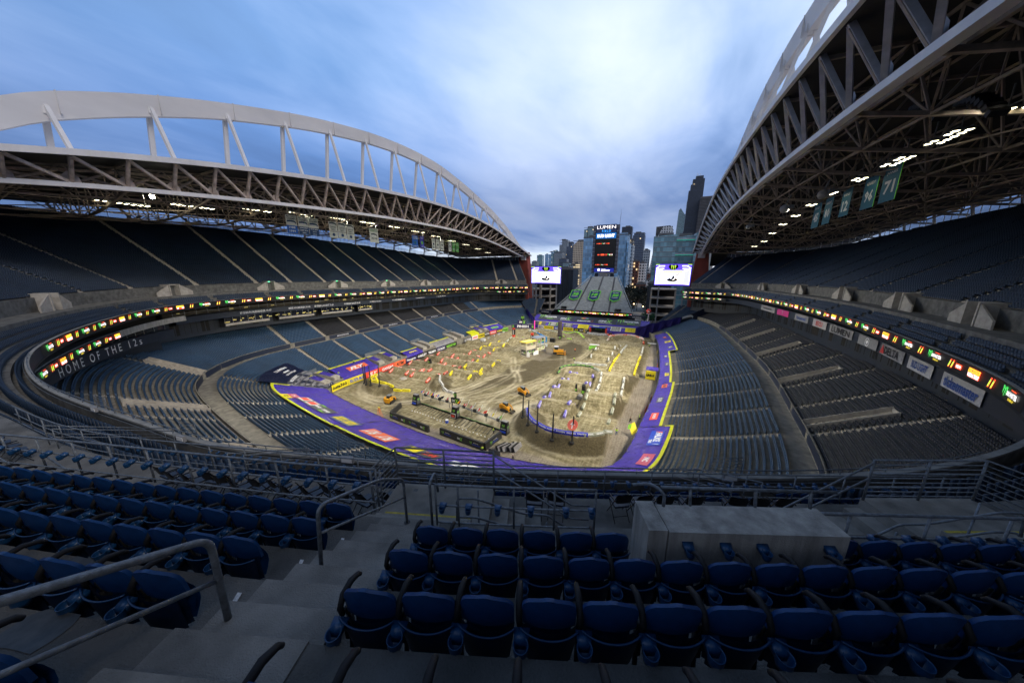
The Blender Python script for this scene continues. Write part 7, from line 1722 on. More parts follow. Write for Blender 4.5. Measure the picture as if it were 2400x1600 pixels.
# ================================================================ start straight
def pad_wall(a,b,h,lab,txt=True,th=.7):
    a=np.array((*a,0.));b=np.array((*b,0.)); L=np.linalg.norm(b-a); ux=(b-a)/L; nn=np.array((ux[1],-ux[0],0)); up=np.array((0,0,1.)); t=thing('padded_barrier',lab,'barrier','black sponsor barriers of the start straight',tuple((a+b)/2+(0,0,.05)))
    mb=MB(); v=[]
    for s in (-L/2,L/2): v+=[ux*s-nn*th/2,ux*s+nn*th/2,ux*s+nn*th*.35+up*h,ux*s-nn*th*.35+up*h]
    mb.add(v,[(0,1,2,3),(7,6,5,4),(0,4,5,1),(1,5,6,2),(2,6,7,3),(3,7,4,0)]); mb.build('pad',mat('barrier_black',(.022,.022,.024),.5,var=.3,scale=1.2),t)
    mb=MB(); k=max(1,int(L/3.2)); f0=nn*(th/2*.8+.06)+up*h*.5
    for i in range(k):
        c=ux*(-L/2+(i+.5)*L/k)+f0
        if i%2==0: claw(mb,c-ux*1.0,ux,up,.8,4); put_text(mb,'MONSTER',c+ux*.45+up*.28,ux,up,w=1.3,h=.2,mi=2,res=1); put_text(mb,'SUPERCROSS',c+ux*.45-up*.15,ux,up,w=2.1,h=.34,mi=7,res=1,bold=.04)
        else: put_text(mb,'SM',c-ux*.4,ux,up,w=.8,h=.5,mi=2,bold=.05,res=1); put_text(mb,'X',c+ux*.4,ux,up,w=.8,h=.8,mi=4,bold=.08,res=1,shear=.2)
    mb.build('print',PR,t); return t
pad_wall((-61.3,53.2),(-47.3,51.7),1.6,'long black barrier at the back of the start straight, left section'); pad_wall((-63.2,58.6),(-61.4,53.4),1.6,'short black side barrier at the left end of the start straight')
pad_wall((-44.2,52.2),(-31.8,50.9),1.7,'long black barrier at the back of the start straight, right section'); pad_wall((-31.4,51.0),(-30.6,56.8),1.7,'short black side barrier at the right end of the start straight')
def gate_tower(x,y,lab,extra=False,rz=-5):
    t=thing('start_tower',lab,'start tower','three black towers of the start gate',(x,y,gz(x,y)),R(rz)); mb=MB(); h=3.0
    v=[(-1.0,-.75,0),(1.0,-.75,0),(1.0,.9,0),(-1.0,.9,0),(-.85,-.1,h),(.85,-.1,h),(.85,.6,h),(-.85,.6,h)]; mb.add(v,BFQ); mb.build('housing',V_BLK,t)
    mb=MB(); claw(mb,np.array((0,-.5,2.0)),(1,0,0),(0,.2,.97),.9,4); quad(mb,(0,-.72,.75),(1,0,0),(0,.2,.97),1.6,.5,7); quad(mb,(0,-.5,1.35),(1,0,0),(0,.2,.97),1.4,.1,2)
    quad(mb,(1.0,.1,1.4),(0,1,0),(-.05,0,1),1.0,1.6,6); claw(mb,np.array((1.02,.1,1.7)),(0,1,0),(-.05,0,1),.9,4)
    if extra: quad(mb,(0,-.78,.9),(1,0,0),(0,.2,.97),1.7,1.1,2); quad(mb,(0,-.80,.9),(1,0,0),(0,.2,.97),1.5,.9,5); put_text(mb,'AMA',(0,-.86,.9),(1,0,0),(0,.2,.97),w=1.2,h=.6,mi=0,bold=.05)
    mb.build('print',PR,t); mb=MB(); mb.box((0,.25,h+.06),(1.5,.9,.12)); mb.build('lid',V_GRY,t)
gate_tower(-60.6,61.8,'black start gate tower at the left end'); gate_tower(-46.0,60.4,'black start gate tower in the middle with a red and white emblem',True); gate_tower(-30.7,58.8,'black start gate tower at the right end')
for i,(a,b,lab) in enumerate((((-59.4,62.7),(-47.4,61.3),'black start gate bar, left half'),((-44.8,61.0),(-31.9,59.4),'black start gate bar, right half'))):
    a=np.array(a);b=np.array(b); t=thing('start_gate',lab,'start gate','two start gate bars'); mb=MB(); mb.bar((*a,.35),(*b,.35),.25,.5); mb.build('beam',V_BLK,t); mb=MB(); mb.bar((*a,.64),(*b,.64),.1,.06); mb.build('green_strip',mat('strip_green',(.06,.25,.04),.5),t)
    n=11
    for k in range(n+1):
        p=a+(b-a)*(k+.2)/(n+.4); mb=MB(); d=np.array((.1,-1.)); mb.bar((*p,.32),(*(p+d*3.4),.30),.1,.14); o=mb.build('lane_divider',mat('divider',(.06,.055,.045),.8),t); mb=MB(); q=p+d*4.4; mb.box((*q,gz(*q)+.1),(.22,.22,.16)); mb.build('marker',V_WHT,o)
# flag truss
for i,(a,b,lab) in enumerate((((-62.0,65.6),(-50.2,64.4),'grey lighting truss with flags beyond the start gate, left half'),((-48,64.2),(-31.6,60.8),'grey lighting truss with flags beyond the start gate, right half'))):
    a=np.array((*a,1.5));b=np.array((*b,1.5)); t=thing('flag_truss',lab,'truss','two flag trusses'); mb=MB(); L=np.linalg.norm(b-a); n=int(L/.6); up=np.array((0,0,.42)); sd=np.array((.03,.38,0))
    for o in (0*up,up,sd): mb.bar(a+o,b+o,.07,.07)
    for k in range(n):
        p=a+(b-a)*k/n; q=a+(b-a)*(k+1)/n; mb.bar(p,q+up,.05,.05); mb.bar(p+up,q+sd,.05,.05); mb.bar(p,q+sd,.05,.05)
    mb.build('lattice',M_ALU2 if 'M_ALU2' in globals() else mat('truss_alu',(.42,.44,.46),.4,metal=.6,var=.1),t)
    for k in range(4): mb=MB(); p=a+(b-a)*(k+.1)/3.3; mb.bar((p[0],p[1],gz(p[0],p[1])),p,.12,.12); mb.build('leg',M_LAMPF,t)
    FL=[[0,2,7],[0,2],[7,0,3],[7,2,0],[5,5],[2,0,2],[5,0,3],[0,2,0],[2,8],[0,2],[0,0],[3,2],[4,2]]
    m=6 if i==0 else 7
    for k in range(m):
        p=a+(b-a)*(k+.35)/m; f=thing('flag','%s flag, %s from the left on the %s truss'%(('blue and white','pale red','red and yellow','blue','black','black red and gold','red','white and red','pink','orange red','red','yellow','green')[i*6+k],ordn(k),'left' if i==0 else 'right'),'flag','national flags over the start gate',tuple(p+up))
        mb=MB(); mb.bar((0,0,0),(.9,.7,1.9),.07,.07); mb.build('pole',V_WHT,f); mb=MB(); cols=FL[i*6+k]; V_=[(0.15,.1,.35),(.55,.42,1.15),(-.25,-.05,1.0),(-.5,-.3,.45)]; P_=np.array(V_)
        for c_,cc_ in enumerate(cols):
            f0,f1=c_/len(cols),(c_+1)/len(cols); A_=P_[0]*(1-f0)+P_[3]*f0; B_=P_[0]*(1-f1)+P_[3]*f1; C_=P_[1]*(1-f1)+P_[2]*f1; D_=P_[1]*(1-f0)+P_[2]*f0; mb.add([A_,B_,C_,D_],[(0,1,2,3)],cc_)
        mb.build('cloth',PR,f)
    for k in range(4): p=a+(b-a)*(k+.7)/4.2; f=thing('monitor_speaker','black speaker box on the %s flag truss, %s from the left'%('left' if i==0 else 'right',ordn(k)),'speaker','speaker boxes on the flag trusses',tuple(p)); mb=MB(); mb.box((0,-.1,.55),(.7,.6,.75)); mb.build('cabinet',M_BLACK,f); mb=MB(); mb.box((0,-.42,.55),(.5,.04,.55)); mb.build('grille',V_GRD,f)
t=thing('gate_sign','black and white logo sign with a clawed can on top, between the two flag trusses','sign',None,(-49.1,64.9,gz(-49.1,64.9))); mb=MB(); mb.box((0,0,2.3),(2.6,.5,1.5)); mb.box((-1.1,0,.8),(.2,.3,1.6)); mb.box((1.1,0,.8),(.2,.3,1.6)); mb.build('board',V_BLK,t); mb=MB(); put_text(mb,'SM',(-.5,-.3,2.3),(1,0,0),(0,0,1),w=1,h=.8,mi=2); put_text(mb,'X',(.6,-.3,2.3),(1,0,0),(0,0,1),w=1,h=1.2,mi=4,bold=.08); claw(mb,np.array((.1,-.38,3.9)),(1,0,0),(0,0,1),1.4,4); mb.build('lettering',PR,t); mb=MB(); mb.tube([(.1,0,3.05),(.1,0,4.7)],.36,12); mb.build('can',V_BLK,t)
t=thing('cooler','small blue and white cooler in the start straight','cooler',None,(-46.2,57.2,gz(-46.2,57.2))); mb=MB(); mb.tube([(0,0,0),(0,0,.7)],.4,12); mb.build('bucket',V_BLE,t); mb=MB(); mb.tube([(0,0,.7),(0,0,.85)],.42,12); mb.build('lid',V_WHT,t)
t=thing('step_ladder','orange and white folding ladder beside the near left wall','ladder',None,(-63.1,51.3,.05)); 
for s in (-1,1):
    mb=MB()
    for x in (-1,1): mb.bar((x*.45,s*.8,0),(x*.2,0,3.2),.09,.06)
    for k in range(7): z_=.35+.4*k; f=1-z_/3.2; mb.bar((-(.2+.25*f),s*.8*f,z_),(.2+.25*f,s*.8*f,z_),.06,.05)
    mb.build('side_frame',mat('ladder_orange',(.75,.18,.05),.5,var=.1),t)
mb=MB(); mb.box((0,0,3.25),(.5,.3,.12)); mb.build('top',V_YLW,t)
for i,(x,y,n,rz) in enumerate(((-28.6,52.6,4,-25),(-26.6,53.6,4,-8))):
    for k in range(n):
        t=thing('barrier_section','grey folded barrier section leaning in the %s pile by the start straight'%('left' if i==0 else 'right'),'barrier','folded barrier sections',(x+k*.5,y+k*.12,.06),R(rz)); mb=MB(); mb.box((0,.3,.6),(.1,2.8,1.15),((.92,0,.38),(0,1,0),(-.38,0,.92))); mb.build('panel',V_GRY if k%2 else V_BLK,t); mb=MB(); mb.box((0,-1.0,.1),(.5,.12,.12)); mb.build('foot',V_BLK,t)
t=thing('wooden_crate','low weathered plank crate by the near wall','crate',None,(-28.5,51.0,.06)); mb=MB(); 
for k in range(4): mb.box((0,-.9,.25+.33*k),(2.8,.1,.28))
mb.build('slats',V_GRD,t); mb=MB(); [mb.box((x,-.82,.7),(.14,.1,1.4)) for x in (-1.3,0,1.3)]; mb.build('posts',M_BLACK,t)
t=thing('tyre_plate','round pale plate lying on the dirt behind the yellow corner','plate',None,(-79.3,75.7,gz(-79.3,75.7)+.2)); mb=MB(); mb.tube([(0,0,0),(0,0,.3)],[1.3,1.1],20); mb.build('disc',M_VOM,t); mb=MB(); mb.tube([(0,0,.3),(0,0,.4)],.45,12); mb.build('hub',V_GRY,t)
for i,(x,y,h,lab) in enumerate(((-79.8,90.5,1.7,'black speaker stack between the orange blocks'),(-18.4,85.4,3.4,'tall black inflatable with green mark between the lanes'),(-20.6,85.4,2.6,'slim black post left of the black inflatable'))):
    t=thing('speaker_stack',lab,'speaker stack','dark stacks between the lanes',(x,y,gz(x,y))); w_=1.2 if i<2 else .6; mb=MB(); mb.tube([(0,0,0),(0,0,h*.3),(0,0,h*.34),(0,0,h*.85),(0,0,h)],[w_*.6,w_*.6,w_*.5,w_*.5,w_*.3],10); mb.build('body',V_BLK,t); mb=MB(); quad(mb,(0,-w_*.62,h*.35),(1,0,0),(0,0,1),w_*.6,h*.25,4); mb.build('mark',PR,t)
t=thing('camera_cover','small grey covered camera platform below the black inflatable','platform',None,(-18.6,82.4,gz(-18.6,82.4))); mb=MB(); mb.box((0,0,.5),(1.5,1.2,.9)); mb.build('base',M_LAMPF,t); mb=MB(); mb.ball((0,0,1.1),.7,10,6,sc=(1,1,.6)); mb.build('cover',V_GRY,t,smooth=True)
t=thing('sponsor_box','yellow box with black lettering and violet lid at the right wall','box',None,(-1.6,114.0,0)); mb=MB(); mb.box((0,0,1.7),(3.2,.7,3.0)); mb.build('panel',V_YLW,t); mb=MB(); put_text(mb,'LINE-X',(0,-.4,1.7),(1,0,0),(0,0,1),w=2.6,h=.9,bold=.06); mb.build('lettering',V_BLK,t); mb=MB(); mb.box((.4,2.2,3.4),(4.0,4.2,.3)); mb.build('lid',V_PUR,t)
t=thing('sponsor_flag','yellow folded sponsor flag with a green claw at the near right wall','flag',None,(-3.6,71.4,.1)); mb=MB(); mb.add([(-.9,0,2.4),(.1,-1.4,.6),(1.2,-.4,1.6),(.3,.8,3.0),(-.9,.1,2.4),(.1,-1.3,.6),(1.2,-.3,1.6),(.3,.9,3.0)],[(0,1,2,3),(7,6,5,4)]); mb.build('cloth',V_YLW,t); mb=MB(); mb.add([(-.9,-.05,2.5),(-1.0,-.6,1.6),(-.3,-.5,1.7),(-.2,.1,2.8)],[(0,1,2,3)]); mb.build('patch',V_GRN,t)
t=thing('work_cart','white cart beside the big number board on the left side','cart',None,(-84,137.2,gz(-84,137.2))); mb=MB(); mb.box((0,0,1.1),(2.4,1.4,1.3)); mb.build('box',V_WHT,t)
for sx in (-.8,.8): mb=MB(); mb.tube([(sx,-.8,.3),(sx,.8,.3)],.3,10); mb.build('wheel',M_TYRE,t)
t=thing('podium_truck','lime and white display trailer beside the far middle lane','trailer',None,(-27.8,147.2,gz(-27.8,147.2)),R(15)); mb=MB(); mb.box((0,0,1.1),(5,1.6,.5)); mb.box((0,0,2.0),(3.8,1.3,.5)); mb.build('deck',V_GRN,t); mb=MB(); mb.box((0,0,2.4),(4.6,1.5,.15)); mb.build('canopy',V_WHT,t)
for sx in (-2,2): mb=MB(); mb.tube([(sx,-.9,.5),(sx,.9,.5)],.5,10); mb.build('wheel',V_GRN if sx<0 else V_YLW,t)
t=thing('podium_stage','black stage with red side towers and blue fascia in front of the far sponsor wall','stage',None,(-33,184,gz(-33,183))); mb=MB(); mb.box((0,0,.6),(10,4,1.2)); mb.build('deck',V_BLK,t); mb=MB(); mb.box((0,1.6,2.6),(9,.5,3.4)); mb.build('backdrop',V_BLK,t); mb=MB(); mb.box((0,-.6,4.3),(8,2.6,.5)); mb.build('fascia',V_BLE,t)
for s in (-1,1): mb=MB(); mb.box((s*4.6,-1,2.4),(.9,.9,3.2)); mb.build('side_tower',V_RED,t)
mb=MB(); mb.box((-1.2,-1.0,4.75),(3.4,.4,.5)); mb.build('header',V_WHT,t)
mb=MB(); mb.add([(-7.8,-2,.2),(-5.2,-2.4,.2),(-4.8,-2,2.2),(-5.4,-1.8,3.0)],[(0,1,2,3)]); mb.build('wing',V_BLK,t)
mb=MB(); put_text(mb,'MONSTER',(0,1.32,2.8),(1,0,0),(0,0,1),w=4,h=.9); mb.build('lettering',V_GRN,t)
for k in range(9):
    x=-38+k*1.55; y=180.3+.2*k; t=thing('water_barrier','white interlocking barrier in front of the podium stage, %s from the left'%ordn(k),'barrier','white barriers in front of the stage',(x,y,gz(x,y)-.1)); mb=MB(); v=[(-.76,-.4,0),(.76,-.4,0),(.76,.4,0),(-.76,.4,0),(-.72,-.2,1.4),(.72,-.2,1.4),(.72,.2,1.4),(-.72,.2,1.4)]; mb.add(v,BFQ); mb.build('shell',mat('barrier_white',(.6,.6,.64),.5,var=.08),t); mb=MB(); mb.box((0,-.36,.5),(.9,.1,.35)); mb.build('recess',V_GRY,t)
t=thing('race_truck','small red and black vehicle at the right end of the stage','vehicle',None,(-25.6,180.2,gz(-25.6,180.2)),R(20)); mb=MB(); mb.box((0,0,1.0),(2.0,3.4,.9)); mb.build('body',V_RED,t); mb=MB(); mb.box((0,-.2,1.8),(1.6,1.8,.8)); mb.build('cabin',V_BLK,t)
for sx in (-.9,.9):
    for sy2 in (-1.1,1.1): mb=MB(); mb.tube([(sx-.15,sy2,.45),(sx+.15,sy2,.45)],.45,12); mb.build('wheel',M_TYRE,t)
t=thing('foam_airplane','white propeller shaped bundle at the far right wall','equipment',None,(-3.2,166,gz(-4,166))); mb=MB(); mb.tube([(-2,0,1.4),(2,.4,1.2)],[.2,.35],8); mb.build('roll',V_WHT,t); mb=MB(); mb.bar((0,0,0),(0,.1,1.3),.12,.12); mb.build('stand',M_LAMPF,t)
# ================================================================ people
def skinbody(name,V,E,m,parent,root=0,sub=1):
    me=bpy.data.meshes.new(name); me.from_pydata([v[:3] for v in V],E,[]); o=link(name,me,parent); md=o.modifiers.new('skin','SKIN'); me.skin_vertices[0].data[root].use_root=True
    for i,v in enumerate(V): me.skin_vertices[0].data[i].radius=(v[3],v[4] if len(v)>4 else v[3])
    md2=o.modifiers.new('sub','SUBSURF'); md2.levels=sub; md2.render_levels=sub
    dg=bpy.context.evaluated_depsgraph_get(); nm=bpy.data.meshes.new_from_object(o.evaluated_get(dg)); o.modifiers.clear(); o.data=nm; nm.materials.clear(); nm.materials.append(m)
    nm.polygons.foreach_set('use_smooth',np.ones(len(nm.polygons),bool)); return o
M_SKIN=mat('skin',(.45,.24,.16),.6,var=.05); M_HIV=mat('hi_vis',(.50,.85,.03),.6,var=.08); M_HIO=mat('hi_vis_orange',(.85,.16,.02),.6,var=.08); M_DKC=mat('dark_clothing',(.02,.02,.026),.8,var=.2); M_JEAN=mat('jeans',(.05,.09,.2),.8,var=.1); M_HAIR=mat('hair',(.03,.02,.015),.8)
def person(x,y,rz,lab,top=M_HIV,legs=M_DKC,pose='stand',z=None,vest=False,hat=None):
    t=thing('person',lab,'person','people working on the floor',(x,y,gz(x,y) if z is None else z),R(rz))
    k=pose=='kneel'; hz=.52 if k else .92
    st=.10 if pose=='stand' else .30
    if k: L_=[(.1,.0,.52),(.12,.42,.48),(.12,.40,.06)]; R_=[(-.1,0,.52),(-.12,.1,.1),(-.12,-.36,.08)]
    else: L_=[(.1,0,.9),(.11,st*.6,.48),(.12,st*.5-.02,.06)]; R_=[(-.1,0,.9),(-.11,-st*.2,.48),(-.12,-st,.07)]
    V=[(0,0,hz,.15,.11),(0,.0,hz+.22,.15,.10),(0,0,hz+.44,.18,.11),(0,0,hz+.54,.07,.07),(0,.02,hz+.62,.06),(0,.03,hz+.72,.085,.10),(0,.02,hz+.80,.07,.09)]
    b=len(V); arm=[(.19,0,hz+.46,.06),(.25,.03,hz+.2,.05),(.24,.2 if pose!='arms' else .22,hz+.02 if pose!='arms' else hz+.55,.04),(.23,.27,hz-.02 if pose!='arms' else hz+.6,.03)]
    V+=arm+[(-a[0],a[1],a[2],a[3]) for a in arm]; E=[(0,1),(1,2),(2,3),(3,4),(4,5),(5,6),(2,b),(b,b+1),(b+1,b+2),(b+2,b+3),(2,b+4),(b+4,b+5),(b+5,b+6),(b+6,b+7)]
    c=len(V); V+=[(*L_[0],.095),(*L_[1],.07),(*L_[2],.045),(L_[2][0],L_[2][1]+.14,L_[2][2]-.03,.04)]+[(*R_[0],.095),(*R_[1],.07),(*R_[2],.045),(R_[2][0],R_[2][1]+.13,R_[2][2]-.03,.04)]
    E+=[(0,c),(c,c+1),(c+1,c+2),(c+2,c+3),(0,c+4),(c+4,c+5),(c+5,c+6),(c+6,c+7)]
    skinbody('body',V,E,M_SKIN,t)
    Vt=[(v[0],v[1],v[2],v[3]+.02,(v[4] if len(v)>4 else v[3])+.025) for v in V[:3]]; Et=[(0,1),(1,2)]
    a1=[(*arm[0][:3],.078),(*arm[1][:3],.07),(*arm[2][:3],.055)]; Vt+=a1+[(-a[0],a[1],a[2],a[3]) for a in a1]; Et+=[(2,3),(3,4),(4,5),(2,6),(6,7),(7,8)]
    skinbody('jacket',Vt,Et,top,t)
    Vl=[(0,0,hz-.02,.165,.13)]+[(v[0],v[1],v[2],v[3]+.025) for v in V[c:c+3]]+[(v[0],v[1],v[2],v[3]+.025) for v in V[c+4:c+7]]
    skinbody('trousers',Vl,[(0,1),(1,2),(2,3),(0,4),(4,5),(5,6)],legs,t)
    mb=MB(); mb.ball((0,0.01,hz+.80),.115,10,6,sc=(1,1.1,.85)); mb.build('hair' if not hat else 'helmet',hat or M_HAIR,t,smooth=True)
    return t
person(-91.0+.3,92.2,90,'person in a lime hi-vis jacket beside the orange board on the left side'); person(-97.2,70.6,90,'person in a lime jacket standing on the crumpled cover',z=4.8)
person(-94.5,62.6,60,'person in a lime jacket behind the yellow SUZUKI board',z=3.2)
person(-32.9,57.6,120,'person in lime jacket left of the right start tower'); person(-31.0,56.9,100,'person in lime jacket right of the right start tower',pose='walk'); person(-31.4,50.0,20,'person in lime jacket behind the right end of the black barrier')
person(-24.2,50.0,-40,'person in black with a white cap near the bottom of the floor',M_DKC,hat=V_WHT); person(-20.5,50.2,-60,'person in black crouching by the bottom wall',M_DKC,pose='kneel')
person(-6.9,70.2,0,'person in a lime vest and jeans with raised arms on the bare floor',legs=M_JEAN,pose='arms'); person(-4.6,77.8,-60,'person in dark clothes walking along the right wall',M_DKC,pose='walk'); person(-2.6,80.6,-90,'person with a lime vest kneeling at the right wall',pose='kneel',hat=M_HIV)
person(-71.2,152,0,'person in lime under the finish arch, left one'); person(-67.6,152.4,0,'person in lime under the finish arch, right one',legs=V_WHT); person(-34.7,137.9,0,'person in an orange hi-vis jacket standing on the dark dirt',M_HIO,hat=M_HIO); person(-31.4,123.8,0,'person in lime at the left end of the white cross row'); person(-4.2,162.4,0,'person in lime beside the far right wall')
# ================================================================ foreground helpers
def LP(a,d,z):
    X,Y,_,_,_=DK.at(QA(a),d); return np.array((float(X),float(Y),z))
def LR(a):
    _,_,_,nx,ny=[float(v) for v in DK.at(QA(a),8)]; return math.atan2(nx,-ny)   # rotation that turns +y to the field
def frame(a):
    _,_,_,nx,ny=[float(v) for v in DK.at(QA(a),8)]; n=np.array((nx,ny,0)); return np.array((-ny,nx,0)),n
M_SHELL=mat('seat_shell',(.004,.035,.125),.38,var=.18,scale=14,spec=.35,bump=.15,bscale=120)
M_SHELL2=mat('seat_lower_shell',(.0035,.013,.042),.42,var=.2,scale=14,spec=.4)
M_RIM=mat('seat_rim',(.006,.04,.12),.35,var=.2,scale=20,spec=.5)
M_ARM=mat('armrest_black',(.008,.008,.010),.65,var=.3,scale=20,spec=.25)
M_CUP=mat('cup_holder_blue',(.008,.055,.15),.35,var=.2,scale=20,spec=.5)
def seat_proto():
    t=thing('stadium_seat','seat','seat')
    # backrest upper: rounded shell
    mb=MB(); nx_,nz_=12,7; F_=[];B_=[]
    for k in range(nz_+1):
        f=k/nz_; z=.50+.35*f; w=.225*(1 if f<.45 else math.sqrt(max(0,1-((f-.45)/.56)**2.6)))+.0
        rf=[];rb=[]
        for i in range(nx_+1):
            u=-1+2*i/nx_; x=u*w; y=-.235-.045*f+.045*(x/.225)**2*1.0
            rf.append((x,y+.012,z-.012*abs(u)**3)); rb.append((x,y-.018-.012*(1-u*u)*math.sin(math.pi*min(1,f+.1)),z-.012*abs(u)**3))
        F_.append(rf);B_.append(rb)
    mb.grid(F_,flip=False); mb.grid(B_,flip=True)
    ed=[F_[k][0] for k in range(nz_+1)]+[F_[-1][i] for i in range(1,nx_+1)]+[F_[k][-1] for k in range(nz_-1,-1,-1)]
    eb=[B_[k][0] for k in range(nz_+1)]+[B_[-1][i] for i in range(1,nx_+1)]+[B_[k][-1] for k in range(nz_-1,-1,-1)]
    mb.grid([ed,eb]); mb.build('backrest',M_SHELL,t,smooth=True)
    # lower rear shell
    mb=MB(); V3=[]
    for k in range(6):
        f=k/5; z=.16+.375*f; w=.19+.045*f; row=[]
        for i in range(nx_+1): u=-1+2*i/nx_; row.append((u*w,-.275-.05*f-.035*(1-u*u)+.03*abs(u)**3,z+.025*u*u*f))
        V3.append(row)
    mb.grid(V3,flip=True); mb.grid([[ (p[0],p[1]+.05,p[2]) for p in r] for r in V3]); mb.build('rear_shell',M_SHELL2,t,smooth=True)
    mb=MB(); top=V3[-1]; mb.tube([(p[0],p[1]-.004,p[2]) for p in top],.0085,6); mb.build('rim',M_RIM,t,smooth=True)
    # folded pan
    mb=MB(); V3=[]
    for k in range(6):
        f=k/5; z=.18+.42*f; row=[]
        for i in range(9): u=-1+2*i/8; row.append((u*(.205-.02*abs(f-.5)*2),-.19+.06*math.sin(math.pi*f)+.02*u*u,z))
        V3.append(row)
    mb.grid(V3); mb.grid([[ (p[0],p[1]-.04,p[2]) for p in r] for r in V3],flip=True); mb.build('seat_pan',M_SHELL,t,smooth=True)
    # armrest on the left with its standard
    mb=MB(); x=-.244; mb.tube([(x,-.25,.50),(x,-.265,.60),(x,-.21,.675),(x,-.10,.685),(x,.0,.64),(x,.03,.60)],[.020,.026,.030,.029,.024,.018],8); mb.tube([(x,-.2,.52),(x,-.17,.3),(x,-.2,.0)],[.02,.018,.022],6); mb.box((x,-.19,.3),(.032,.10,.18)); mb.build('armrest',M_ARM,t,smooth=True)
    # cup holder behind, left
    o=cup_mesh(r=.060,h=.095); o.parent=t; o.location=(-.225,-.30,.52)
    return t
def cup_mesh(name='cup_holder',m=None,r=.052,h=.085):
    mb=MB(); n=18; out=-.095; tilt=.12
    def ring(rad,z,dx=0): return [(dx+rad*math.cos(2*math.pi*i/n),out+rad*math.sin(2*math.pi*i/n)*1.0,z+tilt*(rad*math.sin(2*math.pi*i/n))) for i in range(n)]
    rs_=[ring(r*.82,-h),ring(r*.98,-h*.5),ring(r,0),ring(r*1.05,.006),ring(r*.93,.006),ring(r*.88,-.004),ring(r*.74,-h*.86)]
    v=[p for q in rs_ for p in q]; f=[]
    for k in range(len(rs_)-1):
        for i in range(n): f.append((k*n+i,k*n+(i+1)%n,(k+1)*n+(i+1)%n,(k+1)*n+i))
    f.append(tuple(range(n-1,-1,-1))); f.append(tuple((len(rs_)-1)*n+i for i in range(n))); mb.add(v,f)
    # web to the mounting
    v=[(-.052,out+.02,.004),(.052,out+.02,.004),(.075,.01,.03),(-.06,.01,.03),(-.04,out+.02,-h*.8),(.04,out+.02,-h*.8),(.05,.01,-.05),(-.045,.01,-.05)]; mb.add(v,[(0,1,2,3),(7,6,5,4),(0,4,5,1),(1,5,6,2),(2,6,7,3),(3,7,4,0)])
    return mb.build(name,m or M_CUP,None,smooth=True)
# ---- rails
rail_m=M_STEELP
def base_plate(t,p,r=.055):
    mb=MB(); mb.tube([np.array(p)+(0,0,.002),np.array(p)+(0,0,.016)],r,12); 
    for k in range(4): a=k*math.pi/2+.7; mb.tube([np.array(p)+(math.cos(a)*r*.75,math.sin(a)*r*.75,.014),np.array(p)+(math.cos(a)*r*.75,math.sin(a)*r*.75,.03)],.008,6)
    mb.build('base_plate',M_STEELD,t)
M_STEELD=mat('rail_base',(.07,.07,.075),.6,metal=.4,var=.4,scale=30)
def rail_thing(label,tubes,grp='steel handrails in the near stand',cups=(),cat='railing',name='handrail'):
    c=np.mean([p for tb in tubes for p in tb[0]],axis=0); t=thing(name,label,cat,grp,tuple(c))
    for pts,r,nm in tubes:
        mb=MB(); mb.tube([np.array(p)-c for p in pts],r,10); mb.build(nm,rail_m,t,smooth=True)
    return t
def bend(pts,r=.12,n=5):
    """round the inner corners of a polyline"""
    P=[np.array(p,float) for p in pts]; out=[P[0]]
    for i in range(1,len(P)-1):
        a=P[i-1]-P[i]; b=P[i+1]-P[i]; la,lb=np.linalg.norm(a),np.linalg.norm(b); k=min(r,la*.45,lb*.45); s=P[i]+a/la*k; e=P[i]+b/lb*k
        for j in range(n+1): u=j/n; out.append((1-u)**2*s+2*u*(1-u)*P[i]+u*u*e)
    out.append(P[-1]); return out
rail_thing('big bent handrail at the lower left, nearest to the viewer',[(bend([LP(-2.42,12.7,37.40),LP(-2.38,10.04,35.82),LP(-2.44,10.02,34.70)],.12),.028,'top_tube'),([LP(-2.42,12.7,36.98),LP(-2.41,10.03,35.38)],.019,'middle_tube')])
rail_thing('tall curved handrail left of the stairs, second from the viewer',[(bend([LP(-2.38,9.0,34.28),LP(-2.28,9.02,35.26),LP(-2.13,7.95,34.82),LP(-2.08,7.28,34.33),LP(-2.08,7.28,33.4)],.16),.024,'top_tube'),([LP(-2.3,9.0,34.86),LP(-2.08,7.29,33.96)],.017,'middle_tube')])
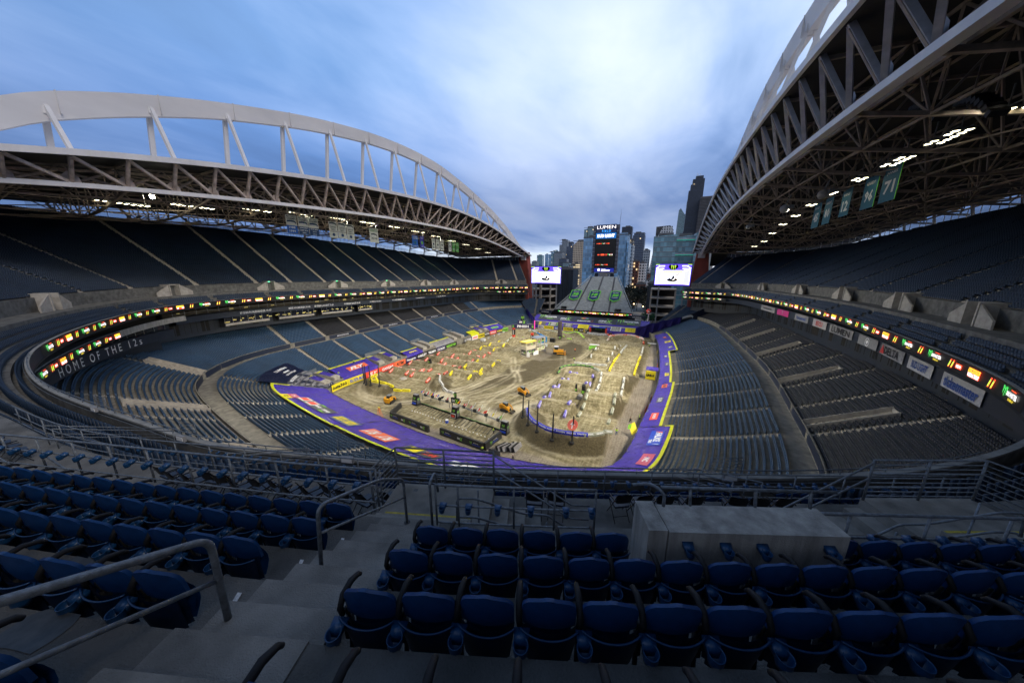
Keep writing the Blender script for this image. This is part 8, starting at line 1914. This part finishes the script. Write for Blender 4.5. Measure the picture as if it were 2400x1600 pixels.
# landings with side stairs
def landing(a0,a1,dirn,side,n_,guard):
    ac=(a0+a1)/2; c=LP(ac,6,31.1); t=thing('stair_landing','grey concrete stair landing jutting over the walkway at the %s aisle'%side,'stair landing','concrete landings of the near stand',tuple(c)); u,n=frame(ac); up=np.array((0,0,1.)); ax=(u,n,up)
    def Q(a,d,z): return LP(a,d,z)-c
    def slab(aa,ab,da,db,za,zb,nm,m=M_CONCF):
        mb=MB(); v=[Q(aa,da,za),Q(ab,da,za),Q(ab,db,za),Q(aa,db,za),Q(aa,da,zb),Q(ab,da,zb),Q(ab,db,zb),Q(aa,db,zb)]; mb.add(v,BFQ); return mb.build(nm,m,t)
    slab(a0,a1,5.0,7.19,31.1,32.4,'platform',M_STAIRN)
    for k in range(3): slab(a0+.3,a1-.35,6.25+.32*k,7.19,32.4,32.4+.25*(k+1)-.0,'step',M_STAIRN)
    mb=MB(); mb.add([Q(a0+.32,6.26,32.654),Q(a1-.37,6.26,32.654),Q(a1-.37,6.32,32.654),Q(a0+.32,6.32,32.654)],[(0,1,2,3)]); mb.build('yellow_nosing',mat('nosing_yellow',(.42,.33,.04),.8,var=.4,scale=12),t)
    # side flight
    for k in range(4):
        e=a1 if dirn>0 else a0; slab(e+dirn*.42*k if dirn>0 else e-.42*(k+1),e+.42*(k+1) if dirn>0 else e-.42*k,5.05,6.6,31.08,32.4-.26*(k+1),'side_step',M_STAIRN)
    # guard rail
    zt=33.5
    if dirn>0: path=[(a0-.12,6.0),(a0+.02,5.06),(a1,5.06)]
    else: path=[(a0,5.06),(a1-.02,5.06),(a1+.12,6.0)]
    posts=[path[0],path[1],((path[1][0]+path[2][0])/2,5.06) if dirn>0 else ((path[0][0]+path[1][0])/2,5.06),path[2]]
    g=thing('guard_rail',guard,'railing','guard rails of the landings',tuple(c))
    for (a,d) in posts: mb=MB(); mb.tube([Q(a,d,32.38),Q(a,d,zt+.01)],.027,10); mb.build('post',rail_m,g,smooth=True)
    for k in range(9):
        z=zt-.125*k; r=.024 if k in(0,3,6) else .014
        mb=MB(); mb.tube([Q(a,d,z) for a,d in path],r,8); mb.build('tube',rail_m,g,smooth=True)
    e=a1 if dirn>0 else a0
    for d_,zz in ((5.06,0),(5.06,-.42)):
        mb=MB(); mb.tube([Q(e,d_,33.42+zz),Q(e+dirn*2.1,d_,32.02+zz),Q(e+dirn*2.6,d_,32.0+zz)],.022,8); mb.build('stair_tube',rail_m,g,smooth=True)
    h=thing('handrail','%s side stair handrail beside the %s landing'%('right' if dirn>0 else 'left',side),'railing','wall side handrails',tuple(c))
    a_s=a1-.1 if dirn>0 else a0+.1
    for zz in (0,-.42):
        P_=bend([Q(a_s-dirn*.35,7.05,33.55+zz*.0-.25),Q(a_s-dirn*.35,7.0,33.75+zz),Q(a_s,6.95,33.72+zz),Q(a_s+dirn*.9,6.7,33.2+zz),Q(a_s+dirn*1.4,6.7,33.18+zz),Q(a_s+dirn*2.9,6.7,32.15+zz)],.1)
        mb=MB(); mb.tube(P_,.021,8); mb.build('tube',rail_m,h,smooth=True)
    for k in (0,1.4,2.8): mb=MB(); mb.tube([Q(a_s+dirn*k,6.7,31.2),Q(a_s+dirn*k,6.7,33.7-.5*k)],.018,8); mb.build('post',rail_m,h,smooth=True)
M_STAIRN=mat('stair_concrete_near',(.22,.21,.19),.85,var=.35,scale=2.2,bump=.9,bscale=70,detail=12)
landing(-3.40,-.76,1,'left',0,'many barred guard rail round the stair landing left of centre')
landing(9.1,11.9,-1,'right',1,'many barred guard rail round the stair landing at the far right')
# concrete entrance head
c=LP(2.8,8.2,31); t=thing('concrete_box','grey weathered concrete box with a steel rail on top, right of centre','concrete box','concrete entrance heads',tuple(c))
def QB(a,d,z): return LP(a,d,z)-c
def hexa(a0,a1,d0,d1,z0,z1,nm,m,par,base=None,):
    mb=MB(); Q=QB; v=[Q(a0,d0,z0),Q(a1,d0,z0),Q(a1,d1,z0),Q(a0,d1,z0),Q(a0,d0,z1),Q(a1,d0,z1),Q(a1,d1,z1),Q(a0,d1,z1)]; mb.add(v,BFQ); return mb.build(nm,m,par)
M_BOXC=mat('box_concrete',(.30,.29,.27),.85,var=.45,scale=1.6,bump=.8,bscale=60,sc3=(3,3,.5),detail=12)
hexa(1.92,4.2,8.3,8.76,33.3,34.86,'parapet',M_BOXC,t); hexa(1.66,1.90,8.26,8.76,31.1,34.88,'left_cheek',M_BOXC,t); hexa(1.74,4.03,7.9,8.24,31.1,33.4,'lintel',M_DARK,t)
rail_thing('brown steel rail on posts along the top of the concrete box',[([LP(1.95,8.36,35.18),LP(4.35,8.36,35.16)],.021,'top_tube'),(bend([LP(1.62,8.22,35.1),LP(1.85,8.26,35.16),LP(1.98,8.42,35.14),LP(1.98,8.42,34.94)],.1),.022,'left_tube')]+[([LP(a,8.40,34.94),LP(a,8.36,35.18)],.02,'post') for a in (2.35,3.25,4.0)])
CP=cup_mesh(); COL.objects.unlink(CP); CPM=CP.data
def cup(a,d,z,lab,grp):
    o=link('cup_holder',CPM,None,tuple(LP(a,d,z))); o.rotation_euler=(0,0,LR(a)); return tag(o,lab,'cup holder',grp)
for k,a in enumerate((2.15,2.63,3.1,3.95)): cup(a,8.77,34.70,'blue cup holder on the concrete box face, %s from the left'%ordn(k),'cup holders on the concrete box')
# front rail right of the aisle
def cup_rail(a0,a1,d,zt,zm,zb,label,posts,cups,clab,grp,n=14):
    as_=np.linspace(a0,a1,n); tb=[([LP(a,d,zt) for a in as_],.023,'top_tube'),([LP(a,d,zm) for a in as_],.018,'middle_tube')]
    if zb: tb.append(([LP(a,d,zb) for a in as_],.017,'bottom_tube'))
    fl=zb-.06 if zb else zm-.45
    tb+=[([LP(a,d,fl),LP(a,d,zt)],.019,'post') for a in posts]
    rail_thing(label,tb)
    for k,a in enumerate(cups): cup(a,d+.02,zm+.05,'%s, %s from the left'%(clab,ordn(k)),grp)
cup_rail(-1.5,1.36,7.32,34.28,33.86,33.50,'centre steel rail with cup holders right of the stairs',(-1.5,-1.1,-.1,.62,1.36),(-1.36,-.9,-.38,.2,.82,1.28)[:6],'cup holder on the rail left of the concrete box','cup holders on the centre rail')
cup_rail(4.4,9.3,8.0,34.52,34.12,33.75,'steel rail with blue cup holders right of the concrete box',(4.45,5.1,6.3,7.5,8.7,9.3),(4.95,5.48,6.0,6.52,7.04,7.56,8.08,8.6),'blue cup holder on the rail right of the concrete box','cup holders on the right rail')
rail_thing('short post pair closing the front rail at the top of the stairs',[(bend([LP(-1.58,7.35,33.42),LP(-1.58,7.35,34.34),LP(-1.6,7.0,34.30),LP(-1.6,6.9,33.8)],.1),.024,'tube')])
cup_rail(-16,-2.72,7.05,34.32,33.96,0,'long steel rail with cup holders in front of the left seat rows',tuple(np.arange(-15.6,-2.6,1.08))+(-2.72,),tuple(np.arange(-12.4,-2.85,.49)),'blue cup holder on the long left rail','cup holders on the long left rail',n=40)
rail_thing('thin lower tube of the long left rail at seat back height',[([LP(a,7.08,33.62) for a in np.linspace(-16,-2.75,30)],.016,'tube')])
# rail along the front of the walkway and along the deck edge
cup_rail(-24,-4.6,3.78,32.12,31.72,31.35,'walkway rail with cup holders, left part',tuple(np.arange(-23.5,-4.6,1.5))+(-4.6,),tuple(np.arange(-15,-4.7,.5)),'blue cup holder on the left walkway rail','cup holders on the left walkway rail',n=50)
cup_rail(-3.4,13.5,3.78,32.12,31.72,31.35,'walkway rail with cup holders, right part',tuple(np.arange(-3.4,13.6,1.5)),tuple(np.arange(-3.0,12.5,.53)),'blue cup holder on the right walkway rail','cup holders on the right walkway rail',n=40)
def edge_rail(a0,a1,lab):
    as_=np.linspace(a0,a1,max(10,int((a1-a0)/.8))); rail_thing(lab,[([LP(a,.04,29.62) for a in as_],.028,'top_tube'),([LP(a,.3,29.2) for a in as_],.016,'lower_tube')]+[([LP(a,.04,29.3),LP(a,.04,29.62)],.018,'post') for a in np.arange(a0+.5,a1,2.4)])
edge_rail(-60,24,'long dark tube rail on the very edge of the near upper tier')
for k,a in enumerate(np.arange(-17,14,.53)): cup(a,.42,29.25,'cup holder on the outermost edge rail, %s from the left'%ordn(k),'cup holders on the edge rail')
# bar gates above the aisles at the deck edge
for i,a in enumerate((-8.9,-19.5,9.4,-30)):
    rail_thing(('small raised bar guard on the deck edge left of centre','small raised bar guard on the deck edge farther left','small raised bar guard on the deck edge at right','small raised bar guard on the deck edge at far left')[i],[([LP(a-.75,.02,z),LP(a+.75,.02,z)],.016,'tube') for z in (29.75,29.9,30.05,30.2)]+[([LP(a+s,.02,29.4),LP(a+s,.02,30.22)],.02,'post') for s in (-.75,.75)],'raised bar guards',name='guard_rail')
    t=thing('sign_box','pale metal box fixed behind the raised bar guard %s'%('left of centre','farther left','at right','at far left')[i],'box','boxes behind the bar guards',tuple(LP(a,.35,29.5))); t.rotation_euler=(0,0,LR(a)); mb=MB(); mb.box((0,0,0),(.6,.12,.3)); mb.build('case',M_GREYB,t); mb=MB(); mb.box((0,-.07,.0),(.5,.02,.2)); mb.build('plate',M_WHITE,t)
# slanting handrails of the lower short flights
for i,a in enumerate((-10.6,-9.9,-2.6,-1.7,6.6,7.5,-20,-19.2)):
    rail_thing('thin slanting handrail of a lower flight, %s'%('left pair first','left pair second','centre pair first','centre pair second','right pair first','right pair second','far left pair first','far left pair second')[i],[([LP(a,3.9,31.95),LP(a,.7,30.15)],.02,'top_tube'),([LP(a,3.9,31.6),LP(a,.7,29.8)],.014,'lower_tube'),([LP(a,3.9,31.1),LP(a,3.9,31.95)],.017,'post'),([LP(a,.7,29.1),LP(a,.7,30.15)],.017,'post')],'slanting handrails of the lower flights')
for i,a in enumerate((-14.5,-12.5,-26,15)):
    rail_thing('slanting stair handrail on the walkway side, %s'%('second from the left','third from the left','far left','far right')[i],[([LP(a,6.6,33.6),LP(a+1.8,6.5,32.2)],.02,'top_tube'),([LP(a,6.6,33.2),LP(a+1.8,6.5,31.8)],.015,'lower_tube')],'slanting handrails on the walkway')
# folding chairs on the walkway
M_CHF=mat('chair_frame',(.012,.012,.015),.35,metal=.3,var=.1); M_CHS=mat('chair_pad',(.022,.03,.05),.45,var=.25,scale=6,spec=.5)
def chair_proto():
    t=thing('folding_chair','x','folding chair'); 
    mb=MB(); mb.box((0,.02,.46),(.42,.40,.055)); mb.build('seat',M_CHS,t)
    mb=MB(); V3=[]
    for k in range(6):
        f=k/5; row=[]
        for i in range(7): u=-1+2*i/6; row.append((u*(.21 if f<.8 else .19),-.2-.09*f+.03*u*u,.62+.3*f))
        V3.append(row)
    mb.grid(V3); mb.grid([[ (p[0],p[1]-.035,p[2]) for p in r] for r in V3],flip=True); mb.build('backrest',M_CHF,t)
    for s in (-1,1):
        mb=MB(); mb.tube([(s*.23,.24,0),(s*.23,-.05,.46),(s*.23,-.30,.93)],.013,6); mb.build('frame_leg',M_CHF,t)
        mb=MB(); mb.tube([(s*.21,-.26,0),(s*.21,.2,.45)],.013,6); mb.build('frame_leg',M_CHF,t)
        mb=MB(); mb.tube([(s*.25,-.24,.72),(s*.26,.12,.68)],.02,6); mb.build('armrest',M_CHF,t)
    mb=MB(); mb.tube([(-.21,-.14,.12),(.21,-.14,.12)],.01,6); mb.build('stretcher',M_CHF,t)
    return t
ch0=chair_proto(); first=True
for k,(a,d,rz) in enumerate([(-x,4.75+.1*math.sin(x*3),rnd.uniform(-25,15)) for x in np.arange(3.9,12.5,.62)]+[(x,4.4,rnd.uniform(-12,12)) for x in (.35,1.0,2.9,3.5,4.15,5.0,6.3,6.9,7.6)]+[(-19-x,4.8,rnd.uniform(-20,20)) for x in (0,.7,1.4,2.1)]):
    side='left' if a<0 else 'right'; lab='folding chair on the walkway %s of the landing, %s'%(side,ordn(k if k<14 else (k-14 if k<23 else k-9)))
    z=31.12; p=tuple(LP(a,d,z)); rr_=LR(a)+R(rz)
    if first: ch0.location=p; ch0.rotation_euler=(0,0,rr_); ch0['label']=lab; ch0['group']='folding chairs on the walkway'; first=False
    else: dup(ch0,p,rr_,lab,'folding chairs on the walkway')
# aisle paint marks and stains near the viewer (flat marks on the treads)
M_CHALK=mat('paint_white_worn',(.5,.5,.5),.8,var=.5,scale=30)
for k,j in enumerate((1,2,3)):
    z=33.4+.44*j+.016; d=7.2+.77*j+.05; u,n=frame(-2.4); p=LP(-2.72,d+.1,z); t=thing('aisle_mark','worn white paint stripe on the edge of the stairs, %s from the top'%ordn(2-k),'paint mark','worn paint stripes on the stairs',tuple(p)); mb=MB(); mb.add([-u*.02-n*.0,u*.03,u*.10+n*.2,u*.05+n*.2],[(0,1,2,3)]); mb.build('stripe',M_CHALK,t)

for t_,p_ in ((0,LP(-2.44,10.02,34.722)),(1,LP(-2.38,9.0,34.282)),(1,LP(-2.08,7.28,33.402))):
    r_=[o for o in bpy.data.objects if o.name.startswith('handrail') and o.parent is None][:2][t_]; base_plate(r_,np.array(p_)-np.array(r_.location))
M_PATCH=mat('repair_mortar',(.075,.065,.055),.9,var=.4,scale=6,bump=.8,bscale=80); M_STAIN=mat('damp_stain',(.05,.05,.05),.5,var=.5,scale=9)
def patch(a,d,j,w,h,m,lab,seed):
    r=random.Random(seed); z=33.4+.44*j+.006; n=14; t=thing('floor_patch',lab,'patch','repair patches on the near concrete',tuple(LP(a,d,z))); u,nn=frame(a); mb=MB(); pts=[]
    for k in range(n):
        an=2*math.pi*k/n; c,s_=math.cos(an),math.sin(an); q=max(abs(c),abs(s_)); rr_=r.uniform(.85,1.08); pts.append(u*(c/q*w/2*rr_)+nn*(s_/q*h/2*rr_))
    mb.add(pts,[tuple(range(n))]); mb.build('mortar',m,t)
patch(-.35,10.62,4,.17,.15,M_PATCH,'small brown square repair patch on the nearest concrete strip',1); patch(-2.0,10.55,4,.2,.12,M_PATCH,'brown repair patch at the foot of the nearest stairs',2); patch(1.9,10.7,4,.16,.13,M_PATCH,'brown square repair patch on the nearest strip, right part',3)
patch(-3.6,10.4,4,.5,.3,M_STAIN,'dark damp stain on the concrete at lower left',4); patch(-1.9,9.75,3,.24,.10,M_STAIN,'small dark stain on the second stair',5); patch(-2.5,5.9,-1,.1,.1,M_STAIN,'small dark spot near the landing',6)
patch(-4.8,9.6,3,.4,.2,M_STAIN,'dark stain behind the left seats',7)
# ================================================================ near seats are individuals
sp_,cp_=math.sin(R(13.2)),math.cos(R(13.2)); sy_,cy_=math.sin(R(26)),math.cos(R(26))
def pix(X,Y,Z):
    z=Z-38; lat=X*cy_+Y*sy_; f0=-X*sy_+Y*cy_; dep=f0*cp_-z*sp_; up=f0*sp_+z*cp_
    dep=np.where(dep>.05,dep,np.nan); return 512+310.2*lat/dep,341-310.2*up/dep,dep
px,py,dep=pix(SEATS[:,0],SEATS[:,1],SEATS[:,2]+.6)
dist=np.sqrt(SEATS[:,0]**2+SEATS[:,1]**2+(SEATS[:,2]-38)**2); hd=np.hypot(SEATS[:,0],SEATS[:,1])
inside=(px>-60)&(px<1085)&(py>-20)&(py<790)&~np.isnan(px)&(hd>.8)
key=np.where(inside,dist,1e9); order=np.argsort(key)[:300]
near=np.zeros(len(SEATS),bool); near[order]=True
behind=(np.isnan(px)|(px<-500)|(px>1600))
vis=~near&~(behind&(dist>7))&(hd>1.5)&~((dist<7)&~inside)
far_seats(SEATS[vis]); print('far',vis.sum())
SP=seat_proto(); SP.scale=(.97,1,.95); first=True
grp={}
for i in order: grp.setdefault((SID[i][0],SID[i][1]),[]).append(i)
ais=sorted(AIS); RN=['front','second','third','fourth','fifth','sixth','seventh','eighth']
for (tier,row),ids in sorted(grp.items()):
    ids=sorted(ids,key=lambda i:SID[i][2]); segs={}
    for i in ids: segs.setdefault(int(np.searchsorted(ais,SID[i][2])),[]).append(i)
    sL=int(np.searchsorted(ais,QA1-.5)); 
    for sg,li in segs.items():
        lst=li if sg>sL else li[::-1]
        for k,i in enumerate(lst):
            X,Y,Z,nx,ny,_=SEATS[i]; off=sg-sL
            where={0:'left of the stairs',1:'right of the stairs'}.get(off,('beyond the %s aisle on the left'%ordn(-off-1+1) if off<0 else 'beyond the %s aisle on the right'%ordn(off-1)))
            lab='blue folded seat, %s %s, %s %s row'%(ordn(k),where,RN[min(row,7)],{'U':'near','B':'lower'}.get(tier,'far'))
            g='seats of the %s near row, %s'%(RN[min(row,7)],'upper' if tier=='U' else 'lower')
            e_=.09 if (tier=='U' and row>=4) else .03; p=(X+nx*e_,Y+ny*e_,Z); rz=math.atan2(nx,-ny)+R(rnd.uniform(-1.5,1.5))
            if first: SP.location=p; SP.rotation_euler=(0,0,rz); SP['label']=lab; SP['group']=g; first=False; r_=SP
            else: r_=dup(SP,p,rz,lab,g)
